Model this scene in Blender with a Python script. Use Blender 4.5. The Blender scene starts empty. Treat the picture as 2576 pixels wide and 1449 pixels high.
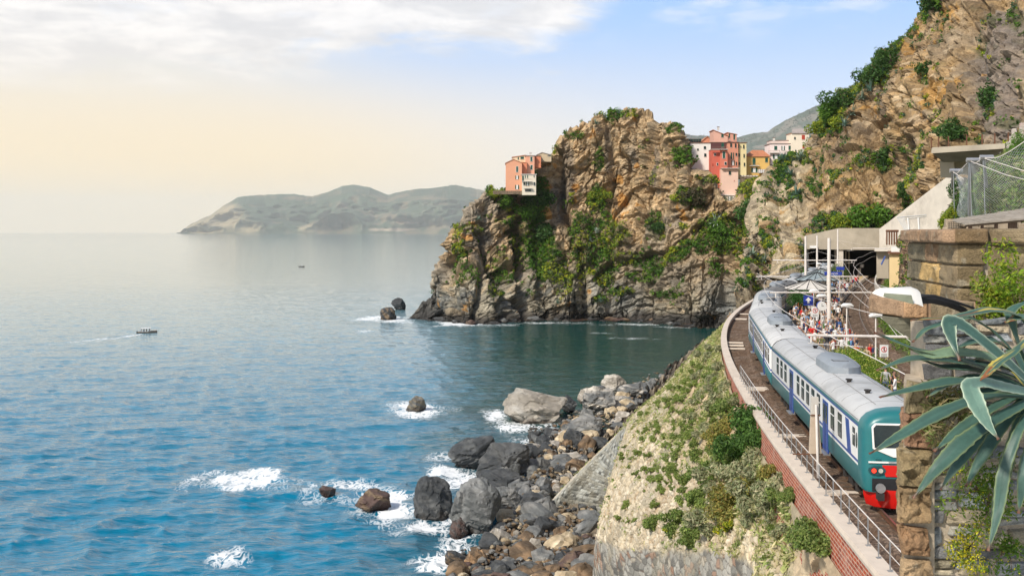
import bpy, bmesh, math, random
import numpy as np
from mathutils import Vector, Matrix
R = math.radians
random.seed(7); rng = np.random.default_rng(7)
scn = bpy.context.scene
# ------------------------------------------------------------------ camera
cam = bpy.data.cameras.new("camera"); camo = bpy.data.objects.new("camera", cam)
scn.collection.objects.link(camo); scn.camera = camo
camo.location = (0, 0, 0); camo.rotation_euler = (R(90), 0, 0)
cam.sensor_width = 36; cam.lens = 36; cam.shift_y = -0.0548
cam.clip_start = 0.3; cam.clip_end = 90000
# ------------------------------------------------------------------ sky
SUN_EL, SUN_AZ = R(42), R(-138)       # azimuth measured from +Y towards +X : over the sea, left and behind the camera
world = bpy.data.worlds.new("World"); scn.world = world; world.use_nodes = True
wn, wl = world.node_tree.nodes, world.node_tree.links
wn.clear()
def N(t, **kw):
    n = wn.new(t)
    for k, v in kw.items(): setattr(n, k, v)
    return n
def wmath(op, a, b=None, c=None, clamp=False):
    n = N('ShaderNodeMath', operation=op); n.use_clamp = clamp
    for i, s in enumerate((a, b, c)):
        if s is None: continue
        if isinstance(s, (int, float)): n.inputs[i].default_value = s
        else: wl.new(s, n.inputs[i])
    return n.outputs[0]
def wrange(v, a, b, c=0.0, d=1.0, smooth=True):
    n = N('ShaderNodeMapRange'); n.interpolation_type = 'SMOOTHSTEP' if smooth else 'LINEAR'
    wl.new(v, n.inputs[0])
    for i, x in enumerate((a, b, c, d)): n.inputs[i+1].default_value = x
    return n.outputs[0]
def wmix(f, a, b):
    n = N('ShaderNodeMix', data_type='RGBA')
    if isinstance(f, (int, float)): n.inputs[0].default_value = f
    else: wl.new(f, n.inputs[0])
    for i, s in ((6, a), (7, b)):
        if isinstance(s, tuple): n.inputs[i].default_value = (*s, 1)
        else: wl.new(s, n.inputs[i])
    return n.outputs[2]
tc = N('ShaderNodeTexCoord'); sep = N('ShaderNodeSeparateXYZ'); wl.new(tc.outputs['Generated'], sep.inputs[0])
dx, dy, dz = sep.outputs
sky = N('ShaderNodeTexSky', sky_type='NISHITA'); sky.sun_disc = False
sky.sun_elevation = SUN_EL; sky.sun_rotation = SUN_AZ
sky.air_density = 1.0; sky.dust_density = 1.0; sky.ozone_density = 2.0
skys = N('ShaderNodeVectorMath', operation='SCALE'); wl.new(sky.outputs[0], skys.inputs[0]); skys.inputs['Scale'].default_value = 0.10
blue_hi = (0.32, 0.55, 0.93); low_white = (0.89, 0.90, 0.945); warm = (0.96, 0.77, 0.49)
g = wrange(dz, 0.0, 0.245)
gr = wmix(g, low_white, blue_hi)                                   # right side : white to blue
pale = wmix(wrange(dx, -0.38, -0.02), (0.72, 0.75, 0.78), gr)
warmk = wmath('MULTIPLY', wrange(dx, 0.34, -0.26), wrange(dz, 0.205, 0.055))
warmk = wmath('MULTIPLY', warmk, 0.97)
c1 = wmix(warmk, pale, warm)
# clouds : noise on a tilted plane high above the sea
comb = N('ShaderNodeCombineXYZ')
zz = wmath('ADD', dz, 0.12)
wl.new(wmath('DIVIDE', dx, zz), comb.inputs[0]); wl.new(wmath('DIVIDE', dy, zz), comb.inputs[1])
def wnoise(scale, detail, rough, off=0.0, dist=0.0):
    n = N('ShaderNodeTexNoise'); mp = N('ShaderNodeMapping'); mp.inputs['Location'].default_value = (off, off*0.7, off*1.3)
    wl.new(comb.outputs[0], mp.inputs[0]); wl.new(mp.outputs[0], n.inputs['Vector'])
    n.inputs['Scale'].default_value = scale; n.inputs['Detail'].default_value = detail; n.inputs['Roughness'].default_value = rough
    n.inputs['Distortion'].default_value = dist
    return n.outputs[0]
n1 = wnoise(1.9, 10, 0.62, 3.1, 0.35); n2 = wnoise(4.2, 8, 0.62, 8.3, 0.3)
# coverage : strong at the upper left, none at the right
edge = wmath('ADD', wmath('MULTIPLY', dx, -0.10), wmath('MULTIPLY', dz, 1.0))      # rises to upper left
cov = wmath('ADD', wrange(edge, 0.105, 0.235, -0.30, 0.26), wrange(dx, 0.02, 0.16, 0.0, -0.34))
cm = wrange(wmath('ADD', n1, cov), 0.40, 0.68)
cm = wmath('MULTIPLY', cm, wrange(dz, 0.09, 0.16))
cloudc = wmix(wrange(n2, 0.35, 0.65), (0.72, 0.71, 0.72), (0.95, 0.92, 0.90))
cloudc = wmix(wrange(dz, 0.12, 0.2), wmix(0.5, (0.88, 0.80, 0.70), cloudc), cloudc)
c2 = wmix(wmath('MULTIPLY', cm, 0.93), c1, cloudc)
# small wisps top right
n3 = wnoise(3.2, 6, 0.6, 17.0)
wm = wmath('MULTIPLY', wrange(n3, 0.54, 0.70), wrange(dz, 0.165, 0.22))
c3 = wmix(wmath('MULTIPLY', wm, 0.6), c2, (0.80, 0.84, 0.92))
c3s = N('ShaderNodeVectorMath', operation='SCALE'); wl.new(c3, c3s.inputs[0]); c3s.inputs['Scale'].default_value = 0.84
high = wmix(wmath('MULTIPLY', wrange(dy, -0.2, 0.5), wrange(dz, 0.75, 0.45, 0.0, 0.75)), skys.outputs[0], (0.70, 0.75, 0.82))   # unseen pale cloud added above the view to brighten sea reflections and skylight
c4 = wmix(wrange(dz, 0.24, 0.34), c3s.outputs[0], high)
hor = wmix(wrange(dz, -0.02, 0.0), (0.62, 0.62, 0.6), c4)
bg = N('ShaderNodeBackground'); wl.new(hor, bg.inputs[0]); bg.inputs[1].default_value = 1.0
wo = N('ShaderNodeOutputWorld'); wl.new(bg.outputs[0], wo.inputs[0])
# ------------------------------------------------------------------ sun and exposure
sl = bpy.data.lights.new("sun", 'SUN'); sun = bpy.data.objects.new("sun", sl); scn.collection.objects.link(sun)
sl.energy = 3.3; sl.angle = R(5.0); sl.color = (1.0, 0.93, 0.82)
sd = Vector((math.sin(SUN_AZ)*math.cos(SUN_EL), math.cos(SUN_AZ)*math.cos(SUN_EL), math.sin(SUN_EL)))
sun.rotation_euler = sd.to_track_quat('Z', 'Y').to_euler()
scn.view_settings.view_transform = 'Standard'; scn.view_settings.look = 'None'
scn.view_settings.exposure = 0.45; scn.view_settings.gamma = 1.0
scn.cycles.use_denoising = True
scn.cycles.max_bounces = 6; scn.cycles.diffuse_bounces = 2; scn.cycles.glossy_bounces = 3
scn.cycles.transparent_max_bounces = 16; scn.cycles.volume_bounces = 3
scn.cycles.sample_clamp_indirect = 4.0
# ------------------------------------------------------------------ helpers
SEA = -36.0; TRK = -10.4; PLAT = -9.85
def D(x, y, Y): return ((x-1288)/2576*Y, Y, (583-y)/2576*Y)       # a measured bearing and height at a real distance
def DZ(x, y, Z):
    Y = -Z*2576/(y-583); return ((x-1288)/2576*Y, Y, Z)
def tag(o, label=None, cat=None, group=None, kind=None):
    if label: o['label'] = label
    if cat: o['category'] = cat
    if group: o['group'] = group
    if kind: o['kind'] = kind
    return o
def link(o): scn.collection.objects.link(o); return o
def empty(name, loc, rz=0.0):
    o = bpy.data.objects.new(name, None); o.location = loc; o.rotation_euler = (0, 0, rz); o.empty_display_size = 0.3
    return link(o)
def hsh(ix, iy, iz, k=0):
    with np.errstate(over='ignore'):
        h = (ix.astype(np.int64)*73856093) ^ (iy.astype(np.int64)*19349663) ^ (iz.astype(np.int64)*83492791) ^ (k*2654435761)
        h = (h ^ (h >> 13))*1274126177; h = h & 0x7fffffff; h = (h ^ (h >> 15))*2246822519; h = h & 0x7fffffff
    return ((h >> 7) & 0xffff)/65535.0
def vnoise(p, k=0):
    i = np.floor(p).astype(np.int64); f = p-i; f = f*f*f*(f*(f*6-15)+10)
    r = 0
    for a in (0, 1):
        for b in (0, 1):
            for c in (0, 1):
                w = (f[:, 0] if a else 1-f[:, 0])*(f[:, 1] if b else 1-f[:, 1])*(f[:, 2] if c else 1-f[:, 2])
                r = r + w*hsh(i[:, 0]+a, i[:, 1]+b, i[:, 2]+c, k)
    return r*2-1
def fbm(p, oct=4, k=0, gain=0.5):
    r = 0; a = 1.0; s = 0
    for o in range(oct):
        r = r+a*vnoise(p, k+o*11); s += a; a *= gain; p = p*2.03+17.3
    return r/s
def cells(p, k=0):
    """nearest jittered cell : returns offset from its centre, random id, second-nearest gap"""
    i = np.floor(p).astype(np.int64); best = np.full(len(p), 1e9); sec = best.copy()
    off = np.zeros_like(p); rid = np.zeros(len(p)); rid2 = rid.copy(); rid3 = rid.copy()
    for a in (-1, 0, 1):
        for b in (-1, 0, 1):
            for c in (-1, 0, 1):
                x, y, z = i[:, 0]+a, i[:, 1]+b, i[:, 2]+c
                h1, h2, h3 = hsh(x, y, z, k), hsh(x, y, z, k+1), hsh(x, y, z, k+2)
                q = np.stack([x+h1, y+h2, z+h3], 1); d = p-q; dd = (d*d).sum(1)
                m = dd < best
                sec = np.where(m, best, np.minimum(sec, dd)); best = np.where(m, dd, best)
                off[m] = d[m]; rid[m] = h1[m]; rid2[m] = h2[m]; rid3[m] = h3[m]
    return off, (rid, rid2, rid3), np.sqrt(sec)-np.sqrt(best)
def facet(p, scale, k=0):
    """blocky displacement -1..1 : every cell a tilted plane"""
    off, (a, b, c), gap = cells(p/scale, k)
    return (a-0.5)*1.1+off[:, 0]*(b-0.5)*1.6+off[:, 1]*(c-0.5)*1.6+off[:, 2]*(a-b)*1.3
def crm(P, n, axis=0, t=None):
    """catmull-rom resample of control array along an axis"""
    P = np.moveaxis(np.asarray(P, float), axis, 0); m = len(P)
    if t is None: t = np.linspace(0, m-1, n)
    i = np.clip(np.floor(t).astype(int), 0, m-2); f = (t-i).reshape([-1]+[1]*(P.ndim-1))
    g = lambda j: P[np.clip(j, 0, m-1)]
    p0, p1, p2, p3 = g(i-1), g(i), g(i+1), g(i+2)
    p0 = np.where((i == 0).reshape(f.shape), 2*p1-p2, p0); p3 = np.where((i == m-2).reshape(f.shape), 2*p2-p1, p3)
    r = 0.5*((2*p1)+(-p0+p2)*f+(2*p0-5*p1+4*p2-p3)*f*f+(-p0+3*p1-3*p2+p3)*f**3)
    lin = p1*(1-f)+p2*f
    return np.moveaxis(0.6*r+0.4*lin, 0, axis)
def gridnormals(G):
    du = np.gradient(G, axis=0); dv = np.gradient(G, axis=1); n = np.cross(du, dv)
    return n/(np.linalg.norm(n, axis=2, keepdims=True)+1e-9)
def mesh_np(name, V, F, mats=None, col=None, mi=None, smooth=False, uv=None, parent=None, obj=True):
    me = bpy.data.meshes.new(name); V = np.asarray(V, np.float32); F = np.asarray(F, np.int32)
    nf, k = F.shape
    me.vertices.add(len(V)); me.vertices.foreach_set('co', V.ravel())
    me.loops.add(nf*k); me.loops.foreach_set('vertex_index', F.ravel())
    me.polygons.add(nf); me.polygons.foreach_set('loop_start', np.arange(0, nf*k, k, dtype=np.int32))
    if col is not None:
        a = me.color_attributes.new('Col', 'FLOAT_COLOR', 'POINT'); c = np.ones((len(V), 4), np.float32); c[:, :col.shape[1]] = col
        a.data.foreach_set('color', c.ravel())
    if uv is not None:
        u = me.uv_layers.new(name='UVMap'); u.data.foreach_set('uv', np.asarray(uv, np.float32)[F.ravel()].ravel())
    for m in (mats or []): me.materials.append(m)
    if mi is not None: me.polygons.foreach_set('material_index', np.asarray(mi, np.int32))
    me.polygons.foreach_set('use_smooth', np.full(nf, smooth)); me.update(calc_edges=True); me.validate()
    if not obj: return me
    o = link(bpy.data.objects.new(name, me))
    if parent: o.parent = parent
    return o
def gridfaces(nu, nv):
    i = np.arange((nu-1)*(nv-1)); a = (i//(nv-1))*nv+i % (nv-1)
    return np.stack([a, a+nv, a+nv+1, a+1], 1)
class MB:
    """collects simple solids, links them as ONE mesh object"""
    def __init__(s): s.v = []; s.f = []; s.m = []
    def add(s, vs, fs, m=0):
        b = len(s.v); s.v += [tuple(v) for v in vs]; s.f += [tuple(i+b for i in f) for f in fs]; s.m += [m]*len(fs); return s
    def box(s, c, d, rz=0, m=0, M=None):
        cx, cy, cz = c; a, b, h = d[0]/2, d[1]/2, d[2]/2; co, si = math.cos(rz), math.sin(rz); vs = []
        for z in (-h, h):
            for x, y in ((-a, -b), (a, -b), (a, b), (-a, b)):
                v = (cx+x*co-y*si, cy+x*si+y*co, cz+z); vs.append(v if M is None else tuple(M @ Vector(v)))
        return s.add(vs, [(3, 2, 1, 0), (4, 5, 6, 7), (0, 1, 5, 4), (1, 2, 6, 5), (2, 3, 7, 6), (3, 0, 4, 7)], m)
    def hexa(s, p, m=0):     # eight corners : bottom ring then top ring
        return s.add(p, [(3, 2, 1, 0), (4, 5, 6, 7), (0, 1, 5, 4), (1, 2, 6, 5), (2, 3, 7, 6), (3, 0, 4, 7)], m)
    def tube(s, pts, r, n=8, m=0, cap=True):
        pts = [Vector(p) for p in pts]; rs = r if isinstance(r, (list, tuple)) else [r]*len(pts); vs = []; fs = []
        for i, p in enumerate(pts):
            t = (pts[min(i+1, len(pts)-1)]-pts[max(i-1, 0)]).normalized()
            u = t.cross(Vector((0, 0, 1)));
            if u.length < 1e-3: u = Vector((1, 0, 0))
            u.normalize(); w = u.cross(t)
            for k in range(n):
                a = 2*math.pi*k/n; vs.append(p+u*math.cos(a)*rs[i]+w*math.sin(a)*rs[i])
        for i in range(len(pts)-1):
            for k in range(n): fs.append((i*n+k, i*n+(k+1) % n, (i+1)*n+(k+1) % n, (i+1)*n+k))
        if cap: fs.append(tuple(range(n))); fs.append(tuple((len(pts)-1)*n+k for k in reversed(range(n))))
        return s.add(vs, fs, m)
    def prism(s, poly, a, b, m=0):  # poly in (x,z), extruded along y from a to b
        n = len(poly); vs = [(x, a, z) for x, z in poly]+[(x, b, z) for x, z in poly]
        return s.add(vs, [tuple(range(n)), tuple(reversed(range(n, 2*n)))]+[(i+n, (i+1) % n+n, (i+1) % n, i) for i in range(n)], m)
    def build(s, name, mats, parent=None, smooth=False, bevel=0.0, M=None):
        me = bpy.data.meshes.new(name); vs = s.v if M is None else [tuple(M @ Vector(v)) for v in s.v]
        me.from_pydata(vs, [], s.f); mats = mats if isinstance(mats, (list, tuple)) else [mats]
        for q in mats: me.materials.append(q)
        me.polygons.foreach_set('material_index', s.m); me.polygons.foreach_set('use_smooth', [smooth]*len(s.f)); me.update()
        bm = bmesh.new(); bm.from_mesh(me); bmesh.ops.recalc_face_normals(bm, faces=bm.faces)
        if bevel: bmesh.ops.bevel(bm, geom=bm.edges[:], offset=bevel, segments=1, affect='EDGES', profile=0.7)
        bm.to_mesh(me); bm.free()
        if smooth:
            try: me.set_sharp_from_angle(angle=R(40))
            except Exception: pass
        o = link(bpy.data.objects.new(name, me))
        if parent: o.parent = parent
        return o
# ------------------------------------------------------------------ materials
def nodes(name):
    m = bpy.data.materials.new(name); m.use_nodes = True; nt = m.node_tree; nt.nodes.clear()
    out = nt.nodes.new('ShaderNodeOutputMaterial'); b = nt.nodes.new('ShaderNodeBsdfPrincipled'); nt.links.new(b.outputs[0], out.inputs[0])
    return m, nt, b, out
def mixrgb(nt, f, a, b, mode='MIX'):
    n = nt.nodes.new('ShaderNodeMix'); n.data_type = 'RGBA'; n.blend_type = mode
    for i, s in ((0, f), (6, a), (7, b)):
        if isinstance(s, (int, float)): n.inputs[i].default_value = s
        elif isinstance(s, tuple): n.inputs[i].default_value = (*s[:3], 1)
        else: nt.links.new(s, n.inputs[i])
    return n.outputs[2]
def noise(nt, scale, detail=4, rough=0.6, vec=None, coord='Object', stretch=None, dist=0):
    n = nt.nodes.new('ShaderNodeTexNoise'); n.inputs['Scale'].default_value = scale; n.inputs['Detail'].default_value = detail; n.inputs['Roughness'].default_value = rough
    n.inputs['Distortion'].default_value = dist
    if vec is None:
        t = nt.nodes.new('ShaderNodeTexCoord'); vec = t.outputs[coord]
    if stretch:
        mp = nt.nodes.new('ShaderNodeMapping'); mp.inputs['Scale'].default_value = stretch; nt.links.new(vec, mp.inputs[0]); vec = mp.outputs[0]
    nt.links.new(vec, n.inputs['Vector']); return n.outputs[0]
def ramp(nt, v, a, b, c=0.0, d=1.0):
    n = nt.nodes.new('ShaderNodeMapRange'); nt.links.new(v, n.inputs[0])
    for i, x in enumerate((a, b, c, d)): n.inputs[i+1].default_value = x
    return n.outputs[0]
def bump(nt, b, h, strength=0.4, dist=0.05):
    n = nt.nodes.new('ShaderNodeBump'); n.inputs['Strength'].default_value = strength; n.inputs['Distance'].default_value = dist
    nt.links.new(h, n.inputs['Height']); nt.links.new(n.outputs[0], b.inputs['Normal'])
def mat(name, c, rough=0.6, metal=0.0, var=0.25, scale=3.0, dirt=None, bmp=0.0, bd=0.02, spec=0.4):
    m, nt, b, out = nodes(name)
    f = ramp(nt, noise(nt, scale, 5, 0.65), 0.3, 0.7)
    c2 = tuple(x*(1-var) for x in c); c1 = tuple(min(1, x*(1+var*0.5)) for x in c)
    col = mixrgb(nt, f, c2, c1)
    if dirt:
        d = ramp(nt, noise(nt, scale*0.45, 6, 0.7), 0.52, 0.68, 0, dirt[3] if len(dirt) > 3 else 0.6); col = mixrgb(nt, d, col, dirt[:3])
    nt.links.new(col, b.inputs['Base Color']); b.inputs['Roughness'].default_value = rough; b.inputs['Metallic'].default_value = metal
    b.inputs['Specular IOR Level'].default_value = spec
    if bmp: bump(nt, b, noise(nt, scale*6, 5, 0.7), bmp, bd)
    return m
def vmat(name, rough=0.85, scale=1.0, var=0.35, bmp=0.6, bd=0.3, spec=0.25, fine=8.0, stretch=None, nz=None):
    """colour from the mesh attribute, broken up by procedural noise"""
    m, nt, b, out = nodes(name)
    a = nt.nodes.new('ShaderNodeAttribute'); a.attribute_name = 'Col'
    n1 = noise(nt, scale, 6, 0.7, stretch=stretch); n2 = noise(nt, scale*fine, 4, 0.7, stretch=stretch)
    k = mixrgb(nt, ramp(nt, n1, 0.28, 0.72), (1-var,)*3, (1+var,)*3); k2 = mixrgb(nt, ramp(nt, n2, 0.3, 0.7), (1-var*0.7,)*3, (1+var*0.7,)*3)
    c = mixrgb(nt, 1.0, a.outputs['Color'], k, 'MULTIPLY'); c = mixrgb(nt, 1.0, c, k2, 'MULTIPLY')
    nt.links.new(c, b.inputs['Base Color']); b.inputs['Roughness'].default_value = rough; b.inputs['Specular IOR Level'].default_value = spec
    if bmp:
        s = nt.nodes.new('ShaderNodeMath'); s.operation = 'ADD'; nt.links.new(n1, s.inputs[0])
        s2 = nt.nodes.new('ShaderNodeMath'); s2.operation = 'MULTIPLY'; nt.links.new(n2, s2.inputs[0]); s2.inputs[1].default_value = 0.4
        nt.links.new(s2.outputs[0], s.inputs[1]); bump(nt, b, s.outputs[0], bmp, bd)
    return m
def leafmat(name, rough=0.6):
    m, nt, b, out = nodes(name)
    a = nt.nodes.new('ShaderNodeAttribute'); a.attribute_name = 'Col'
    nt.links.new(a.outputs['Color'], b.inputs['Base Color']); b.inputs['Roughness'].default_value = rough; b.inputs['Specular IOR Level'].default_value = 0.2
    t = nt.nodes.new('ShaderNodeBsdfTranslucent'); nt.links.new(mixrgb(nt, 1.0, a.outputs['Color'], (1.3, 1.35, 0.7), 'MULTIPLY'), t.inputs[0])
    mx = nt.nodes.new('ShaderNodeMixShader'); mx.inputs[0].default_value = 0.3
    nt.links.new(b.outputs[0], mx.inputs[1]); nt.links.new(t.outputs[0], mx.inputs[2]); nt.links.new(mx.outputs[0], out.inputs[0])
    return m
M_rock = vmat('cliff_rock', scale=0.16, fine=11.0, var=0.40, bmp=1.0, bd=1.4)
M_bould = vmat('boulder_rock', scale=0.9, fine=7.0, var=0.3, bmp=0.8, bd=0.15, rough=0.7, stretch=(1, 1, 2.6))
def wetband(m):      # stone stays dark and glossy where the sea washes it
    nt = m.node_tree; b = [n for n in nt.nodes if n.type == 'BSDF_PRINCIPLED'][0]; g = nt.nodes.new('ShaderNodeNewGeometry'); s = nt.nodes.new('ShaderNodeSeparateXYZ'); nt.links.new(g.outputs['Position'], s.inputs[0])
    a = nt.nodes.new('ShaderNodeMath'); a.operation = 'ADD'; nt.links.new(s.outputs[2], a.inputs[0]); nt.links.new(ramp(nt, noise(nt, 0.7, 3, .6, vec=g.outputs['Position']), .3, .7, -.6, .6), a.inputs[1])
    w = ramp(nt, a.outputs[0], -35.7, -34.8, 1.0, 0.0); src = b.inputs['Base Color'].links[0].from_socket
    nt.links.new(mixrgb(nt, w, src, mixrgb(nt, 1.0, src, (.32, .27, .24), 'MULTIPLY')), b.inputs['Base Color']); nt.links.new(ramp(nt, w, 0, 1, .75, .3), b.inputs['Roughness'])
wetband(M_bould)
M_leaf = leafmat('foliage')
M_conc = mat('concrete', (0.44, 0.385, 0.30), 0.9, var=0.18, scale=0.25, dirt=(0.24, 0.21, 0.16, 0.5), bmp=0.3, bd=0.05)
M_concd = mat('concrete_pale', (0.68, 0.62, 0.53), 0.9, var=0.15, scale=0.4, dirt=(0.34, 0.3, 0.24, 0.5), bmp=0.3, bd=0.05)
M_dark = mat('dark_gap', (0.02, 0.02, 0.022), 0.9)
M_glass = mat('dark_glass', (0.02, 0.035, 0.04), 0.12, var=0.3, spec=0.6)
M_green = mat('green_shutter', (0.015, 0.09, 0.06), 0.6)
M_white = mat('white_paint', (0.78, 0.77, 0.74), 0.5, var=0.08)
M_pole = mat('pole_paint', (0.74, 0.68, 0.62), 0.45, var=0.15, scale=1.5, dirt=(0.45, 0.38, 0.3, 0.4))
M_steel = mat('galvanised_steel', (0.45, 0.45, 0.45), 0.4, 0.7, var=0.2, scale=5)
M_rust = mat('rusty_steel', (0.2, 0.09, 0.05), 0.8, 0.2, var=0.4, scale=6)
M_blk = mat('black_rubber', (0.015, 0.015, 0.017), 0.6)
def project_px(P):   # bearings used to place colour patches, measured like D()
    return 1288+P[:, 0]/P[:, 1]*2576, 583-P[:, 2]/P[:, 1]*2576
def blob(x, y, L):
    """soft union of ellipses (cx,cy,rx,ry)"""
    r = np.zeros(len(x))
    for cx, cy, rx, ry in L: r = np.maximum(r, 1-np.sqrt(((x-cx)/rx)**2+((y-cy)/ry)**2))
    return r
def lerp(a, b, t): t = np.clip(t, 0, 1)[:, None]; return a*(1-t)+np.asarray(b)*t
def sstep(x, a, b): t = np.clip((x-a)/(b-a), 0, 1); return t*t*(3-2*t)
def leafcloud(name, C, rad, per, size, cols, parent=None, flat=0.75, up=0.4, m=None, asmesh=False, long=1.0, shell=0.55, seed=0):
    """many small leaf faces spread through the volumes round the centres C"""
    g = np.random.default_rng(seed+11); C = np.asarray(C, float); n = len(C)
    rad = np.broadcast_to(np.asarray(rad, float), (n,)); k = np.maximum(2, (per*np.ones(n)).astype(int))
    idx = np.repeat(np.arange(n), k); T = len(idx)
    d = g.normal(size=(T, 3)); d /= np.linalg.norm(d, axis=1, keepdims=True)
    rr = (shell+(1-shell)*g.random(T))**0.8*rad[idx]*(1+0.25*vnoise(d*2.2+idx[:, None]*3.7)); pos = C[idx]+d*rr[:, None]*np.array([1, 1, flat])
    nrm = d*0.6+g.normal(size=(T, 3))*0.6+np.array([0, 0, up]); nrm /= np.linalg.norm(nrm, axis=1, keepdims=True)
    a = np.cross(nrm, g.normal(size=(T, 3))); a /= np.linalg.norm(a, axis=1, keepdims=True); b = np.cross(nrm, a)
    s = (size*np.ones(n))[idx]*(0.6+0.8*g.random(T)); s = s[:, None]
    V = np.stack([pos-a*s*long, pos-b*s*0.45, pos+a*s*long, pos+b*s*0.45], 1).reshape(-1, 3)
    cols = np.asarray(cols, float)
    if cols.ndim == 2 and len(cols) == n: cc = cols[idx]
    else: cc = cols[g.integers(0, len(cols), T)]
    cc = cc*(0.7+0.6*g.random(T))[:, None]*(1+0.3*vnoise(pos*0.9/np.mean(rad)+5))[:, None]
    col = np.repeat(cc, 4, 0); F = np.arange(T*4).reshape(-1, 4)
    return mesh_np(name, V, F, [m or M_leaf], col=np.clip(col, 0.003, 1), parent=parent, obj=not asmesh)
# ================================================================== SEA
def build_sea():
    us = np.concatenate([np.linspace(-1.6, -0.52, 30)[:-1], np.linspace(-0.52, 0.32, 760), np.linspace(0.32, 1.6, 40)[1:]])
    Ys = np.concatenate([[20, 40, 60, 75], np.geomspace(88, 1300, 640), np.geomspace(1330, 44000, 130)])
    U, Yg = np.meshgrid(us, Ys, indexing='ij'); X = U*Yg
    p = np.stack([X.ravel(), Yg.ravel(), np.zeros(X.size)], 1); x, y = p[:, 0], p[:, 1]
    fade = np.clip(np.exp(-(y-90)/330)*1.05, 0.03, 1)
    calm = sstep(x, -25, 25)*sstep(y, 150, 215); calm = np.maximum(calm*0.75, 0)
    ca, sa = math.cos(R(14)), math.sin(R(14)); q = np.stack([x*ca+y*sa, -x*sa+y*ca, p[:, 2]], 1)
    h = 0.62*(1-np.abs(vnoise(q/np.array([7.5, 3.6, 1]), 3))*2)+0.42*vnoise(q/np.array([18, 8.0, 1])+9, 5)+0.28*(1-np.abs(vnoise(q/np.array([3.2, 1.7, 1])+31, 7))*2)+0.12*vnoise(q/np.array([1.4, .8, 1]), 8)
    h = h*0.52*fade*(1-calm)
    # foam patches  (bearing x, y, rx, ry, strength)
    FP = [(570, 1207, 120, 26, 1.0), (500, 1208, 50, 18, 1.0), (868, 1222, 62, 18, .8), (830, 1245, 70, 22, .55), (575, 1402, 46, 22, .75), (930, 1275, 60, 30, .5),
          (1000, 1290, 60, 34, 1.0), (1060, 1332, 70, 28, 1.1), (990, 1262, 50, 24, .9), (1100, 1420, 55, 26, .9), (1265, 1360, 30, 22, .8), (1045, 1030, 58, 22, .75),
          (1245, 1048, 40, 18, 1.), (1290, 1078, 40, 12, .8), (1120, 1190, 40, 16, 1.0), (1110, 1150, 36, 10, .5), (1170, 1212, 75, 22, .8), (960, 800, 45, 7, .9), (930, 803, 30, 6, .8), (1030, 800, 60, 3, .35),
          (917, 833, 20, 4, .5), (1140, 815, 60, 6, .8), (1250, 816, 60, 5, .5), (1600, 850, 70, 4, .4), (1500, 838, 40, 3, .35), (1190, 812, 40, 5, .9), (1400, 812, 90, 3, .5), (1590, 816, 90, 3, .5), (1330, 1110, 60, 16, .5), (1130, 1310, 60, 60, .5), (1010, 1350, 40, 14, .6),
          (1070, 1300, 80, 34, .75), (1145, 1360, 60, 22, .7), (1165, 1196, 70, 18, .7), (1225, 1250, 70, 16, .4), (905, 1240, 90, 30, .45), (700, 1215, 90, 18, .35), (1330, 1072, 110, 20, .6), (1045, 1034, 90, 24, .35), (985, 806, 50, 8, .8), (1150, 1385, 60, 18, .7), (1700, 823, 60, 3, .4), (1200, 1440, 60, 20, .4)]
    foam = np.zeros(len(x)); nz = fbm(p/np.array([2.2, 3.4, 1]), 4, 21, .6); nz2 = fbm(p/np.array([6, 9, 1]), 3, 41)
    for cx, cy, rx, ry, s in FP:
        cX, cY, _ = DZ(cx, cy, SEA); a = rx/2576*cY; b = ry*cY*cY/92736
        m = (np.abs(x-cX) < a*1.7) & (np.abs(y-cY) < b*1.7)
        d = np.sqrt(((x[m]-cX)/a)**2+((y[m]-cY)/b)**2)
        foam[m] = np.maximum(foam[m], s*np.clip(1.3-d*.95+nz2[m]*0.9+nz[m]*0.5, 0, 1.15))
    # the wake of the near motor boat
    A = np.array(DZ(358, 841, SEA)[:2])
    for (px, py, w, s) in ((-40, 884, 2.2, 1.1), (120, 876, 2.2, .9)):
        B = np.array(DZ(px, py, SEA)[:2]); dv = B-A; L = np.linalg.norm(dv); dv = dv/L
        t = (x-A[0])*dv[0]+(y-A[1])*dv[1]; dd = np.abs(-(x-A[0])*dv[1]+(y-A[1])*dv[0])
        k = np.clip(1-dd/(w*(1+t/90)), 0, 1)*(t > 0)*(t < L)*np.clip(1.1-t/L, 0, 1)
        foam = np.maximum(foam, s*k*(0.7+nz)); h -= k*0.25*(px < 0)
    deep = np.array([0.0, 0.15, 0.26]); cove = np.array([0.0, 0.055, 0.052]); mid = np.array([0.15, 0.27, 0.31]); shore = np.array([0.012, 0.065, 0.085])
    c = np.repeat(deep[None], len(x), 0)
    c = lerp(c, mid, sstep(y, 130, 420)*0.9)  # milky haze painted into the water: body colour pales with distance
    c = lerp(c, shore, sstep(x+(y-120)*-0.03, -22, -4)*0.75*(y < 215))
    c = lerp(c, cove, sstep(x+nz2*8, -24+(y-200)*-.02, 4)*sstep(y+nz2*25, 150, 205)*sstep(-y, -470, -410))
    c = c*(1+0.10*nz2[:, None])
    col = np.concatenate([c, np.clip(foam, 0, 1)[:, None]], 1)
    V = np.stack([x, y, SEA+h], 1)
    m, nt, b, out = nodes('sea_water')
    a = nt.nodes.new('ShaderNodeAttribute'); a.attribute_name = 'Col'
    fa = noise(nt, 0.75, 6, 0.62, stretch=(1, .55, 1), dist=1.2); fb = nt.nodes.new('ShaderNodeMath'); fb.operation = 'SUBTRACT'; nt.links.new(fa, fb.inputs[0]); fb.inputs[1].default_value = .5
    fc = nt.nodes.new('ShaderNodeMath'); fc.operation = 'ABSOLUTE'; nt.links.new(fb.outputs[0], fc.inputs[0]); vein = ramp(nt, fc.outputs[0], 0.0, 0.11, 1.0, 0.0)
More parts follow.
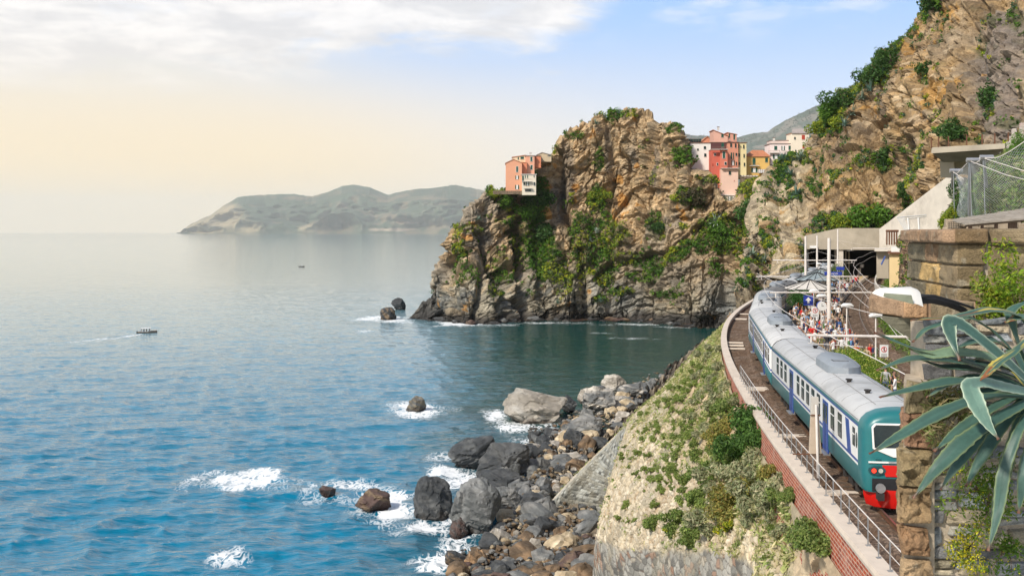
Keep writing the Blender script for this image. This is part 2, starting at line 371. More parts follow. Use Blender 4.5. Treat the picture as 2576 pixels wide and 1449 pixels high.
    f = nt.nodes.new('ShaderNodeMath'); f.operation = 'ADD'; nt.links.new(a.outputs['Alpha'], f.inputs[0])
    g = ramp(nt, vein, 0, 1, -0.62, 0.0); nt.links.new(g, f.inputs[1])
    fm = ramp(nt, f.outputs[0], 0.05, 0.55); fm2 = nt.nodes.new('ShaderNodeMath'); fm2.operation = 'MULTIPLY'; nt.links.new(fm, fm2.inputs[0])
    nt.links.new(ramp(nt, a.outputs['Alpha'], 0.02, 0.25), fm2.inputs[1])
    ripple = ramp(nt, noise(nt, 0.5, 5, 0.6, stretch=(.7, 1.6, 1)), 0.35, 0.65, 0.82, 1.2)
    cb = nt.nodes.new('ShaderNodeVectorMath'); cb.operation = 'SCALE'; nt.links.new(a.outputs['Color'], cb.inputs[0]); nt.links.new(ripple, cb.inputs['Scale'])
    nt.links.new(mixrgb(nt, fm2.outputs[0], cb.outputs[0], (0.86, 0.88, 0.88)), b.inputs['Base Color'])
    nt.links.new(ramp(nt, fm2.outputs[0], 0, 1, 0.06, 0.7), b.inputs['Roughness']); b.inputs['IOR'].default_value = 1.33; b.inputs['Specular IOR Level'].default_value = 0.7
    s = nt.nodes.new('ShaderNodeMath'); s.operation = 'ADD'
    nt.links.new(noise(nt, 0.9, 4, 0.6, stretch=(.55, 1.3, 1), dist=0.4), s.inputs[0])
    w2 = nt.nodes.new('ShaderNodeMath'); w2.operation = 'MULTIPLY'; nt.links.new(noise(nt, 0.16, 3, 0.55, stretch=(.5, 1.3, 1)), w2.inputs[0]); w2.inputs[1].default_value = 3.0
    nt.links.new(w2.outputs[0], s.inputs[1]); tco = nt.nodes.new('ShaderNodeTexCoord'); sp_ = nt.nodes.new('ShaderNodeSeparateXYZ'); nt.links.new(tco.outputs['Object'], sp_.inputs[0])
    hf_ = nt.nodes.new('ShaderNodeMath'); hf_.operation = 'MULTIPLY'; nt.links.new(s.outputs[0], hf_.inputs[0]); nt.links.new(ramp(nt, sp_.outputs[1], 110, 700, 1.0, 0.2), hf_.inputs[1]); bump(nt, b, hf_.outputs[0], 0.5, 0.5)
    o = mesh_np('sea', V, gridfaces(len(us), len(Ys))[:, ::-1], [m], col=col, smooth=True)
    tag(o, 'blue sea with small waves and patches of white foam', 'sea', kind='structure')
build_sea()

# ================================================================== LANDFORMS
VEG = {}
def landform(name, G0, nu, nv, amps, colfun, label, cat, rot=R(28), tv=None, tu=None, zs=1.9):
    G = crm(crm(G0, nu, 0, tu), nv, 1, tv); nrm = gridnormals(G); P = G.reshape(-1, 3); n = nrm.reshape(-1, 3)
    ca, sa = math.cos(rot), math.sin(rot)
    q = np.stack([P[:, 0]*ca+P[:, 2]*sa, P[:, 1], (-P[:, 0]*sa+P[:, 2]*ca)*zs], 1)
    warp = np.stack([fbm(P/22, 3, 3), fbm(P/22, 3, 5), fbm(P/22, 3, 9)], 1)*7
    d = np.zeros(len(P))
    big, f1, f2, f3, fn = amps
    if big: d += big*fbm(P/np.array([34, 34, 60.]), 3, 2)
    if f1: d += f1*facet(q+warp, 15, 31)
    if f2: d += f2*facet(q+warp*.6, 5.2, 37)
    if f3: d += f3*facet(q+warp*.3, 1.9, 43)
    if fn: d += fn*fbm(q/2.4, 4, 51, .6)
    extra, fac = colfun('disp', P, n, d)
    d = (d*fac)+extra
    P2 = P+n*d[:, None]
    return P, n, d, P2
def rockcol(P, d, seed=0, tan=(.50, .355, .20), dark=(.23, .17, .11), grey=(.25, .25, .23)):
    q = np.stack([P[:, 0]*.88+P[:, 2]*.47, P[:, 1], (P[:, 2]*.88-P[:, 0]*.47)*2.2], 1)
    c = np.repeat(np.array(tan)[None], len(P), 0)
    a = fbm(q/9, 4, 61+seed, .6); c = lerp(c, np.array(dark), sstep(a, .0, .45)*.75)
    _, (i1, i2, i3), gap = cells(q/3.3, 71+seed); c = c*(0.78+0.44*i1)[:, None]; c = lerp(c, np.array([.60, .46, .29]), (i2 > .82)*.6)
    c = lerp(c, np.array([.10, .08, .06]), sstep(-gap, -.10, -.0)*.45)
    c = lerp(c, np.array(grey), sstep(fbm(P/16, 3, 81+seed), .08, .4)*.5)
    c = c*(1+0.35*fbm(q/1.3, 3, 91+seed))[:, None]
    return c
# ---------------- the headland
hx = [1033, 1060, 1085, 1115, 1140, 1180, 1228, 1290, 1350, 1364, 1378, 1430, 1492, 1545, 1600, 1652, 1698, 1716, 1733, 1790, 1822, 1850, 1885, 1930, 1990]
hc = [799, 772, 742, 668, 592, 545, 484, 484, 482, 440, 392, 342, 306, 290, 291, 300, 340, 400, 426, 436, 503, 506, 466, 450, 446]
hf = [801, 803, 805, 808, 812, 815, 813, 808, 805, 805, 805, 805, 805, 806, 808, 812, 817, 820, 822, 824, 826, 830, 836, 845, 855]
st = []
for x, yc, yf in zip(hx, hc, hf):
    Yf = 92736/(yf-583); lo = min(1, max(0, (x-1100)/120)); k = min(1, (yf-yc)/300)
    H = yf-yc; row = []
    for fr, dY in ((0, 0), (.2, 3), (.42, 10), (.6, 20), (.8, 24), (1, 29)):
        row.append(D(x, yf-H*fr, Yf+dY*k*(1 if 1100 < x < 1950 else .6)))
    cx, cY, cz = row[-1]
    house = 1225 < x < 1356 or x > 1735
    w = 34 if house else 15
    row += [(cx+2, cY+w*.5*k+2, cz+(.5 if not house else .3)), (cx+4, cY+w*k+4, cz-1.5), (cx+8, cY+75*k+8, max(SEA-8, cz-20)), (cx+10, cY+120*k+12, SEA-8)]
    row = [(row[0][0], row[0][1]-4, SEA-5), (row[0][0], row[0][1], SEA-.3)]+row[1:]
    st.append(row)
creases = [([(1405, 390), (1410, 470), (1428, 565)], 7, 9), ([(1300, 560), (1312, 690), (1310, 808)], 9, 15), ([(1655, 298), (1640, 420), (1612, 560)], 6, 10), ([(1205, 600), (1250, 700), (1300, 780)], 5, 12),
           ([(1745, 420), (1735, 520)], 4, 8), ([(1525, 300), (1540, 420), (1535, 545)], 4, 7), ([(1850, 560), (1835, 760)], 6, 18), ([(1130, 640), (1160, 810)], 4, 10), ([(1460, 640), (1480, 808)], 5, 12), ([(1210, 690), (1195, 812)], 4, 9)]
ledge = [(1420, 590, 300, 55)]
HV = [(1265, 505, 50, 34), (1345, 510, 42, 52), (1365, 470, 20, 42), (1310, 560, 90, 22), (1340, 610, 75, 60), (1370, 650, 70, 44), (1400, 690, 70, 30), (1470, 590, 50, 60), (1505, 510, 34, 48), (1530, 600, 60, 60), (1500, 660, 90, 50),
      (1520, 700, 40, 34), (1800, 575, 62, 52), (1790, 620, 55, 26), (1885, 565, 40, 40), (1745, 500, 46, 34), (1260, 690, 36, 30), (1245, 735, 30, 18), (1560, 295, 70, 10), (1655, 570, 26, 46), (1450, 345, 30, 8), (1690, 330, 20, 14),
      (1715, 395, 14, 22), (1620, 690, 60, 30), (1640, 660, 70, 20), (1580, 650, 80, 26), (1700, 650, 60, 20), (1165, 650, 20, 22), (1510, 760, 20, 22), (1510, 400, 14, 40), (1880, 470, 30, 26), (1905, 500, 30, 24), (1230, 480, 18, 16), (1560, 735, 50, 14), (1680, 740, 60, 14), (1140, 570, 30, 14)]
def cf(mode, P, n, d):
    x, y = project_px(P); e = np.zeros(len(P)); front = P[:, 1] < 470
    for L, dep, w in creases:
        L = np.array(L, float); xc = np.interp(y, L[:, 1], L[:, 0]); on = (y > L[0, 1]-15) & (y < L[-1, 1]+15)
        e -= dep*np.exp(-((x-xc+4*vnoise(P/9, 4))/w)**2)*on*front
    e += 3.2*vnoise(np.stack([x/34, y/160, x*0], 1), 15)*sstep(y, 300, 380)*front+1.6*np.abs(vnoise(np.stack([x/13+y/60, y/90, x*0], 1), 16))*front
    ww = fbm(P/18, 3, 66)*.5; v1 = np.abs(vnoise(np.stack([x/26+ww*2, y/150+ww, x*0+3], 1), 67)); v2 = np.abs(vnoise(np.stack([x/40+y/36, y/60-x/90+ww, x*0+9], 1), 68)); e -= (2.6*np.clip(1-v1/.07, 0, 1)+1.8*np.clip(1-v2/.06, 0, 1))*front
    top = ((x > 1240) & (x < 1356) & (y < 494)) | (x > 1735) & (y < 440+sstep(x, 1780, 1815)*70)
    f = np.where(top, .12, 1.0)*np.clip((y-270)/60, .45, 1)*np.clip((x-1020)/90, .25, 1); e = e*np.where(top, .1, 1)*np.clip((x-1060)/120, .0, 1)
    return e, f
tv = np.concatenate([np.linspace(0, 7, 430), np.linspace(7, 11, 60)[1:]]); tv = tv*(len(st[0])-1)/11
P, n, d, P2 = landform('headland', st, 620, None, (2.8, 3.8, 1.6, .65, .4), cf, '', '', tv=tv)
nvv = len(tv); x, y = project_px(P)
hz = P2[:, 2]-SEA
c = rockcol(P, d)
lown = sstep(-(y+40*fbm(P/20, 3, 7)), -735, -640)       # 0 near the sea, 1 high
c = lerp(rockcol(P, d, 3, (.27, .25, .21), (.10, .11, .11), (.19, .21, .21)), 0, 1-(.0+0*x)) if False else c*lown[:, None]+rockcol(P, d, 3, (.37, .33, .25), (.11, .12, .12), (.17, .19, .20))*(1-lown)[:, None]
c = lerp(c, np.array([.30, .235, .155]), sstep(blob(x, y, [(1700, 680, 190, 120)]), 0, .5)*.55)
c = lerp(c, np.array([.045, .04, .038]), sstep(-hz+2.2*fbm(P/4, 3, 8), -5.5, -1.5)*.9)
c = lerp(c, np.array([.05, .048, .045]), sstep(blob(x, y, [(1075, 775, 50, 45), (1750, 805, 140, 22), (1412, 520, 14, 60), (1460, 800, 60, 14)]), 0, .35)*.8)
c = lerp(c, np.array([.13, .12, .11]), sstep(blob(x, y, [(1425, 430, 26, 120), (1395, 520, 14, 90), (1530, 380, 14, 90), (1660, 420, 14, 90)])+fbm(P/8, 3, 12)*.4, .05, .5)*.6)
lich = sstep(fbm(P/np.array([3.5, 3.5, 6]), 4, 19, .6)+blob(x, y, [(1560, 505, 34, 60), (1375, 470, 24, 40), (1380, 540, 20, 20), (1185, 605, 34, 24), (1550, 450, 24, 20), (1190, 570, 24, 14), (1450, 470, 16, 40)])*.95-.45, .0, .14)
c = lerp(c, np.array([.52, .25, .05]), lich*.75)
vegm = blob(x, y, HV); vegw = sstep(vegm+0.45*fbm(P/7, 3, 23, .6), .12, .42)*(P[:, 1] < 520)*(hz > 7)
band = sstep(-abs(y-640), -130, -20)*sstep(fbm(P/5, 3, 25, .6), .1, .32)*.6*(x > 1150)*(x < 1800)*(hz > 12)
vegw = np.maximum(vegw, band); top = (P[:, 1] > 455) & (hz > 20); vegw = np.where(top & ~((x > 1240) & (x < 1350)), np.maximum(vegw, .5), vegw)
c = lerp(c, np.array([.07, .085, .03]), vegw*.6)
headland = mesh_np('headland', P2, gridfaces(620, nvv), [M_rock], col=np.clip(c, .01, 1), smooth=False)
tag(headland, 'tall rocky headland with grassy ledges dropping into the green cove', 'cliff', kind='structure')
SHC = [(.055, .13, .018), (.08, .18, .02), (.13, .23, .025), (.04, .09, .018), (.22, .26, .03), (.08, .14, .045), (.15, .16, .06)]
YEL = [(.40, .40, .03), (.30, .35, .03), (.2, .28, .03)]
def scatter(P, n, w, count, seed):
    g = np.random.default_rng(seed); pr = w/w.sum(); i = g.choice(len(P), count, p=pr); return i
area_w = vegw.copy()
i = scatter(P2, n, area_w, 7000, 1)
cent = P2[i]+n[i]*.3+np.array([0, 0, .3]); g = np.random.default_rng(3)
hue = fbm(P[i]/9, 2, 33); base = np.array(SHC)[np.clip((hue*5+3+g.normal(size=len(i))*.9).astype(int), 0, 6)]; sel = (hue > .12) & (g.random(len(i)) < .5); base[sel] = np.array(YEL)[g.integers(0, 3, sel.sum())]
o = leafcloud('cliff_scrub', cent, .55+.95*g.random(len(i))**1.5, 17, .44, base, flat=.8, seed=4)
tag(o, 'green and yellow scrub growing over the ledges of the headland', 'scrub', kind='stuff')
# ---------------- the near cliff on the right
#      bearing x : foot (y, Y) , crest (y, Y)
RC = [(1846, 792, 205, 735, 215), (1862, 800, 210, 690, 235), (1880, 800, 218, 625, 262), (1905, 800, 228, 560, 295), (1925, 790, 233, 500, 312), (1940, 785, 235, 440, 325), (1962, 780, 236, 412, 330), (1990, 770, 237, 394, 330), (2026, 750, 250, 372, 325), (2038, 748, 252, 345, 324), (2054, 745, 258, 300, 320), (2100, 740, 260, 262, 318), (2128, 735, 260, 222, 312),
      (2170, 730, 260, 200, 305), (2235, 720, 260, 148, 300), (2265, 715, 250, 108, 296), (2310, 700, 224, 40, 292), (2350, 690, 215, -35, 288), (2420, 680, 200, -110, 280), (2520, 670, 185, -210, 270), (2640, 660, 165, -330, 260), (2800, 650, 150, -420, 250)]
st = []
for x, yf, Yf, yc, Yc in RC:
    row = [D(x, yf+30, Yf-2)]
    for fr, k in ((0, 0), (.18, .12), (.38, .26), (.58, .50), (.8, .78), (1, 1)): row.append(D(x, yf+(yc-yf)*fr, Yf+(Yc-Yf)*k))
    cx, cY, cz = row[-1]; row += [(cx+6, cY+14, cz+.5), (cx+20, cY+50, cz-4), (cx+40, cY+120, cz-40)]
    st.append(row)
RV = [(2075, 300, 40, 34), (2110, 265, 40, 40), (2160, 230, 44, 34), (2190, 195, 34, 24), (2230, 170, 26, 24), (2260, 140, 12, 14), (2340, 30, 40, 40), (2300, 70, 12, 14), (2360, 10, 40, 30), (2090, 330, 60, 14), (2130, 300, 36, 30), (2150, 560, 90, 22), (2240, 545, 60, 20),
      (2280, 510, 40, 22), (2320, 470, 40, 24), (2220, 410, 34, 26), (2180, 425, 24, 16), (2000, 395, 34, 14), (1970, 440, 16, 30), (2000, 490, 24, 14), (1985, 460, 14, 34), (2070, 560, 34, 14), (2345, 430, 26, 24), (2335, 208, 18, 16), (2300, 300, 12, 10), (2510, 60, 26, 18), (2470, 120, 50, 20),
      (2560, 40, 20, 50), (2500, 260, 30, 26), (2400, 345, 40, 12), (2440, 350, 60, 12), (2110, 450, 30, 16), (1900, 470, 18, 18), (1930, 610, 16, 20), (1900, 660, 20, 20), (2560, 320, 30, 22), (2050, 470, 14, 24), (1960, 410, 30, 14), (2270, 380, 20, 8), (2575, 230, 14, 22), (2485, 285, 24, 14)]
def cf(mode, P, n, d):
    x, y = project_px(P); e = 3.5*vnoise(np.stack([x/60, y/200+x/300, x*0], 1), 18)+2.0*np.abs(vnoise(np.stack([x/22-y/70, y/120, x*0], 1), 19))
    ww = fbm(P/14, 3, 66)*.5; v1 = np.abs(vnoise(np.stack([x/30-y/80+ww*2, y/110+ww, x*0+3], 1), 67)); v2 = np.abs(vnoise(np.stack([x/46-y/30, y/70+x/90+ww, x*0+9], 1), 68)); e -= (1.5*np.clip(1-v1/.05, 0, 1)+1.2*np.clip(1-v2/.05, 0, 1))
    f = np.clip((x-1830)/60, .3, 1)*np.where(x < 2040, .62, 1.0)
    return e*np.clip((x-1840)/80, 0, 1), f
tv = np.concatenate([np.linspace(0, 7, 440), np.linspace(7, 9, 40)[1:]])*(len(st[0])-1)/9
P, n, d, P2 = landform('cliff', st, 640, None, (3.2, 2.0, 1.15, .6, .5), cf, '', '', tv=tv, rot=R(-62), zs=1.25)
nvv = len(tv); x, y = project_px(P)
c = rockcol(P, d, 7, (.37, .25, .125), (.17, .12, .07), (.24, .20, .15))
lt = sstep(-(x+30*fbm(P/15, 3, 7)), -2050, -2000); st_ = fbm(np.stack([P[:, 0]/2.2, P[:, 1]/8, P[:, 2]/22], 1), 4, 5, .6)
pale = np.repeat(np.array([[.50, .41, .27]]), len(P), 0); pale = lerp(pale, np.array([.26, .21, .15]), sstep(st_, .0, .35)*.8); pale = lerp(pale, np.array([.42, .26, .10]), sstep(fbm(P/6, 3, 17), .15, .4)*.6)
_, (i1, i2, i3), gap = cells(P/np.array([1.6, 2, 4.5]), 77); pale = pale*(0.8+0.4*i1)[:, None]
c = c*(1-lt)[:, None]+pale*lt[:, None]
c = lerp(c, np.array([.19, .17, .16]), sstep(blob(x, y, [(2530, 210, 130, 210)])+.3*fbm(P/12, 3, 4), 0, .35)*.7)
lich = sstep(fbm(P/np.array([3.5, 3.5, 7]), 4, 19, .6)+blob(x, y, [(2310, 85, 40, 30), (2360, 250, 50, 90), (2285, 120, 24, 30), (2330, 180, 30, 30), (2230, 330, 40, 20), (2400, 50, 50, 40)])*.8-.42, 0, .14)
c = lerp(c, np.array([.50, .27, .07]), lich*.7)
vegm = blob(x, y, RV); vegw = sstep(vegm+0.4*fbm(P/6, 3, 23, .6), .10, .38)*(P[:, 1] < 345)
vegw = np.where((x < 2300) & (x > 2040) & (y < np.interp(x, [2040, 2090, 2130, 2170, 2230, 2300], [330, 300, 262, 240, 180, 90])), np.maximum(vegw, .55), vegw)
vegw = np.maximum(vegw, sstep(fbm(P/4, 3, 29, .6), .22, .42)*.4*(P[:, 1] < 330))
c = lerp(c, np.array([.07, .085, .03]), vegw*.6)
cliff = mesh_np('cliff', P2, gridfaces(640, nvv), [M_rock], col=np.clip(c, .01, 1), smooth=False)
tag(cliff, 'steep ochre rock face rising above the tunnel portals', 'cliff', kind='structure')
i = scatter(P2, n, vegw, 6500, 2); g = np.random.default_rng(5)
cent = P2[i]+n[i]*.2+np.array([0, 0, .25]); hue = fbm(P[i]/7, 2, 33); xx, yy = project_px(P2[i])
base = np.array(SHC)[np.clip((hue*5+2.6+g.normal(size=len(i))*.9).astype(int), 0, 6)]; sel = (hue > .1) & (g.random(len(i)) < .6); base[sel] = np.array(YEL)[g.integers(0, 3, sel.sum())]
blu = (g.random(len(i)) < .25); base[blu] = (.07, .13, .08)
o = leafcloud('hillside_scrub', cent, .4+.75*g.random(len(i))**1.4, 20, .3, base, flat=.8, seed=5)
tag(o, 'bushes and grass clinging to the tall rock face above the tunnels', 'scrub', kind='stuff')
# ---------------- far land across the bay and the mountain behind the houses
M_far = vmat('far_hillside', scale=0.0009, fine=7, var=.28, bmp=.5, bd=60)
def farland(name, xs, ys, Y0, base_y, depth, label, cols, seed, rough=.1, width=1.0):
    nu, nv = 420, 120; crest = np.interp(np.linspace(xs[0], xs[-1], nu), xs, ys); X = np.linspace(xs[0], xs[-1], nu); G = np.zeros((nu, nv, 3))
    crest = crest+fbm(np.stack([X/7, X*0, X*0], 1), 4, seed)*1.6
    for j in range(nv):
        t = j/(nv-1)*1.35; s = min(t, 1.0); prof = s**0.72 if t <= 1 else 1-(t-1)*2.2
        Y = Y0+depth*t; Hc = (base_y-crest)/2576*(Y0+depth)
        zb = (583-base_y)/2576*Y0
        G[:, j, 0] = (X-1288)/2576*Y; G[:, j, 1] = Y; G[:, j, 2] = SEA-5+(Hc+(SEA*0))*prof
    P = G.reshape(-1, 3); L = Y0/18
    hh = np.tile((np.minimum(np.linspace(0, 1.35, nv), 1)*(2-np.minimum(np.linspace(0, 1.35, nv), 1)))[None], (nu, 1)).ravel()
    env = np.sin(np.clip(hh, 0, 1)*math.pi)
    rid = 1-np.abs(fbm(P/np.array([L, L, L*9])*1.0, 4, seed+3, .55))*3
    P = P+np.stack([0*rid, -rid*depth*.22*env, (rid-.5)*Y0*.0045*env], 1)
    c = np.repeat(np.array(cols[0])[None], len(P), 0); c = lerp(c, np.array(cols[1]), sstep(fbm(P/(L*.35), 4, seed+9, .6), .0, .35)); 
    return P, nu, nv, c
xs = [458, 470, 480, 505, 530, 560, 600, 640, 690, 740, 785, 830, 860, 890, 930, 975, 1010, 1050, 1090, 1140, 1180, 1228, 1280, 1400]
ys = [583, 572, 560, 548, 538, 515, 492, 488, 486, 485, 491, 478, 465, 461, 468, 487, 478, 472, 470, 462, 468, 478, 490, 520]
P, nu, nv, c = farland('far_headland', xs, ys, 20000, 584.5, 2600, '', ((.05, .075, .045), (.16, .13, .08)), 5)
x, y = project_px(P)
c = lerp(c, np.array([.34, .27, .16]), sstep(blob(x, y, [(500, 560, 60, 40), (560, 545, 80, 46), (600, 575, 70, 16), (780, 575, 40, 14)])+.35*fbm(P/420, 3, 8), .1, .5)*.8)
c = lerp(c, np.array([.40, .30, .22]), sstep(blob(x, y, [(980, 578, 100, 7), (1020, 560, 60, 6)])+.4*fbm(P/160, 3, 8), .25, .6)*.8)
far = mesh_np('far_hills', P, gridfaces(nu, nv), [M_far], col=np.clip(c, .01, 1), smooth=False)
tag(far, 'hazy wooded headland far across the bay', 'hills', kind='structure')
xs = [1690, 1705, 1740, 1790, 1830, 1860, 1885, 1930, 1950, 1975, 2000, 2040, 2070, 2110, 2160, 2300]; ys = [338, 333, 340, 343, 352, 345, 337, 332, 318, 303, 292, 272, 262, 250, 225, 190]
P, nu, nv, c = farland('mountain', xs, ys, 12500, 590, 3000, '', ((.035, .06, .035), (.15, .13, .10)), 8)
P[:, 2] += 0
mt = mesh_np('mountain', P, gridfaces(nu, nv), [M_far], col=np.clip(c, .01, 1), smooth=False)
tag(mt, 'blue hazy mountain side behind the clifftop houses', 'hills', kind='structure')
g = np.random.default_rng(9)
# trees standing on the ridges far away
def ridge_wood(P, nu, nv, name, label, n, r, seed):
    G = P.reshape(nu, nv, 3); j = int(nv/1.35)-1; idx = g.integers(2, nu-2, n); cj = j-g.integers(0, 14, n); C = G[idx, cj]+np.array([0, 0, r*.5]); 
    o = leafcloud(name, C, r*(.5+.9*g.random(n)), 10, r*.5, [(.03, .055, .03), (.05, .07, .035)], seed=seed); tag(o, label, 'wood', kind='stuff')
ridge_wood(P, nu, nv, 'ridge_wood', 'dark trees along the ridge of the mountain behind the houses', 420, 19, 3)
# ================================================================== RAILWAY CORRIDOR
def curve(tab):
    t = np.array(tab, float)
    def f(Y):
        Y = np.asarray(Y, float); xs, ys = t[:, 0], t[:, 1]; m = np.gradient(ys, xs)
        i = np.clip(np.searchsorted(xs, Y)-1, 0, len(xs)-2); h = xs[i+1]-xs[i]; s = (Y-xs[i])/h
        s = np.where((Y < xs[0]) | (Y > xs[-1]), s, s)
        r = (2*s**3-3*s**2+1)*ys[i]+(s**3-2*s**2+s)*h*m[i]+(-2*s**3+3*s**2)*ys[i+1]+(s**3-s**2)*h*m[i+1]
        lin = np.where(Y < xs[0], ys[0]+(Y-xs[0])*m[0], ys[-1]+(Y-xs[-1])*m[-1])
        return np.where((Y < xs[0]) | (Y > xs[-1]), lin, r)
    return f
trkL = curve([(20, 13.0), (30, 13.6), (38, 14.4), (52, 15.9), (64, 17.6), (83, 20.8), (100, 24.6), (124, 31.6), (145, 39.6), (165, 47.5), (190, 57.5), (215, 66.5), (240, 75)])
trkR = curve([(20, 22.2), (45, 23.6), (60, 25.3), (71, 27.0), (84.6, 30.0), (104, 35.4), (129.5, 43.2), (165, 55.8), (208, 73), (240, 86)])
parX = curve([(20, 10.4), (30, 11.1), (38, 11.8), (52, 13.2), (64, 14.7), (83, 17.5), (100, 20.7), (118, 25.0), (135, 30), (151, 35.4), (175, 44), (200, 53)])
def frame(f, Y):
    e = .2; dx = (float(f(Y+e))-float(f(Y-e)))/(2*e); t = Vector((dx, 1, 0)).normalized(); return Vector((float(f(Y)), Y, 0)), t, Vector((t.y, -t.x, 0))
def strip(f, Y0, Y1, prof, step, name, mats, mi=None, parent=None, wob=None, sub=1, smooth=False, col=None):
    """sweep a profile [(offset to the right, z)...] along a track curve"""
    Ys = np.arange(Y0, Y1+step*.5, step); V = []; 
    for Y in Ys:
        p, t, r = frame(f, Y)
        for o, z in prof: V.append(p+r*o+Vector((0, 0, z)))
    V = np.array([tuple(v) for v in V]); k = len(prof)
    if wob is not None: V[:, 2] += wob(V)
    F = gridfaces(len(Ys), k); mm = None if mi is None else np.tile(np.array(mi), len(Ys)-1)
    s = np.concatenate([[0], np.cumsum(np.abs(np.diff([o for o, z in prof]))+np.abs(np.diff([z for o, z in prof])))])
    uv = np.stack([np.repeat(Ys, k)*1.02, np.tile(s, len(Ys))], 1)
    c = None if col is None else np.tile(np.array(col), (len(Ys), 1))
    return mesh_np(name, V, F, mats, mi=mm, parent=parent, smooth=smooth, uv=uv, col=c)
# ---- ballast : dark, rusty brown, real lumps
def ballast_mat(k=1.0):
    m, nt, b, out = nodes('ballast'); v = nt.nodes.new('ShaderNodeTexVoronoi'); v.inputs['Scale'].default_value = 9
    t = nt.nodes.new('ShaderNodeTexCoord'); nt.links.new(t.outputs['Object'], v.inputs['Vector'])
    s = nt.nodes.new('ShaderNodeSeparateColor'); nt.links.new(v.outputs['Color'], s.inputs[0])
    c = mixrgb(nt, ramp(nt, s.outputs[0], 0, 1), (.06*k, .042*k, .034*k), (.25*k, .18*k, .13*k)); c = mixrgb(nt, ramp(nt, noise(nt, .5, 4, .6), .42, .62, 0, .7), c, (.12, .065, .035))
    nt.links.new(c, b.inputs['Base Color']); b.inputs['Roughness'].default_value = .95; b.inputs['Specular IOR Level'].default_value = .15; bump(nt, b, v.outputs['Distance'], .9, .08); return m
M_ball = ballast_mat(1.25); M_ball2 = ballast_mat(1.7)
def bed(f, Y0, Y1, L, Rr, name, label):
    if L is None:
        Ys = np.arange(Y0, Y1, .35); V = []
        for Y in Ys:
            a = float(parX(Y))+.24; c = float(f(Y))+2.0
            for o in np.linspace(a, c, 40): q = abs(o-float(f(Y))); V.append((o, Y, TRK-.05-(.12 if q > 1.5 else 0)-(.05 if q > 2.4 else 0)))
        V = np.array(V); V[:, 2] += .05*fbm(V*np.array([2.2, 2.2, 0]), 3, 6)+.03*vnoise(V*np.array([7, 7, 0]), 8)
        o = mesh_np(name, V, gridfaces(len(Ys), 40), [M_ball]); return tag(o, label, 'ballast', kind='structure')
    prof = [(o, TRK-.05-(.14 if abs(o) > 1.5 else 0)-(.25 if abs(o) > 2.4 else 0)) for o in np.linspace(-L, Rr, 40)]
    o = strip(f, Y0, Y1, prof, .35, name, [M_ball2], wob=lambda V: .05*fbm(V*np.array([2.2, 2.2, 0]), 3, 6)+.03*vnoise(V*np.array([7, 7, 0]), 8))
    tag(o, label, 'ballast', kind='structure')
bed(trkL, 14, 232, None, 2.0, 'ballast_bed', 'brown stone ballast under the track beside the sea parapet')
bed(trkR, 14, 236, 1.9, 3.2, 'ballast_bed', 'brown stone ballast under the curved inner track')
M_rail = mat('rail_steel', (.22, .12, .07), .45, .6, var=.3, scale=2); M_railtop = mat('rail_head', (.42, .36, .31), .3, .8, var=.15)
M_sleep = mat('sleeper_wood', (.11, .075, .05), .9, var=.4, scale=2, bmp=.5)
def track(f, Y0, Y1, label):
    t = empty('railway_track', (float(f(Y0)), Y0, TRK)); tag(t, label, 'track', 'rails of the two station tracks')
    off = -np.array([float(f(Y0)), Y0, TRK])
    for s in (-.7175, .7175):
        pr = [(s-.07, TRK-.02), (s-.07, TRK), (s-.02, TRK+.02), (s-.02, TRK+.10), (s-.036, TRK+.11), (s-.036, TRK+.15), (s+.036, TRK+.15), (s+.036, TRK+.11), (s+.02, TRK+.10), (s+.02, TRK+.02), (s+.07, TRK), (s+.07, TRK-.02)]
        r = strip(f, Y0, Y1, pr, 1.0, 'rail', [M_rail, M_railtop], mi=[0]*5+[1]+[0]*5); r.parent = t; r.location = off
    b = MB(); Y = Y0
    while Y < Y1:
        p, tt, r = frame(f, Y); b.box((p.x, p.y, TRK-.088), (2.5+random.uniform(-.05, .05), .24, .12), math.atan2(r.y, r.x)+random.uniform(-.01, .01)); Y += .62
    q = b.build('sleepers', M_sleep, t); q.location = off
track(trkL, 14, 232, 'outer railway track running under the train and past the red nose')
track(trkR, 14, 236, 'empty curved railway track leading into the right tunnel mouth')
# ---- island platform
def plat_mat():
    m, nt, b, out = nodes('platform_paving'); c = mixrgb(nt, ramp(nt, noise(nt, .6, 6, .65), .3, .7), (.36, .27, .19), (.55, .43, .31))
    c = mixrgb(nt, ramp(nt, noise(nt, 3, 5, .7), .55, .7, 0, .4), c, (.22, .17, .12)); nt.links.new(c, b.inputs['Base Color']); b.inputs['Roughness'].default_value = .85; return m
M_plat = plat_mat(); M_yel = mat('yellow_line', (.62, .42, .10), .8, var=.25, scale=1, dirt=(.5, .4, .25, .5))
def platform():
    Ys = np.arange(14, 231, 1.0); V = []; n = 9
    for Y in Ys:
        pl, t, rl = frame(trkL, Y); pr_, t2, rr = frame(trkR, Y); a = pl+rl*1.72; b_ = pr_-rr*1.72
        for k, z in ((0, TRK-.1), (0, PLAT), (.055, PLAT), (.16, PLAT), (.20, PLAT), (.80, PLAT), (.84, PLAT), (1, PLAT), (1, TRK-.1)): q = a.lerp(b_, k); V.append((q.x, q.y, z))
    mi = np.tile([1, 1, 0, 2, 0, 2, 0, 1], len(Ys)-1)
    o = mesh_np('platform', V, gridfaces(len(Ys), n)[:, ::-1], [M_plat, M_concd, M_yel], mi=mi); tag(o, 'curved island platform with yellow safety lines between the two tracks', 'platform', kind='structure')
platform()
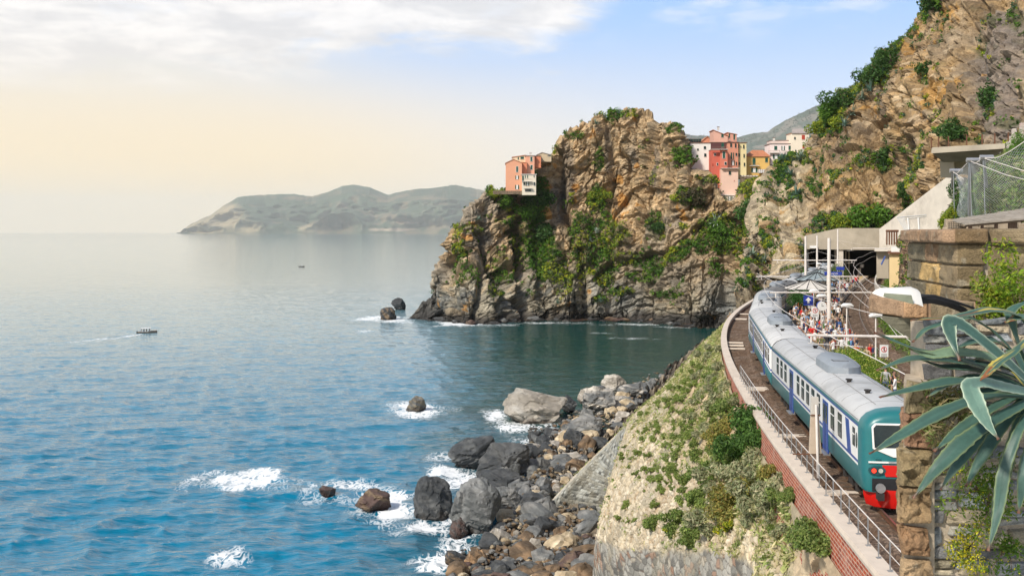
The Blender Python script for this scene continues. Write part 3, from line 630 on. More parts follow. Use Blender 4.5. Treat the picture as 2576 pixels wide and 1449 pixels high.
# ---- parapet : white cap on red brick
def brick_mat(name, c1, c2, mortar, scale=1.0, bw=.25, rh=.075, ms=.012, eff=None, pal=None):
    m, nt, b, out = nodes(name); t = nt.nodes.new('ShaderNodeTexBrick'); uv = nt.nodes.new('ShaderNodeUVMap')
    t.inputs['Scale'].default_value = scale; t.inputs['Brick Width'].default_value = bw; t.inputs['Row Height'].default_value = rh; t.inputs['Mortar Size'].default_value = ms; t.inputs['Mortar Smooth'].default_value = .3
    nz = noise(nt, 3, 3, .6, vec=uv.outputs[0]); dv = nt.nodes.new('ShaderNodeVectorMath'); dv.operation = 'SCALE'; dv.inputs['Scale'].default_value = .05
    cmb = nt.nodes.new('ShaderNodeCombineXYZ'); nt.links.new(nz, cmb.inputs[0]); nt.links.new(nz, cmb.inputs[1]); nt.links.new(cmb.outputs[0], dv.inputs[0])
    ad = nt.nodes.new('ShaderNodeVectorMath'); nt.links.new(uv.outputs[0], ad.inputs[0]); nt.links.new(dv.outputs[0], ad.inputs[1]); nt.links.new(ad.outputs[0], t.inputs['Vector'])
    for i, c in (('Color1', c1), ('Color2', c2), ('Mortar', mortar)): t.inputs[i].default_value = (*c, 1)
    col = t.outputs[0]
    if pal: col = mixrgb(nt, ramp(nt, noise(nt, .7, 6, .7, vec=uv.outputs[0]), .5, .66, 0, pal[3]), col, pal[:3])
    col = mixrgb(nt, 1.0, col, mixrgb(nt, ramp(nt, noise(nt, 6, 4, .7), .3, .7), (.75, .75, .75), (1.2, 1.2, 1.2)), 'MULTIPLY')
    nt.links.new(col, b.inputs['Base Color']); b.inputs['Roughness'].default_value = .9; b.inputs['Specular IOR Level'].default_value = .15
    bump(nt, b, t.outputs['Fac'], -.6, .03); return m
M_brick = brick_mat('red_brick', (.44, .10, .05), (.26, .05, .03), (.55, .40, .30), bw=.42, rh=.16, ms=.022, pal=(.55, .42, .34, .45))
M_cap = mat('parapet_cap', (.66, .56, .46), .8, var=.12, scale=1.2, dirt=(.42, .32, .24, .4), bmp=.2)
pw = empty('parapet_wall', (12.5, 45, TRK)); tag(pw, 'low red brick parapet with a pale stone cap curving along the outer track', 'wall')
cap = strip(parX, 18, 190, [(-.28, TRK+.02), (-.30, TRK+.14), (-.26, TRK+.30), (.26, TRK+.30), (.28, TRK+.02)], .8, 'cap', [M_cap]); cap.parent = pw; cap.location = (-12.5, -45, -TRK)
bk = strip(parX, 18, 190, [(.22, TRK-.6), (.22, TRK+.02), (-.2, TRK+.02), (-.24, TRK-1.0), (-.42, TRK-2.2), (-.55, TRK-3.2)], .8, 'brickwork', [M_brick]); bk.parent = pw; bk.location = (-12.5, -45, -TRK)
# ---- handrail
rl = empty('handrail', (13.2, 52, TRK)); tag(rl, 'thin grey metal handrail on the pale parapet cap', 'railing'); O = Vector((-13.2, -52, -TRK))
zc = TRK+.30
def rp(Y, z): p, t, r = frame(parX, Y); p = p+r*.12; return (p.x+O.x, p.y+O.y, z+O.z)
MB().tube([rp(Y, zc+.92) for Y in np.arange(20, 71, 1.0)], .020, 6).build('top_rail', M_pole, rl, True)
MB().tube([rp(Y, zc+.50) for Y in np.arange(20, 71, 1.0)], .012, 6).build('lower_rail', M_pole, rl, True)
Y = 20.5; proto = None
while Y < 71:
    if proto is None:
        b = MB(); b.box((0, 0, .46), (.036, .036, .92)); b.box((0, 0, .012), (.14, .14, .024)); proto = b.build('post', M_steel, rl); q = proto
    else: q = proto.copy(); link(q); q.parent = rl
    q.location = rp(Y, zc); Y += 1.25
# ---- concrete covers lying on the ballast
for k, (x, y) in enumerate([(1876, 980), (1868, 802), (1862, 803), (1858, 869), (1862, 877), (1880, 976), (1958, 1097), (2085, 1240), (1874, 790), (1853, 862)]):
    p = DZ(x, y, TRK-.1)
    if abs(p[0]-float(parX(p[1]))) > 3.2: continue
    Yc = p[1]; pp, t, r = frame(parX, Yc); b = MB(); b.box((0, 0, .03), (1.5, .55, .12)); o = b.build('duct_cover', M_cap, bevel=.01); o.location = (pp.x+1.05, Yc, TRK-.12); o.rotation_euler = (0, 0, math.atan2(r.y, r.x)+random.uniform(-.1, .1))
    tag(o, 'pale concrete duct cover lying on the ballast beside the parapet', 'slab', 'concrete covers along the ballast')
# ---------------- the stone-pitched slope under the railway
def sl(Y, pts): p, t, r = frame(parX, Y); k = float(np.interp(Y, [24, 64, 80, 100], [1.15, 1.0, .5, .25])); return [(p.x-.30-.1*k, Y, TRK-k), (p.x-.45-.1*k, Y, TRK-k-.35)]+pts
S = [sl(24, [(10, 24, -13), (9.2, 23, -16.5), (8.4, 23, -20), (7.6, 23, -24), (6.6, 22, -30), (5.4, 22, -38)]),
     sl(34, [(11, 34, -12.9), (10.0, 33, -16.5), (9.2, 33, -20), (8.4, 33, -24), (7.2, 32, -30), (5.8, 32, -38)]),
     sl(42, [(11.7, 41.5, -13.2), (10.7, 40.5, -15.5), (9.8, 40, -20), (9.0, 40, -24), (7.8, 39, -30), (6.4, 39, -38)]),
     sl(52, [(12.4, 51, -13.4), (11.6, 49.6, -14.8), (10.6, 48, -18), (9.4, 47, -24), (8.2, 47, -30), (6.8, 46, -38)]),
     sl(64, [(13.0, 62.5, -14.2), (11.8, 60.5, -16), (10.4, 58.5, -18.4), (9.2, 57, -24), (8, 56, -30), (6.4, 55, -38)]),
     sl(76, [(14.3, 75, -14.2), (12.0, 73, -17.6), (9.6, 70.5, -21.6), (8.5, 69, -26), (7.6, 68, -31), (6.5, 67, -38)]),
     sl(88, [(16.0, 89, -14.6), (12.8, 91, -18.8), (9.6, 92.5, -23.6), (7.7, 93, -28.2), (7.4, 93.5, -32), (7.0, 94, -38)]),
     sl(99, [(17.4, 102, -14.6), (14.2, 105, -18.2), (11.4, 106, -22.2), (9.9, 106, -27), (9.2, 106, -32), (9.2, 107, -38)]),
     sl(109, [(19.3, 111, -15), (16.2, 113.5, -18.2), (13.2, 116, -21.8), (12.4, 119, -27), (11.6, 124, -33), (11.4, 127, -38)]),
     sl(118, [(21.6, 119, -15.2), (18.0, 121, -18.8), (14.0, 123.5, -22.8), (10.6, 126.5, -29), (8.4, 128.5, -33), (7.4, 130, -38)]),
     sl(128, [(23.6, 128, -15.5), (19.4, 128.4, -19.6), (13.8, 129, -25.2), (8.4, 129.5, -30.6), (5.2, 130, -34), (2.6, 130, -38)]),
     sl(150, [(28.4, 150, -16), (23.6, 149, -21), (18.0, 148, -26.6), (13.2, 147, -31), (10.2, 146, -34.2), (7.4, 145, -38)]),
     sl(190, [(42, 190, -17), (36.5, 190, -22), (31, 190, -27), (26, 190, -31.5), (23.2, 190, -34), (20, 190, -38)]),
     sl(250, [(62, 250, -18), (56, 250, -23), (50, 250, -28), (46, 250, -32), (42, 250, -35), (40, 250, -38)]),
     sl(320, [(80, 320, -18), (75, 320, -23), (70, 320, -28), (66, 320, -32), (63, 320, -35), (60, 320, -38)])]
S = np.array([[tuple(q) for q in r] for r in S], float)
Ys = np.array([24, 34, 42, 52, 64, 76, 88, 99, 109, 118, 128, 150, 190, 250, 320.])
tu = np.interp(np.concatenate([np.linspace(24, 132, 760), np.linspace(132.3, 200, 170), np.linspace(201, 320, 80)]), Ys, np.arange(len(Ys)))
nv = 420; G = crm(crm(S, None, 0, tu), nv, 1, np.linspace(0, 7, nv)); nrm = gridnormals(G); P = G.reshape(-1, 3); n = nrm.reshape(-1, 3)
if n[:, 0].mean() > 0: n = -n
nu = len(tu); x, y = project_px(P); tt = np.tile(np.linspace(0, 7, nv), nu); uu = np.repeat(tu, nv)
arc = np.linalg.norm(np.diff(G, axis=1), axis=2); arc = np.concatenate([np.zeros((nu, 1)), np.cumsum(arc, 1)], 1).ravel(); sY = np.repeat(np.cumsum(np.concatenate([[0], np.linalg.norm(np.diff(G[:, 3], axis=0), axis=1)])), nv)
# three kinds of surface : earth at the top, pale pitched stones, dark coursed wall
bastion = sstep(uu, 7.55, 7.9)*sstep(-uu, -10.35, -9.9)*sstep(tt, 4.0, 4.25)
greyw = sstep(tt+.12*fbm(P/3, 2, 6), 4.75, 5.0)*(uu < 7.6)
greyw = np.maximum(greyw*(uu < 7.2), 0)
wl_ = ((uu < 5) & (tt > 3.65)) | (uu >= 5) & (tt > 4.75) & (uu < 7.5)
bd = np.interp(uu, [0, 1, 2, 3, 4, 5, 6, 7.4], [2.6, 2.75, 2.9, 3.3, 3.95, 4.05, 4.95, 5.2]); greyw = sstep(tt-bd+.1*fbm(P/2, 3, 5), -.04, .06)*(uu < 7.6)
slab = np.clip(bastion+greyw, 0, 1)
q = np.stack([sY*.94+arc*.34, arc*.94-sY*.34, 0*sY], 1)
offc, (i1, i2, i3), gap = cells(q/np.array([.62, .34, 1.])+np.array([0, 0, .5]), 5)
q2 = np.stack([sY+.3*arc, arc*1.0-sY*.15, 0*sY], 1); off2, (j1, j2, j3), gap2 = cells(np.stack([q2[:, 0]/1.15, q2[:, 1]/.38, 0*sY+.5], 1), 6)
row = np.floor(arc/.46+.15*vnoise(P/4, 3)).astype(np.int64); br = np.floor(sY/1.15+hsh(row, row*0, row*0, 3)*3).astype(np.int64); bi = hsh(row, br, row*0, 9); bf = (sY/1.15+hsh(row, row*0, row*0, 3)*3) % 1; rf = (arc/.46+.15*vnoise(P/4, 3)) % 1
jb = np.minimum(np.minimum(bf, 1-bf)*.8, np.minimum(rf, 1-rf)*.36)
earth = sstep(-tt+.5*fbm(P/4, 3, 8), -np.interp(uu, [0, 2, 3, 4, 5, 6, 8, 10, 14], [2.3, 2.6, 3.1, 3.4, 3.0, 2.9, 2.5, 2.2, 2.2]), -np.interp(uu, [0, 2, 3, 4, 5, 6, 8, 10, 14], [1.6, 2.0, 2.2, 2.5, 2.0, 1.9, 1.7, 1.6, 1.6]))
d_st = .13*np.clip(gap*3.5, 0, 1)+.10*(i1-.5)+.05*(i2-.5)
d_gw = .06*np.clip(gap2*4, 0, 1)+.05*(j1-.5); d_ba = .07*np.clip(jb*25, 0, 1)+.06*(bi-.5)
bs = (bastion > .5)
disp = d_st*(1-slab)+np.where(bs, d_ba, d_gw)*slab; disp = disp*(1-earth)+earth*(.35*fbm(P/1.6, 4, 9)+.25*facet(P, 2.4, 3)); disp *= np.clip((tt-.7)*1.5, 0, 1)
P2 = P+n*disp[:, None]
c = np.repeat(np.array([[.57, .48, .335]]), len(P), 0)*(.6+.65*i2)[:, None]; c = lerp(c, np.array([.70, .62, .48]), (i3 > .7)*.6); c = lerp(c, np.array([.42, .30, .18]), (i3 < .15)*.6)
c = lerp(c, np.array([.22, .17, .11]), sstep(-gap, -.12, -.02)*.6); c = lerp(c, np.array([.36, .27, .17]), sstep(fbm(P/5, 4, 33, .6), 0, .4)*.45)
cg = np.repeat(np.array([[.27, .255, .22]]), len(P), 0)*(.4+1.15*j2)[:, None]; cg = lerp(cg, np.array([.34, .17, .09]), (j3 > .86)*.6); cg = lerp(cg, np.array([.42, .36, .27]), (j3 < .2)*.6); cg = lerp(cg, np.array([.10, .09, .08]), sstep(-gap2, -.14, -.03)*.7)
cb = np.repeat(np.array([[.27, .275, .25]]), len(P), 0)*(.25+1.45*bi)[:, None]; cb = lerp(cb, np.array([.33, .32, .27]), sstep(rf*0+hsh(row, row*0, row*0, 21), .72, .74)*.7); cb = lerp(cb, np.array([.42, .40, .34]), sstep(-jb, -.035, -.012)*.55)
ce = np.repeat(np.array([[.44, .34, .22]]), len(P), 0)*(1+.5*fbm(P/1.2, 4, 44))[:, None]; ce = lerp(ce, np.array([.50, .32, .20]), sstep(fbm(P/3, 3, 46), .1, .35)*.5)
c = c*(1-slab)[:, None]+np.where(bs[:, None], cb, cg)*slab[:, None]; c = c*(1-earth)[:, None]+ce*earth[:, None]
# smooth cement band along the foot of the far slope
band = (uu > 9.9)*sstep(tt, 5.0, 5.1)*sstep(-tt, -6.6, -6.3); c = lerp(c, np.array([.50, .45, .37]), band*.8)
slv = sstep(fbm(P/3.5, 4, 55, .6)+np.clip(3.4-tt, -1, 1.2)*.34-(uu < 2)*.3, .12, .42)*(1-slab)*(uu < 12.5); gr_ = sstep(fbm(P/1.8, 3, 57)+np.clip(2.6-tt, -.8, 1)*.5, .1, .5)*(1-slab)*(uu > 5)
c = lerp(c, np.array([.42, .38, .23]), gr_*.5); c = lerp(c, np.array([.26, .26, .13]), slv*.3); c = lerp(c, np.array([.30, .27, .20]), sstep(fbm(P/np.array([2.2, 6, 6]), 4, 73, .6), .05, .4)*.45)
M_slope = vmat('pitched_stone', scale=1.2, fine=6, var=.22, bmp=.5, bd=.06)
slope = mesh_np('slope', P2, gridfaces(nu, nv), [M_slope], col=np.clip(c, .01, 1))
tag(slope, 'steep stone pitched slope with clumps of shrubs under the railway', 'slope', kind='structure')
SP, Sn, SU, ST = P2, n, uu, tt
def on_slope(px, py):
    """point of the slope seen at a bearing : nearest hit"""
    X_, Y_ = project_px(SP); m = np.where((abs(X_-px) < 6) & (abs(Y_-py) < 6))[0]
    if len(m) == 0: return None
    i = m[np.argmin(SP[m, 1])]; return SP[i], Sn[i]
# ---------------- shore : rubble beach between the sea and the slope
def shore():
    nu, nv = 160, 150; A = [(-30, 88), (-16, 104), (-9, 118), (-3, 140), (2, 160), (10, 185), (20, 215), (34, 262), (58, 330)]; B = [(9, 85), (8.5, 98), (10.5, 112), (8, 129), (7.5, 146), (15, 168), (22.5, 190), (40, 250), (62, 330)]
    A = crm(np.array(A, float), nu, 0); B = crm(np.array(B, float), nu, 0); t = np.linspace(0, 1, nv)[None, :, None]; G = A[:, None]*(1-t)+B[:, None]*t
    z = SEA-2.6+3.9*np.linspace(0, 1, nv)[None]**.8+0*G[:, :, 0]; P = np.stack([G[:, :, 0], G[:, :, 1], z], 2).reshape(-1, 3)
    P[:, 2] += .9*facet(P, 2.6, 4)+.5*facet(P, 1.1, 8)+.5*fbm(P/5, 3, 2)
    _, (a, b, c_), gap = cells(P/1.1, 8); c = np.repeat(np.array([[.22, .18, .13]]), len(P), 0)*(.5+a)[:, None]; c = lerp(c, np.array([.05, .045, .04]), sstep(-(P[:, 2]-SEA), -1.2, -.1)*.8)
    o = mesh_np('shore', P, gridfaces(nu, nv), [M_bould], col=c); tag(o, 'dark rubble shore at the foot of the stone slope', 'shore', kind='structure')
shore()
# ================================================================== BOULDERS
def rock_mesh(seed, elong=(1, 1, 1), jag=.30, tone=(.2, .2, .19), tone2=(.3, .28, .24), sub=5, layer=0.0, round_=.5):
    bm = bmesh.new(); bmesh.ops.create_icosphere(bm, subdivisions=sub, radius=1); V = np.array([v.co[:] for v in bm.verts]); F = np.array([[v.index for v in f.verts] for f in bm.faces]); bm.free()
    g = np.random.default_rng(seed); n = V.copy()
    # cut with random planes for broad faces, then chip
    for k in range(int(34-20*round_)):
        d = g.normal(size=3); d /= np.linalg.norm(d); h = .46+.34*g.random()+.26*round_; s = V@d; V = V-np.outer(np.clip(s-h, 0, None)*.92, d)
    V = V*np.array(elong)
    V += n*(jag*.35*facet(V+seed*3.1, .9, seed)+jag*.22*facet(V*np.array([1, 1, 1+3*layer])+seed, .38, seed+5)+jag*.10*fbm(V*6+seed, 4, seed+7))[:, None]
    q = V@np.array([[.8, 0, .6], [0, 1, 0], [-.6, 0, .8]]); a = fbm(q*np.array([1.2, 1.2, 5])+seed, 4, seed+2)
    c = lerp(np.repeat(np.array([tone]), len(V), 0), np.array(tone2), sstep(a, -.1, .4)); c *= (1+.3*fbm(V*5, 3, seed))[:, None]
    me = mesh_np('boulder', V, F, [M_bould], col=np.clip(c, .01, 1), obj=False); return me
DK, DK2 = (.050, .054, .057), (.10, .102, .10); GR, GR2 = (.125, .13, .128), (.235, .23, .215); LT, LT2 = (.30, .27, .225), (.50, .46, .40); BR, BR2 = (.12, .085, .055), (.25, .165, .095); TN, TN2 = (.42, .33, .21), (.60, .50, .35); WB, WB2 = (.10, .065, .055), (.22, .16, .10)
# bearing x centre, y of foot, width, height, tone, seed, tilt, label
BIG = [(1084, 1316, 112, 104, DK, DK2, 3, 0, .75, 'rounded near-black boulder standing in white surf', 'boulder'),
       (1192, 1358, 126, 136, GR, (.24, .24, .23), 5, .25, .8, 'large egg-shaped grey boulder leaning beside the rounded black one', 'boulder'),
       (1198, 1186, 130, 74, DK, GR, 8, -.35, .3, 'dark grey slab-like boulder pointing up to the right at the water edge', 'boulder'),
       (1262, 1212, 150, 84, DK, DK2, 11, -.3, .3, 'split charcoal boulder behind the slab-like one', 'boulder'),
       (1262, 1238, 122, 40, DK, DK2, 14, .1, .4, 'low flat dark boulder in front of the split charcoal one', 'boulder'),
       (1340, 1070, 168, 84, LT, (.38, .36, .32), 19, .05, .5, 'huge pale grey boulder furthest out in the cove, largest of all', 'boulder'),
       (1504, 1046, 96, 62, GR, LT2, 21, -.35, .3, 'light grey wedge boulder beside the huge pale one', 'boulder'),
       (1545, 998, 62, 54, LT, LT2, 22, -.5, .2, 'slanting pale grey slab highest at the end of the boulder bank', 'boulder'),
       (1583, 1008, 78, 40, GR, LT2, 24, -.2, .25, 'pale grey boulder touching the stone slope at its far end', 'boulder'),
       (1480, 1012, 50, 30, LT, LT2, 25, -.1, .5, 'small pale boulder between the huge pale one and the slanting slab', 'boulder'),
       (1474, 1110, 96, 60, GR, GR2, 27, -.2, .4, 'grey pointed boulder resting behind the black rounded one by the wall', 'boulder'),
       (1449, 1136, 62, 54, DK, DK2, 29, 0, .8, 'small rounded black boulder just left of the stone slope', 'boulder'),
       (1430, 1035, 46, 40, DK, GR, 30, 0, .4, 'dark grey boulder tucked against the right side of the huge pale one', 'boulder'),
       (1283, 1212, 60, 50, GR, GR, 32, .2, .6, 'mid-grey boulder standing upright below the split charcoal one', 'boulder'),
       (1268, 1300, 88, 62, GR, GR2, 34, .1, .6, 'grey boulder behind the egg-shaped one', 'boulder'),
       (1150, 1362, 50, 56, WB, DK2, 36, 0, .5, 'reddish wet boulder squeezed below the egg-shaped grey one', 'boulder'),
       (1045, 1040, 54, 40, GR, (.2, .17, .12), 40, -.3, .1, 'lone pointed rock ringed by foam off the boulder bank', 'rock'),
       (823, 1254, 42, 28, WB, DK2, 41, .2, .4, 'small dark rock alone in the surf, furthest from the shore', 'rock'),
       (932, 1296, 90, 54, WB, WB2, 43, 0, .3, 'brown wet flat-topped rock in the surf left of the rounded black boulder', 'rock'),
       (1003, 781, 36, 32, DK, DK, 47, -.2, .2, 'dark sea stack rising off the tip of the headland, the taller of two', 'rock'),
       (974, 807, 46, 34, DK, WB2, 48, .4, .2, 'dark sea rock with a wet brown foot, the nearer of the two off the headland', 'rock'),
       (1203, 1452, 70, 64, BR, (.42, .26, .14), 50, -.2, .5, 'orange-brown boulder at the bottom of the heap beside the water', 'boulder'),
       (1145, 1432, 62, 38, DK, WB2, 52, 0, .5, 'low dark boulder at the water edge left of the orange-brown one', 'boulder'),
       (1345, 1290, 0, 0, DK, DK2, 53, 0, 0, '', '')]
for (x, yf, w, h, t1, t2, seed, tilt, rd, lab, cat) in BIG:
    if not w: continue
    far_ = yf < 900
    Z = SEA-.2 if (x < 1250 or far_ or 1300 < x < 1400 and yf < 1080) else SEA+.5
    X, Y, Z = DZ(x, yf, Z); W = w/2576*Y; H = h/2576*Y
    me = rock_mesh(seed, (1, .85, 1), .26, t1, t2, 5, .6 if 'slab' in lab or 'egg' in lab else .2, rd); V = np.array([v.co[:] for v in me.vertices]); mn, mx = V.min(0), V.max(0)
    o = link(bpy.data.objects.new('boulder' if cat == 'boulder' else 'sea_rock', me)); s = (W/(mx[0]-mn[0]), W*.95/(mx[1]-mn[1]), H*1.22/(mx[2]-mn[2]))
    o.scale = s; o.location = (X, Y+W*.40, Z+H*.42); o.rotation_euler = (0, tilt, 0); tag(o, lab, cat, 'big boulders and rocks along the shore')
# the heap of smaller boulders : meshes shared, each stone its own object
TONES = [(DK, DK2), (GR, GR2), (BR, BR2), (TN, TN2), (LT, LT2), (WB, WB2)]; RM = [[rock_mesh(100+i*10+k, ((1.25, 1, .8), (1, 1.1, 1), (1.4, .9, .6), (1, 1, 1.2))[k], .34, a, b, 3, .3, .3) for k in range(4)] for i, (a, b) in enumerate(TONES)]
NAMES = ['small charcoal boulder wedged in the heap below the stone slope', 'small grey boulder wedged in the heap below the stone slope', 'small rusty brown boulder wedged in the heap below the stone slope', 'small sandy stone block lying in the heap below the stone slope', 'small pale grey boulder wedged in the heap below the stone slope', 'small reddish wet boulder wedged in the heap at the water edge']
poly = [(1125, 1470), (1160, 1400), (1225, 1372), (1262, 1300), (1250, 1240), (1180, 1210), (1340, 1150), (1330, 1085), (1420, 1068), (1470, 1040), (1560, 990), (1650, 950), (1668, 945), (1600, 1030), (1540, 1090), (1420, 1215), (1368, 1272), (1400, 1292), (1500, 1300), (1492, 1340), (1480, 1470)]
def inside(x, y, P):
    r = False; j = len(P)-1
    for i in range(len(P)):
        if (P[i][1] > y) != (P[j][1] > y) and x < (P[j][0]-P[i][0])*(y-P[i][1])/(P[j][1]-P[i][1])+P[i][0]: r = not r
        j = i
    return r
g = random.Random(12); placed = []; tries = 0
while len(placed) < 285 and tries < 20000:
    tries += 1; x = g.uniform(1110, 1670); y = g.uniform(945, 1470)
    if not inside(x, y, poly): continue
    Y = 92736/(y-583)*.96; s = g.choice([.6, .8, .9, 1.1, 1.3, 1.5, 1.9])*(1.15 if y > 1250 else 1.0)
    X = (x-1288)/2576*Y
    if any((X-a)**2+(Y-b)**2 < ((s+c)*.46)**2 for a, b, c in placed): continue
    placed.append((X, Y, s))
    wall = (x > 1300+(1290-y)*.55)
    i = g.choices(range(6), [5, 3, 6, 1.5, .5, 4] if y > 1290 else ([2, 4, 1, 5, 4, 0] if wall else [6, 4, 1, 0, 1, 2]))[0]
    o = link(bpy.data.objects.new('boulder', RM[i][g.randrange(4)])); o.location = (X, Y, SEA+.55+s*.22+(.6 if wall else 0)*.8+g.uniform(-.1, .25)); o.scale = (s*g.uniform(.8, 1.25), s*g.uniform(.8, 1.2), s*g.uniform(.65, 1.1)); o.rotation_euler = (g.uniform(-.5, .5), g.uniform(-.5, .5), g.uniform(0, 6.28))
    zn = 'at the cove end of the heap' if y < 1090 else ('beside the dark stone bastion' if x > 1330 and y < 1300 else ('in the lowest part of the heap' if y > 1310 else 'in the middle of the heap')); sz = 'tiny' if s < .7 else ('small' if s < 1.0 else 'mid-sized')
    tag(o, sz+' '+NAMES[i].replace('small ', '').split(' wedged')[0].split(' lying')[0]+' '+zn, 'boulder', 'heap of small boulders at the foot of the slope')
# loose shingle and cobbles filling the gaps of the heap
def shingle():
    gg = np.random.default_rng(31); bm = bmesh.new(); bmesh.ops.create_icosphere(bm, subdivisions=1, radius=1); V0 = np.array([v.co[:] for v in bm.verts]); F0 = np.array([[v.index for v in f.verts] for f in bm.faces]); bm.free(); V = []; F = []; C = []; n = 0
    tn = np.array([DK2, GR, GR2, BR2, TN, WB2, LT]); 
    while n < 1900:
        x, y = gg.uniform(1110, 1670), gg.uniform(945, 1470)
        if not inside(x, y, poly): continue
        X, Y, Z = DZ(x, y, SEA+.2); s = gg.uniform(.12, .42); v = V0*(1+.35*gg.normal(size=(12, 1))*.5)*s*np.array([gg.uniform(.8, 1.4), 1, gg.uniform(.5, .9)]); a = gg.random()*6.28; r = np.array([[math.cos(a), -math.sin(a), 0], [math.sin(a), math.cos(a), 0], [0, 0, 1]])
        V.append(v@r.T+np.array([X, Y, SEA+.5+(.9 if x > 1300+(1290-y)*.55 else .1)+gg.uniform(-.2, .5)])); F.append(F0+n*12); C.append(np.repeat(tn[gg.integers(0, 7)][None]*gg.uniform(.4, .95), 12, 0)); n += 1
    o = mesh_np('shingle', np.concatenate(V), np.concatenate(F), [M_bould], col=np.clip(np.concatenate(C), .01, 1)); tag(o, 'loose cobbles and broken stone filling the gaps between the shore boulders', 'cobbles', kind='stuff')
shingle()
# skirt of rocks where the headland meets the water
FR = []
for k in range(60):
    x = 1040+k*13.2+g.uniform(-5, 5)
    if x > 1800: break
    yf = np.interp(x, hx, hf); X, Y, Z = DZ(x, yf+g.uniform(-1, 3), SEA); s = g.uniform(1.0, 3.6); o = link(bpy.data.objects.new('shore_rock', RM[g.choice([0, 5, 0, 1])][g.randrange(4)])); o.location = (X, Y+1, Z); o.scale = (s*1.3, s, s*g.uniform(.35, .7)); o.rotation_euler = (0, 0, g.uniform(0, 6))
    tag(o, 'low dark rock washed by the sea along the foot of the headland', 'rock', 'dark rocks along the foot of the headland')

# ================================================================== SHRUBS ON THE SLOPE
def bush_parts(name, seed, r, cols, per=420, size=.055, flat=.75, woody=(.12, .09, .06), lobes=5, long=1.0):
    gg = np.random.default_rng(seed); C = [(0, 0, r*.45)]+[(gg.normal()*r*.45, gg.normal()*r*.4, r*(.25+.5*gg.random())) for _ in range(lobes)]; R_ = [r*.6]+[r*(.3+.25*gg.random()) for _ in range(lobes)]
    leaf = leafcloud(name, C, R_, [int(per*(q/r)**1.5*2) for q in R_], size, cols, flat=flat, asmesh=True, seed=seed, shell=.35, long=long)
    b = MB()
    for k in range(7):
        a = gg.random()*6.28; e = .35+.6*gg.random(); tip = Vector((math.cos(a)*r*.75*e, math.sin(a)*r*.75*e, r*(.45+.45*gg.random()))); b.tube([(0, 0, -r*.15), tip*.45+Vector((gg.normal()*.05*r, 0, 0)), tip], [r*.05, r*.03, r*.012], 5)
    return leaf, b
M_wood = mat('twig_wood', (.14, .10, .07), .9, var=.3)
def bush_proto(name, seed, r, cols, **k):
    leaf, b = bush_parts(name, seed, r, cols, **k); st_ = b.build('stems', M_wood); me = st_.data; bpy.data.objects.remove(st_); return leaf, me
def place_bush(pr, loc, s, label, cat, group, rz=0, name='shrub', tilt=(0, 0)):
    o = empty(name, loc, rz); o.scale = (s, s, s*random.uniform(.85, 1.1)); o.rotation_euler = (tilt[0], tilt[1], rz)
    for nm, me in (('foliage', pr[0]), ('stems', pr[1])): q = link(bpy.data.objects.new(nm, me)); q.parent = o
    tag(o, label, cat, group); return o
G1 = [(.14, .20, .05), (.19, .26, .06), (.10, .16, .04), (.24, .28, .09)]; G2 = [(.28, .30, .17), (.36, .36, .21), (.21, .25, .13), (.42, .38, .24)]; G3 = [(.22, .22, .05), (.30, .22, .06), (.16, .18, .05), (.34, .30, .09)]; G4 = [(.05, .11, .025), (.07, .15, .03), (.11, .2, .045)]
cush = [bush_proto('cushion', 200+k, .5, G1, per=170, size=.06, flat=.7, lobes=4) for k in range(3)]; cush2 = [bush_proto('cushion', 210+k, .5, [(.22, .29, .07), (.27, .32, .09), (.16, .23, .06)], per=170, size=.06, flat=.6, lobes=4) for k in range(2)]
big_g = [bush_proto('bush', 220+k, 1.0, G1, per=620, size=.075, lobes=7) for k in range(2)]; big_s = [bush_proto('bush', 230+k, 1.0, G2, per=620, size=.08, lobes=7, long=1.5) for k in range(2)]; big_o = [bush_proto('bush', 240+k, 1.0, G3, per=700, size=.07, lobes=7) for k in range(2)]; big_d = [bush_proto('bush', 250+k, 1.0, G4, per=800, size=.07, flat=1.0, lobes=8) for k in range(2)]
yelb = bush_proto('bush', 261, .5, [(.5, .45, .02), (.3, .34, .03), (.1, .16, .02)], per=260, size=.06)
g = random.Random(5)
zones = [(1690, 1000, 60, 60, 34), (1740, 940, 60, 60, 40), (1640, 1100, 50, 60, 26), (1720, 1090, 60, 60, 36), (1790, 1010, 40, 90, 24), (1640, 1220, 50, 60, 20), (1570, 1290, 40, 40, 8), (1560, 1160, 30, 50, 8), (1680, 1180, 60, 50, 22), (1780, 1120, 60, 70, 20), (1740, 1260, 40, 40, 12)]
cnt = 0
for (cx, cy, rx, ry, k) in zones:
    for _ in range(k):
        x, y = g.gauss(cx, rx*.6), g.gauss(cy, ry*.6); r = on_slope(x, y)
        if r is None or cnt > 292: continue
        i = np.argmin(abs(SP-r[0]).sum(1)); 
        if ST[i] < 1.2 or ST[i] > 5.6 or SU[i] > 11.5 and ST[i] > 4.2: continue
        if SU[i] > 7.6 and ST[i] > 3.8 and SU[i] < 10.3: continue
        s = g.uniform(.4, 1.15); pr = g.choice(cush+cush2+cush2); place_bush(pr, tuple(r[0]+r[1]*.05), s, ('pale' if pr in cush2 else 'deep')+' green cushion plant '+('near the far end of the slope' if y < 1010 else 'at mid height of the slope' if y < 1140 else 'low between the pale stones')+(', on its seaward edge' if x < 1690 else ', near the parapet' if x > 1770 else ''), 'plant', 'cushion plants dotted over the stone slope', g.uniform(0, 6), 'cushion_plant', (0, -.5)); cnt += 1
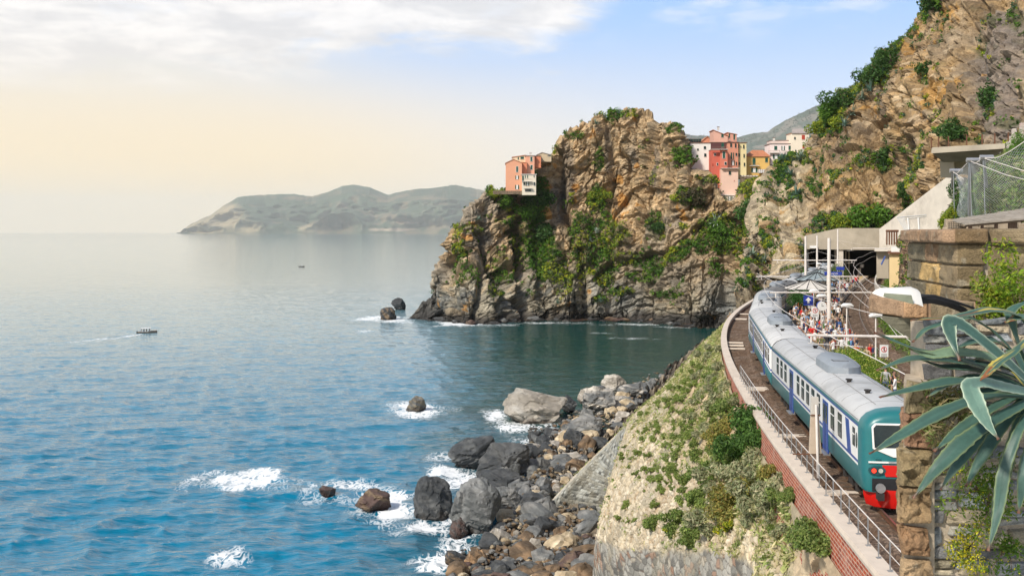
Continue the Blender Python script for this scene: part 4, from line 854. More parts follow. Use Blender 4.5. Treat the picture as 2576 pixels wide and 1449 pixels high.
# measured large shrubs : x, y, size, kind
BS = [(1885, 1085, 1.9, 'd'), (1900, 1060, 1.3, 'd'), (1870, 1130, 1.7, 'd'), (1895, 1120, 1.2, 'd'), (1820, 1100, 1.5, 'o'), (1800, 1085, 1.2, 'o'), (1840, 1060, 1.3, 'o'), (1845, 1165, 1.6, 'g'), (1810, 1180, 1.4, 's'), (1780, 1200, 1.5, 'g'), (1865, 1200, 1.3, 's'), (1900, 1185, 1.1, 's'),
      (1870, 1230, 1.5, 'o'), (1840, 1260, 1.6, 'o'), (1900, 1215, 1.3, 'o'), (1930, 1205, 1.0, 'o'), (1800, 1290, 1.4, 's'), (1830, 1300, 1.3, 'o'), (1880, 1290, 1.2, 's'), (1920, 1265, 1.3, 's'), (1950, 1240, 1.0, 's'), (1965, 1280, 1.0, 'g'), (1935, 1300, 1.0, 's'), (1985, 1250, .6, 'g'),
      (1700, 1310, 1.3, 'g'), (1740, 1340, 1.3, 'g'), (1690, 1345, 1.2, 'g'), (1760, 1310, 1.0, 's'), (1640, 1325, 1.0, 'g'), (1780, 1345, 1.0, 's'), (1730, 1370, .8, 'g'), (2040, 1365, 1.0, 'g'), (2075, 1375, .9, 'g'), (2010, 1360, .7, 's'), (1960, 1345, .6, 's'), (1940, 1335, .5, 'g'), (2100, 1385, .6, 'g'), (2042, 1330, .5, 'g'),
      (1810, 930, 1.6, 's'), (1790, 960, 1.7, 's'), (1820, 985, 1.6, 's'), (1800, 1020, 1.6, 's'), (1830, 1030, 1.5, 'g'), (1760, 1000, 1.5, 's'), (1780, 900, 1.6, 's'), (1740, 1050, 1.2, 's'), (1770, 1080, 1.3, 's'), (1805, 880, 1.4, 's'), (1835, 1150, 1.2, 'g'), (1750, 1150, 1.1, 'g'), (1720, 1210, 1.0, 'g'), (1760, 1250, 1.1, 'g'), (1795, 1245, 1.0, 's'), (1850, 1010, 1.0, 's'), (1760, 940, 1.4, 's')]
LB = {'d': (big_d, 'dense dark green bush growing against the brick parapet'), 'g': (big_g, 'fresh green bush growing on the slope below the parapet'), 's': (big_s, 'silvery grey-green bush growing on the slope below the parapet'), 'o': (big_o, 'olive and rust coloured bush growing on the slope below the parapet')}
for x, y, s, k in BS:
    r = on_slope(x, y)
    if r is None: continue
    place_bush(g.choice(LB[k][0]), tuple(r[0]-np.array([0, 0, .2*s])), s*(.62 if (k == 's' and y < 1100) else .9), LB[k][1].split(' growing')[0]+(' at the far bend of the parapet' if y < 1000 else ' halfway down the slope' if y < 1130 and x < 1790 else ' near the dark bushes by the brick' if y < 1160 else ' in the lower middle of the slope' if y < 1270 else ' low on the slope, left side' if x < 1800 else ' low on the slope under the brick parapet'), 'bush', 'larger bushes on the slope', g.uniform(0, 6), 'bush', (0, -.3))
for x, y in ((1815, 1330), (1835, 1325), (1800, 1338), (1690, 1335)):
    r = on_slope(x, y)
    if r is not None: place_bush(yelb, tuple(r[0]), 1.0, 'small bush covered in yellow flowers low on the slope', 'bush', 'yellow flowering bushes', g.uniform(0, 6), 'flowering_bush')
# grass tufts between them
w = (gr_+slv*.5)*(SP[:, 1] < 180)*(ST > .9); i = scatter(SP, Sn, w+.06*(1-slab)*(ST > 1)*(SU > 5)*(SU < 11)*(SP[:, 1] < 180), 6200, 8); gg = np.random.default_rng(2)
o = leafcloud('slope_grass', SP[i]+Sn[i]*.05, .14+.2*gg.random(len(i)), 9, .10, np.array([(.30, .34, .12), (.42, .41, .19), (.22, .28, .09), (.52, .46, .27)])[gg.integers(0, 4, len(i))], flat=.8, seed=6, long=1.6); tag(o, 'dry and green grass over the upper part of the slope', 'grass', kind='stuff')
# ================================================================== TRAIN
T_teal = mat('train_teal', (.018, .155, .165), .35, var=.12, scale=.8, dirt=(.03, .10, .10, .35), spec=.5); T_white = mat('train_white', (.86, .84, .80), .4, var=.07, scale=.8, dirt=(.60, .54, .46, .35), spec=.5)
T_blue = mat('train_blue', (.02, .065, .28), .4, var=.1, spec=.5); T_roof = mat('train_roof', (.54, .54, .53), .55, var=.12, scale=.5, dirt=(.26, .26, .25, .5), bmp=.1); T_roofd = mat('train_roof_sooty', (.17, .165, .16), .7, var=.2, scale=.5, dirt=(.25, .24, .22, .5))
T_red = mat('train_red', (.62, .012, .008), .35, var=.08, spec=.5); T_grey = mat('underframe', (.035, .032, .03), .8, var=.3, scale=3, dirt=(.09, .06, .04, .6)); T_unit = mat('roof_unit', (.27, .30, .33), .5, var=.12, dirt=(.2, .2, .2, .4))
M_lampw = mat('lamp_lens', (.5, .5, .42), .15, spec=.8)
def redlamp():
    m, nt, b, out = nodes('red_tail_lamp'); b.inputs['Base Color'].default_value = (.8, .02, .01, 1); b.inputs['Emission Color'].default_value = (1, .05, .02, 1); b.inputs['Emission Strength'].default_value = 1.2; return m
M_redl = redlamp()
SEC = [(1.36, .82), (1.42, .95), (1.42, 1.60), (1.42, 1.69), (1.42, 1.80), (1.42, 3.06), (1.415, 3.14), (1.40, 3.24), (1.31, 3.41), (1.12, 3.60), (.78, 3.75), (.38, 3.82), (0, 3.84)]
SM = [0, 0, 1, 2, 1, 2, 0, 3, 3, 3, 3, 3]     # teal, white, blue, roof
def car_body(cab, roofmat):
    L = 25.9; R0 = SEC+[(-x, z) for x, z in SEC[-2::-1]]; m2 = SM+SM[::-1]; k = len(R0)
    ys = [0.0, .06, .22, .5, .9, 1.0, L-.12, L] if cab else [0, .12, L-.12, L]
    V = []
    for y in ys:
        if cab and y < .9: t = {0.0: (.80, .30), .06: (.90, .17), .22: (.965, .07), .5: (.99, .02)}[y]
        elif y in (0, L): t = (.95, .05)
        else: t = (1, 0)
        for x, z in R0: V.append((x*t[0], y, z-t[1]*max(0, (z-2.6)/1.2)))
    b = MB(); F = []; mi = []
    for j in range(len(ys)-1):
        for i in range(k-1):
            F.append((j*k+i, j*k+i+1, (j+1)*k+i+1, (j+1)*k+i)); q = m2[i]; mi.append(0 if (cab and ys[j+1] <= .9) else (4 if cab and ys[j+1] <= .9 and q == 3 else q))
        F.append((j*k, (j+1)*k, (j+1)*k+k-1, j*k+k-1)); mi.append(4)
    F.append(tuple(range(k))); mi.append(0 if cab else 4); F.append(tuple((len(ys)-1)*k+i for i in reversed(range(k)))); mi.append(4)
    b.v = V; b.f = F; b.m = mi
    # roof seams and gutter
    for y in np.arange(2.2, L-1, 2.35): b.tube([(x*1.003, y, z+.004) for x, z in R0[8:17]], .006, 4, 5, cap=False)
    for s in (-1, 1): b.tube([(s*1.395, 1.0 if cab else .2, 3.30), (s*1.395, L-.2, 3.30)], .02, 5, 5); b.tube([(s*.62, 1.6, 3.80), (s*.62, L-.6, 3.80)], .015, 4, 5)
    # bellows at the rear
    b.box((0, L+.16, 2.2), (1.3, .34, 2.4), 0, 4)
    return b.build('carriage', [T_teal, T_white, T_blue, roofmat, T_grey, mat('roof_seam', (.30, .30, .30), .7)], smooth=True)
def side_window(w=.80, z0=1.98, z1=2.95):
    b = MB(); h = z1-z0; b.box((0, 0, (z0+z1)/2), (.04, w, h), 0, 0); b.box((-.014, 0, (z0+z1)/2), (.04, w-.10, h-.10), 0, 1); b.box((-.026, 0, z0+h*.66), (.03, w-.06, .045), 0, 2); return b.build('window', [M_blk, M_glass, T_white])
def door():
    b = MB(); b.box((0, 0, 1.83), (.05, 1.30, 2.2), 0, 0)
    for s in (-1, 1): b.box((-.022, s*.33, 2.38), (.03, .36, .78), 0, 1); b.box((-.02, s*.33, 1.35), (.02, .5, .9), 0, 0)
    b.box((-.03, 0, 1.83), (.02, .03, 2.15), 0, 2); return b.build('door', [T_blue, M_glass, M_blk])
def step():
    b = MB(); b.box((-.06, 0, .66), (.30, 1.2, .05)); b.box((.06, 0, .72), (.06, 1.3, .16)); return b.build('door_step', M_steel)
def bogie():
    b = MB()
    for s in (-1, 1):
        b.box((s*1.02, 0, .58), (.16, 3.1, .22)); b.box((s*1.08, 0, .42), (.14, .8, .3)); b.tube([(s*1.14, -.5, .7), (s*1.14, .5, .7)], .09, 8)
        for y in (-1.2, 1.2): b.box((s*1.08, y, .46), (.2, .34, .34)); b.tube([(s*1.12, y-.28, .55), (s*1.12, y-.28, .8)], .08, 8)
    b.box((0, 0, .6), (2.0, .5, .25)); return b.build('bogie', T_grey)
def wheel():
    b = MB(); b.tube([(-.07, 0, 0), (.07, 0, 0)], .43, 20, 0); b.tube([(-.1, 0, 0), (-.07, 0, 0)], .46, 20, 0); b.tube([(.0, 0, 0), (.14, 0, 0)], .14, 10, 1); return b.build('wheel', [M_rail, T_grey], smooth=True)
def roof_unit():
    b = MB(); n = 10; P = [(0, -2.75), (.55, -2.4), (.78, -1.7), (.80, 1.3), (.62, 2.1), (.2, 2.75)]; ring = P+[(-x, y) for x, y in P[::-1]]; k = len(ring)
    vs = [(x, y, 0) for x, y in ring]+[(x*.97, y*.98, .34) for x, y in ring]+[(x*.74, y*.84, .52) for x, y in ring]; b.add(vs, [(i, (i+1) % k, (i+1) % k+k, i+k) for i in range(k)]+[(i+k, (i+1) % k+k, (i+1) % k+2*k, i+2*k) for i in range(k)]+[tuple(range(2*k, 3*k))])
    o = b.build('roof_unit', T_unit, smooth=True, bevel=0); return o
def roof_grille():
    b = MB(); b.box((0, 0, 0), (.72, .62, .03), 0, 0)
    for i in range(7): b.box((0, -.27+i*.09, .02), (.66, .03, .03), 0, 1)
    return b.build('roof_grille', [T_grey, T_unit])
def vent():
    b = MB(); b.tube([(0, 0, 0), (0, 0, .12)], .10, 10); b.tube([(0, 0, .12), (0, 0, .17)], .15, 10); return b.build('roof_vent', T_grey)
PR = {}
def sub(kind, car, loc, rz=0):
    if kind not in PR:
        o = {'window': side_window, 'door': door, 'step': step, 'bogie': bogie, 'wheel': wheel, 'unit': roof_unit, 'grille': roof_grille, 'vent': vent}[kind](); PR[kind] = o
    else: o = PR[kind].copy(); link(o)
    o.parent = car; o.location = loc; o.rotation_euler = (0, 0, rz); return o
WX = {'cab': ([4.35, 5.95, 9.35, 10.85, 12.35, 13.85, 15.35, 19.9, 21.5, 23.1], [7.6, 17.7]), 'car': ([1.6, 3.1, 4.6, 8.2, 9.7, 11.2, 12.7, 14.2, 15.7, 17.2, 20.9, 22.4, 23.9], [6.3, 19.2])}
train = empty('train', (14.4, 38, TRK)); tag(train, 'long teal, white and blue passenger train with a red nose curving along the platform', 'train')
def dress(car, kind):
    ws, ds = WX[kind]
    for s, rz in ((-1, 0), (1, math.pi)):
        for y in ws: sub('window', car, (s*1.412, y, 0), rz)
        for y in ds: sub('door', car, (s*1.41, y, 0), rz); sub('step', car, (s*1.41, y, 0), rz)
    for yb in (3.6, 22.3):
        sub('bogie', car, (0, yb, .0))
        for y in (-1.2, 1.2):
            for s in (-1, 1): sub('wheel', car, (s*.74, yb+y, .46), 0 if s > 0 else math.pi)
    sub('unit', car, (0, 12.5 if kind == 'cab' else 11.0, 3.76)); sub('grille', car, (-.12, 11.2 if kind == 'cab' else 9.7, 4.28))
    sub('vent', car, (-.35, 4.2, 3.80)); sub('vent', car, (.3, 20.5, 3.80)); sub('vent', car, (-.45, 7.4, 3.78))
    b = MB()
    for y in (8.2, 11.0, 14.0, 17.2): b.box((random.choice((-.5, .5)), y, .62), (1.1, 1.7, .45))
    b.build('equipment_boxes', T_grey, car)
def cab_front(car):
    fy = -.02
    b = MB(); P = [(-1.08, 2.42), (-1.12, 3.22), (-1.0, 3.36), (1.0, 3.36), (1.12, 3.22), (1.08, 2.42), (.35, 2.12), (-.35, 2.12)]; b.prism(P, fy-.03, fy+.05); b.build('windscreen_surround', T_white, car, bevel=.012)
    b = MB(); P = [(-1.02, 2.47), (-1.06, 3.18), (-.97, 3.30), (.97, 3.30), (1.06, 3.18), (1.02, 2.47)]; b.prism(P, fy-.045, fy+.04, 0); b.prism([(.1, 2.6), (.5, 2.58), (.5, 2.63), (.1, 2.66)], fy-.052, fy-.04, 1); b.build('windscreen', [M_glass, T_red], car)
    b = MB(); b.box((0, fy-.005, 1.93), (2.46, .05, .055)); b.build('white_line', T_white, car)
    b = MB(); b.prism([(-.62, 1.40), (-.74, 1.82), (.74, 1.82), (.62, 1.40)], fy-.022, fy+.04); b.build('red_band', T_red, car, bevel=.01)
    for s in (-1, 1):
        b = MB(); n = 16; P = [(s*.93+.25*math.cos(2*math.pi*i/n)*(1.25), 1.63+.165*math.sin(2*math.pi*i/n)) for i in range(n)]; b.prism(P, fy-.045, fy+.04); pod = b.build('lamp_pod', mat('pod_teal', (.02, .08, .09), .4), car)
        for dx, m_, nm in ((-.12*s*-1, M_lampw, 'white_lamp'), (.12*s*-1, M_redl, 'red_lamp')):
            b = MB(); b.tube([(s*.93-dx*1.0, fy-.085, 1.63), (s*.93-dx, fy-.03, 1.63)], .085, 14, 0); b.tube([(s*.93-dx, fy-.07, 1.63), (s*.93-dx, fy-.03, 1.63)], .105, 14, 1); b.build(nm, [m_, M_blk], car, True)
        b = MB(); b.tube([(s*.88, fy+.1, 1.06), (s*.88, fy-.30, 1.06)], .12, 12, 0); b.tube([(s*.88, fy-.30, 1.06), (s*.88, fy-.42, 1.06)], .17, 14, 1); b.box((s*.86, fy-.2, .74), (.22, .4, .26), 0, 2); b.build('buffer', [M_blk, M_steel, T_grey], car, True)
    b = MB(); b.box((0, .12, 1.10), (2.2, .3, .46)); b.build('coupling_recess', M_dark, car)
    # red snowplough skirt
    b = MB(); xs = [-1.30, -1.05, -.5, 0, .5, 1.05, 1.30]; yo = [.55, .12, -.08, -.12, -.08, .12, .55]; vs = []
    for x, y in zip(xs, yo): vs += [(x*.90, y+.14, .22), (x, y, .62), (x, y-.01, .92)]
    fs = []
    for i in range(6):
        for j in range(2): fs.append((i*3+j, i*3+j+1, i*3+4+j, i*3+3+j))
    b.add(vs, fs); b.add([(x*.98, y+.08, z) for (x, y, z) in vs], [tuple(reversed(f)) for f in fs]); b.box((0, .42, .88), (2.5, .7, .06)); b.build('red_skirt', T_red, car, True)
    b = MB(); b.tube([(.25, -.14, 1.15), (.2, -.2, .95), (.28, -.22, .62), (.5, -.22, .45), (.75, -.2, .55)], .022, 6, 0); b.tube([(.12, -.12, 1.2), (.12, -.28, 1.12), (.14, -.3, .98)], .035, 6, 1); b.build('brake_hoses', [M_blk, T_red], car, True)
    b = MB(); b.tube([(-.55, fy-.09, 2.0), (-.25, fy-.09, 2.0)], .018, 6); b.box((-.9, fy-.03, 2.06), (.2, .05, .03)); b.build('grab_rail', T_teal, car)
    b = MB(); b.tube([(-.5, fy-.07, 2.52), (-.1, fy-.09, 2.95)], .012, 5); b.build('wiper', M_blk, car)
    for s in (-1, 1):
        b = MB(); b.hexa([(s*1.425-s*.02, 2.05, 1.10+.6), (s*1.425, 2.05, 1.7), (s*1.425, 2.85, 1.7), (s*1.405, 2.85, 1.7), (s*1.405, 2.55, 3.24), (s*1.418, 2.55, 3.24), (s*1.418, 3.35, 3.24), (s*1.405, 3.35, 3.24)]); 
        b = MB(); b.add([(s*1.428, 2.1, 1.74), (s*1.428, 2.8, 1.74), (s*1.428, 3.25, 3.02), (s*1.428, 2.55, 3.02), (s*1.40, 2.1, 1.74), (s*1.40, 2.8, 1.74), (s*1.40, 3.25, 3.02), (s*1.40, 2.55, 3.02)], [(0, 1, 2, 3), (7, 6, 5, 4), (0, 4, 5, 1), (1, 5, 6, 2), (2, 6, 7, 3), (3, 7, 4, 0)]); b.build('blue_flash', T_blue, car)
        w = side_window(.42, 2.2, 2.9); w.parent = car; w.location = (s*1.412, 1.62, 0); w.rotation_euler = (0, 0, 0 if s < 0 else math.pi)
        b = MB(); n = 14; b.add([(s*1.43, 1.12+.16*math.cos(2*math.pi*i/n), 2.5+.30*math.sin(2*math.pi*i/n)) for i in range(n)]+[(s*1.40, 1.12+.16*math.cos(2*math.pi*i/n), 2.5+.30*math.sin(2*math.pi*i/n)) for i in range(n)], [tuple(range(n)), tuple(reversed(range(n, 2*n)))]+[(i, (i+1) % n, (i+1) % n+n, i+n) for i in range(n)]); b.build('cab_door_window', M_glass, car)
def place_car(car, Y0):
    Y1 = Y0
    p0, _, _ = frame(trkL, Y0)
    while True:
        p1, _, _ = frame(trkL, Y1)
        if (p1-p0).length >= 26.4: break
        Y1 += .02
    car.parent = train; car.location = (p0.x-14.4, p0.y-38, 0); d = p1-p0; car.rotation_euler = (0, 0, -math.atan2(d.x, d.y)); return Y1
cab = car_body(True, T_roof); dress(cab, 'cab'); cab_front(cab); cab['label'] = 'leading coach with the red nose and windscreen'
Yn = place_car(cab, 37.6)
c2 = car_body(False, T_roof); dress(c2, 'car'); kids = list(c2.children); Yn = place_car(c2, Yn); cdark = None
for k in range(5):
    c = c2.copy(); link(c)
    if k == 1:
        me = c2.data.copy(); me.materials[3] = T_roofd; c.data = me; c['label'] = 'coach with a dark sooty roof'
    for ch in kids: q = ch.copy(); link(q); q.parent = c
    Yn = place_car(c, Yn)
# ================================================================== STATION, TUNNELS, CONCRETE WORKS
def slab_poly(name, pts, thick, m, label=None, cat=None, parent=None):
    """a slab whose front outline is given by measured bearings and distances, with real thickness behind it"""
    P = [Vector(D(*p)) for p in pts]; n = (P[1]-P[0]).cross(P[2]-P[0]).normalized()
    if n.y < 0: n = -n
    b = MB(); k = len(P); b.add([tuple(p) for p in P]+[tuple(p+n*thick) for p in P], [tuple(range(k)), tuple(reversed(range(k, 2*k)))]+[(i, (i+1) % k, (i+1) % k+k, i+k) for i in range(k)]); o = b.build(name, m, parent)
    if label: tag(o, label, cat)
    return o
tp = empty('tunnel_portal', (76, 224, TRK)); tag(tp, 'grey concrete double tunnel portal at the end of the platform', 'tunnel'); off = Vector((76, 224, TRK))
def A(b, name, m, **k): o = b.build(name, m, tp, **k); o.location = -off; return o
x0, x1, x2, x3, x4, x5 = [D(x, 600, 225)[0] for x in (2026, 2034, 2110, 2122, 2216, 2262)]
b = MB(); zt0, zt1 = (583-594)/2576*225, .8; zb = -3.9
b.add([(x0, 225, zb+.1), (x5, 224, zb-.2), (x5, 224, zt1), (x2, 225, zt1), (x0, 225, zt0), (x0*1.165, 262, zb+.1), (x5*1.165, 262, zb-.2), (x5*1.165, 262, zt1), (x2*1.165, 262, zt1), (x0*1.165, 262, zt0)], [(0, 1, 2, 3, 4), (9, 8, 7, 6, 5), (0, 5, 6, 1), (1, 6, 7, 2), (2, 7, 8, 3), (3, 8, 9, 4), (4, 9, 5, 0)]); A(b, 'roof_slab', M_conc)
b = MB(); b.box((x2+.5, 226.5, -7.2), (1.0, 3, 6.5)); A(b, 'centre_pier', M_concd)
b = MB()
def rayw(xa, w, ya=226, yb=262): k = yb/ya; b.hexa([(xa, ya, -10.7), (xa+w, ya, -10.7), (xa*k+w, yb, -10.7), (xa*k, yb, -10.7), (xa, ya, -3.95), (xa+w, ya, -3.95), (xa*k+w, yb, -3.95), (xa*k, yb, -3.95)])
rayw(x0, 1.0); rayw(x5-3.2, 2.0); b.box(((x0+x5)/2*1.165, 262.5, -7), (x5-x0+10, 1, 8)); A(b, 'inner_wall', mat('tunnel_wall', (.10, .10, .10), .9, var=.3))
b = MB()
for k in range(5): b.box((x3+.8+k*.75, 233, -7.4), (.28, .3, 6.0))
A(b, 'columns', M_conc)
b = MB(); b.box((x3+6.1, 231, -7.7), (.9, .12, .8), 0, 0); b.box((x3+6.1, 230.92, -7.7), (.34, .05, .62), 0, 1); b.box((x3+5.5, 231, -9.0), (.7, .12, 1.5), 0, 2); A(b, 'notice_panel', [M_steel, M_white, M_concd])
b = MB(); b.box((x1+1.0, 224.6, -3.3), (1.6, .6, .55)); b.box((x1+1.0, 224.3, -3.55), (1.4, .3, .1)); A(b, 'floodlight_box', M_white)
b = MB(); b.box(((x0+x5)/2-2, 244, TRK-.5), (x5-x0, 38, .3)); A(b, 'floor', M_conc)
slab_poly('concrete_buttress', [(x, y, 223-(x-2212)*.14) for x, y in ((2212, 576), (2384, 444), (2426, 446), (2422, 478), (2412, 530), (2390, 575), (2370, 640), (2212, 640))], 4, M_concd, 'long pale concrete ramp wall slanting up the hillside from the tunnel portal', 'ramp wall')
bk_ = empty('concrete_lookout', D(2440, 445, 182)); tag(bk_, 'cantilevered grey concrete platform high on the hillside with rusty posts', 'platform'); of = -Vector(D(2440, 445, 182))
def B(b, n_, m): o = b.build(n_, m, bk_); o.location = of; return o
a, c, y_, q = D(2342, 372, 178), D(2538, 364, 178), 0, 0
b = MB(); b.hexa([D(2343, 386, 178), D(2528, 374, 172), D(2560, 374, 186), D(2350, 386, 190), D(2343, 371, 178), D(2528, 361, 172), D(2560, 361, 186), D(2350, 371, 190)]); B(b, 'deck', M_conc)
b = MB(); b.hexa([D(2372, 408, 181), D(2532, 404, 176), D(2560, 404, 188), D(2372, 408, 190), D(2346, 385.6, 178.6), D(2525, 374, 172.8), D(2556, 374, 186), D(2352, 385.6, 189.5)]); B(b, 'soffit', mat('concrete_darker', (.22, .20, .17), .9, var=.3, scale=.4, dirt=(.12, .11, .09, .5)))  # soffit in a darker concrete tone than deck and shaft
b = MB(); b.hexa([D(2366, 447, 181.5), D(2402, 448, 181), D(2404, 448, 190), D(2368, 447, 190), D(2364, 404, 181), D(2400, 404, 180.5), D(2402, 404, 190), D(2366, 404, 190)]); b.hexa([D(2400, 440, 183), D(2545, 436, 180), D(2545, 436, 190), D(2402, 440, 190), D(2398, 404, 183), D(2543, 402, 180), D(2543, 402, 190), D(2400, 404, 190)]); B(b, 'shaft', M_conc)
for i, (x, y0, y1) in enumerate([(2346, 372, 345), (2364, 371, 343), (2389, 370, 348), (2435, 367, 343), (2474, 365, 344), (2506, 363, 340), (2540, 362, 332)]):
    b = MB(); b.box((0, 0, .9), (.16, .16, 1.9)); o = b.build('post', M_rust, bk_); p = D(x, y0-1, 177.5-(x-2343)*.025); o.location = Vector(p)+of+Vector((0, .5, 0))
# stepped white brick wall
M_wb = mat('white_brick', (.62, .54, .48), .85, var=.15, scale=2, dirt=(.38, .13, .10, .8))
b = MB()
for i, (x, yt) in enumerate([(2538, 352), (2545, 340), (2551, 322), (2557, 344), (2563, 336), (2570, 308), (2578, 318), (2586, 300), (2594, 290)]):
    p = D(x, 385, 120); q = D(x, yt, 120); h = q[2]-p[2]; r = int(h/.22)
    for k in range(r): b.box((p[0], 120, p[2]+.11+k*.22), (.30+.05*((k+i) % 2), .5+.06*((k+i) % 2), .20), 0, 0)
o = b.build('brick_wall', M_wb); tag(o, 'ragged white and red brick wall end at the right edge above the netting', 'wall')
# ---------------- ground right of the tracks
def bankw(V): return .22*fbm(V*np.array([.8, .8, 0]), 3, 6)*(V[:, 2] < TRK+1.2)
pf = [(2.6, TRK-.5), (3.0, TRK-.25), (3.5, TRK-.1), (4.0, TRK+.1), (4.5, TRK+.2), (5.0, TRK+.3), (5.05, TRK+.36), (6.4, TRK+.38), (6.45, TRK+.3), (6.9, TRK+.35), (7.1, TRK+3.3), (7.7, TRK+3.4), (9.0, TRK+3.6), (14, TRK+5), (22, TRK+7.5), (40, TRK+8.6), (80, TRK+9)]
gcol = [(.12, .10, .05)]*2+[(.10, .14, .04)]*4+[(.50, .42, .33)]*2+[(.09, .12, .04)]+[(.17, .14, .11)]*4+[(.12, .15, .05)]*4
M_bank = vmat('bank_ground', scale=.8, fine=6, var=.3, bmp=.7, bd=.15)
o = strip(trkR, 10, 224, pf, 1.0, 'embankment', [M_bank], col=gcol, wob=bankw); tag(o, 'grassy bank, pale path and dark retaining wall beside the inner track', 'bank', kind='structure')
g = np.random.default_rng(4); C = []; 
for k in range(1500):
    Y = g.uniform(36, 222); p, t, r = frame(trkR, Y); C.append(tuple(p+r*g.choice([g.uniform(2.4, 5.0), g.uniform(6.4, 7.3)])+Vector((0, 0, TRK+.15))))
o = leafcloud('trackside_grass', C, .25+.3*g.random(len(C)), 14, .12, [(.10, .20, .025), (.14, .24, .03), (.20, .26, .05), (.07, .13, .03)], flat=.6, seed=9); tag(o, 'bright green weeds along the inner side of the curved track', 'weeds', kind='stuff')
# hillside behind the netting
st = []
for x, yc in ((2380, 560), (2400, 520), (2430, 476), (2462, 448), (2500, 408), (2540, 384), (2580, 358), (2680, 300), (2800, 260)):
    st.append([D(x, 700, 62), D(x, 575, 66), D(x, 575+(yc-575)*.33, 74), D(x, 575+(yc-575)*.7, 84), D(x, yc, 94), D(x+10, yc+4, 104), D(x+60, yc+120, 125)])
G = crm(crm(st, 220, 0), 200, 1); nn = gridnormals(G).reshape(-1, 3); P = G.reshape(-1, 3)+nn*(.5*fbm(G.reshape(-1, 3)/4, 4, 5))[:, None]; c = lerp(np.repeat(np.array([[.14, .22, .05]]), len(P), 0), np.array([.28, .26, .14]), sstep(fbm(P/np.array([3, 3, 1.2]), 4, 8), -.1, .4)); c = lerp(c, np.array([.10, .09, .10]), sstep(fbm(P/2.5, 4, 12), .2, .4)*.7)
o = mesh_np('hillside', P, gridfaces(220, 200), [M_bank], col=c); tag(o, 'green grassy hillside behind the wire netting', 'hillside', kind='structure')
i = g.integers(0, len(P), 2600); i = i[P[i][:, 1] < 98]; o = leafcloud('hillside_grass', P[i]+nn[i]*.05, .35, 14, .16, [(.16, .26, .05), (.22, .30, .08), (.10, .18, .03), (.28, .28, .14), (.14, .12, .12)], flat=.7, seed=12, long=1.6); tag(o, 'long pale green grass on the hillside behind the netting', 'grass', kind='stuff')
# netting with its posts and cables
nt_ = empty('rockfall_net', D(2440, 540, 58)); tag(nt_, 'sagging grey wire rockfall net hung from steel posts on the green hillside', 'net'); of = -Vector(D(2440, 540, 58))
M_wire = mat('wire', (.55, .58, .58), .5, .3, var=.1)
top = [(2396, 432, 60), (2406, 437, 59.6), (2420, 424, 59), (2440, 405, 58), (2452, 412, 57.6), (2474, 398, 57), (2510, 396, 56), (2545, 378, 55), (2600, 340, 54), (2660, 300, 53)]
bot = [(2404, 535, 63), (2412, 545, 62), (2424, 548, 61), (2440, 550, 60.5), (2456, 556, 60), (2480, 556, 59.5), (2514, 556, 59), (2550, 553, 58.5), (2600, 550, 58), (2660, 545, 57.5)]
Tn = crm([D(*p) for p in top], 90); Bn = crm([D(*p) for p in bot], 90); nvn = 52; t = np.linspace(0, 1, nvn)[None, :, None]; Gn = Tn[:, None]*(1-t)+Bn[:, None]*t; Gn[:, :, 1] -= np.sin(t[..., 0]*math.pi)*.7*(1+.5*np.sin(np.arange(90)/7)[:, None]); Gn = Gn+.04*vnoise(Gn.reshape(-1, 3)*2, 3).reshape(90, nvn, 1)
b = MB()
for s in (1, -1):
    for k in range(-nvn, 90+nvn, 2):
        pts = [Gn[k+s*j if s > 0 else k-j, j] for j in range(nvn) if 0 <= (k+s*j if s > 0 else k-j) < 90]
        if len(pts) > 2: b.tube(pts[::2]+[pts[-1]], .0075, 3, cap=False)
o = b.build('mesh_net', M_wire, nt_); o.location = of
b = MB(); b.tube([tuple(p) for p in Tn], .022, 6); b.tube([D(2440, 405, 58), D(2530, 440, 54), D(2650, 470, 50)], .02, 6); b.tube([D(2474, 398, 57), D(2576, 430, 54), D(2700, 455, 50)], .02, 6); b.tube([D(2398, 432, 60), D(2425, 452, 58)], .015, 5); o = b.build('cable', M_pole, nt_); o.location = of
for (x, y, Y, yb) in ((2398, 432, 60, 470), (2440, 405, 58, 540), (2474, 398, 57, 470)):
    b = MB(); p = D(x, y, Y); q = D(x+(8 if x == 2474 else -2), yb, Y+1.5); b.tube([p, q], .09, 8, 0); b.tube([(p[0]-.2, p[1], p[2]+.05), (p[0]+.5, p[1]-.1, p[2]+.05)], .13, 8, 0); b.tube([(p[0], p[1], p[2]), (p[0]-.1, p[1]-.6, p[2]-6)], .02, 5, 0); o = b.build('post', M_steel, nt_, True); o.location = of
# slate roofed shelter
sh = empty('slate_shelter', D(2510, 580, 30)); tag(sh, 'low open shelter with a sloping slate roof and short timber posts behind the block wall', 'shelter'); of = -Vector(D(2510, 580, 30))
b = MB(); NX, NY = 26, 5
for i in range(NX):
    for j in range(NY):
        xa = 2428+i*7.5+(j % 2)*3; f = j/NY; yb0 = np.interp(xa, [2428, 2620], [566, 549]); yt0 = np.interp(xa, [2428, 2620], [562, 531]); p0 = Vector(D(xa, yb0+(yt0-yb0)*f, 28+3.2*f)); p1 = Vector(D(xa+7.8, np.interp(xa+7.8, [2428, 2620], [566, 549])*(1-f)+np.interp(xa+7.8, [2428, 2620], [562, 531])*f, 28+3.2*f)); u = p1-p0
        w = Vector((0, .8, .12)); z = Vector((0, 0, .03+.02*random.random())); b.hexa([p0, p1, p1+w, p0+w, p0+z, p1+z, p1+w+z, p0+w+z])
o = b.build('slate_roof', mat('slate', (.32, .28, .23), .9, var=.35, scale=3, bmp=.5), sh); o.location = of
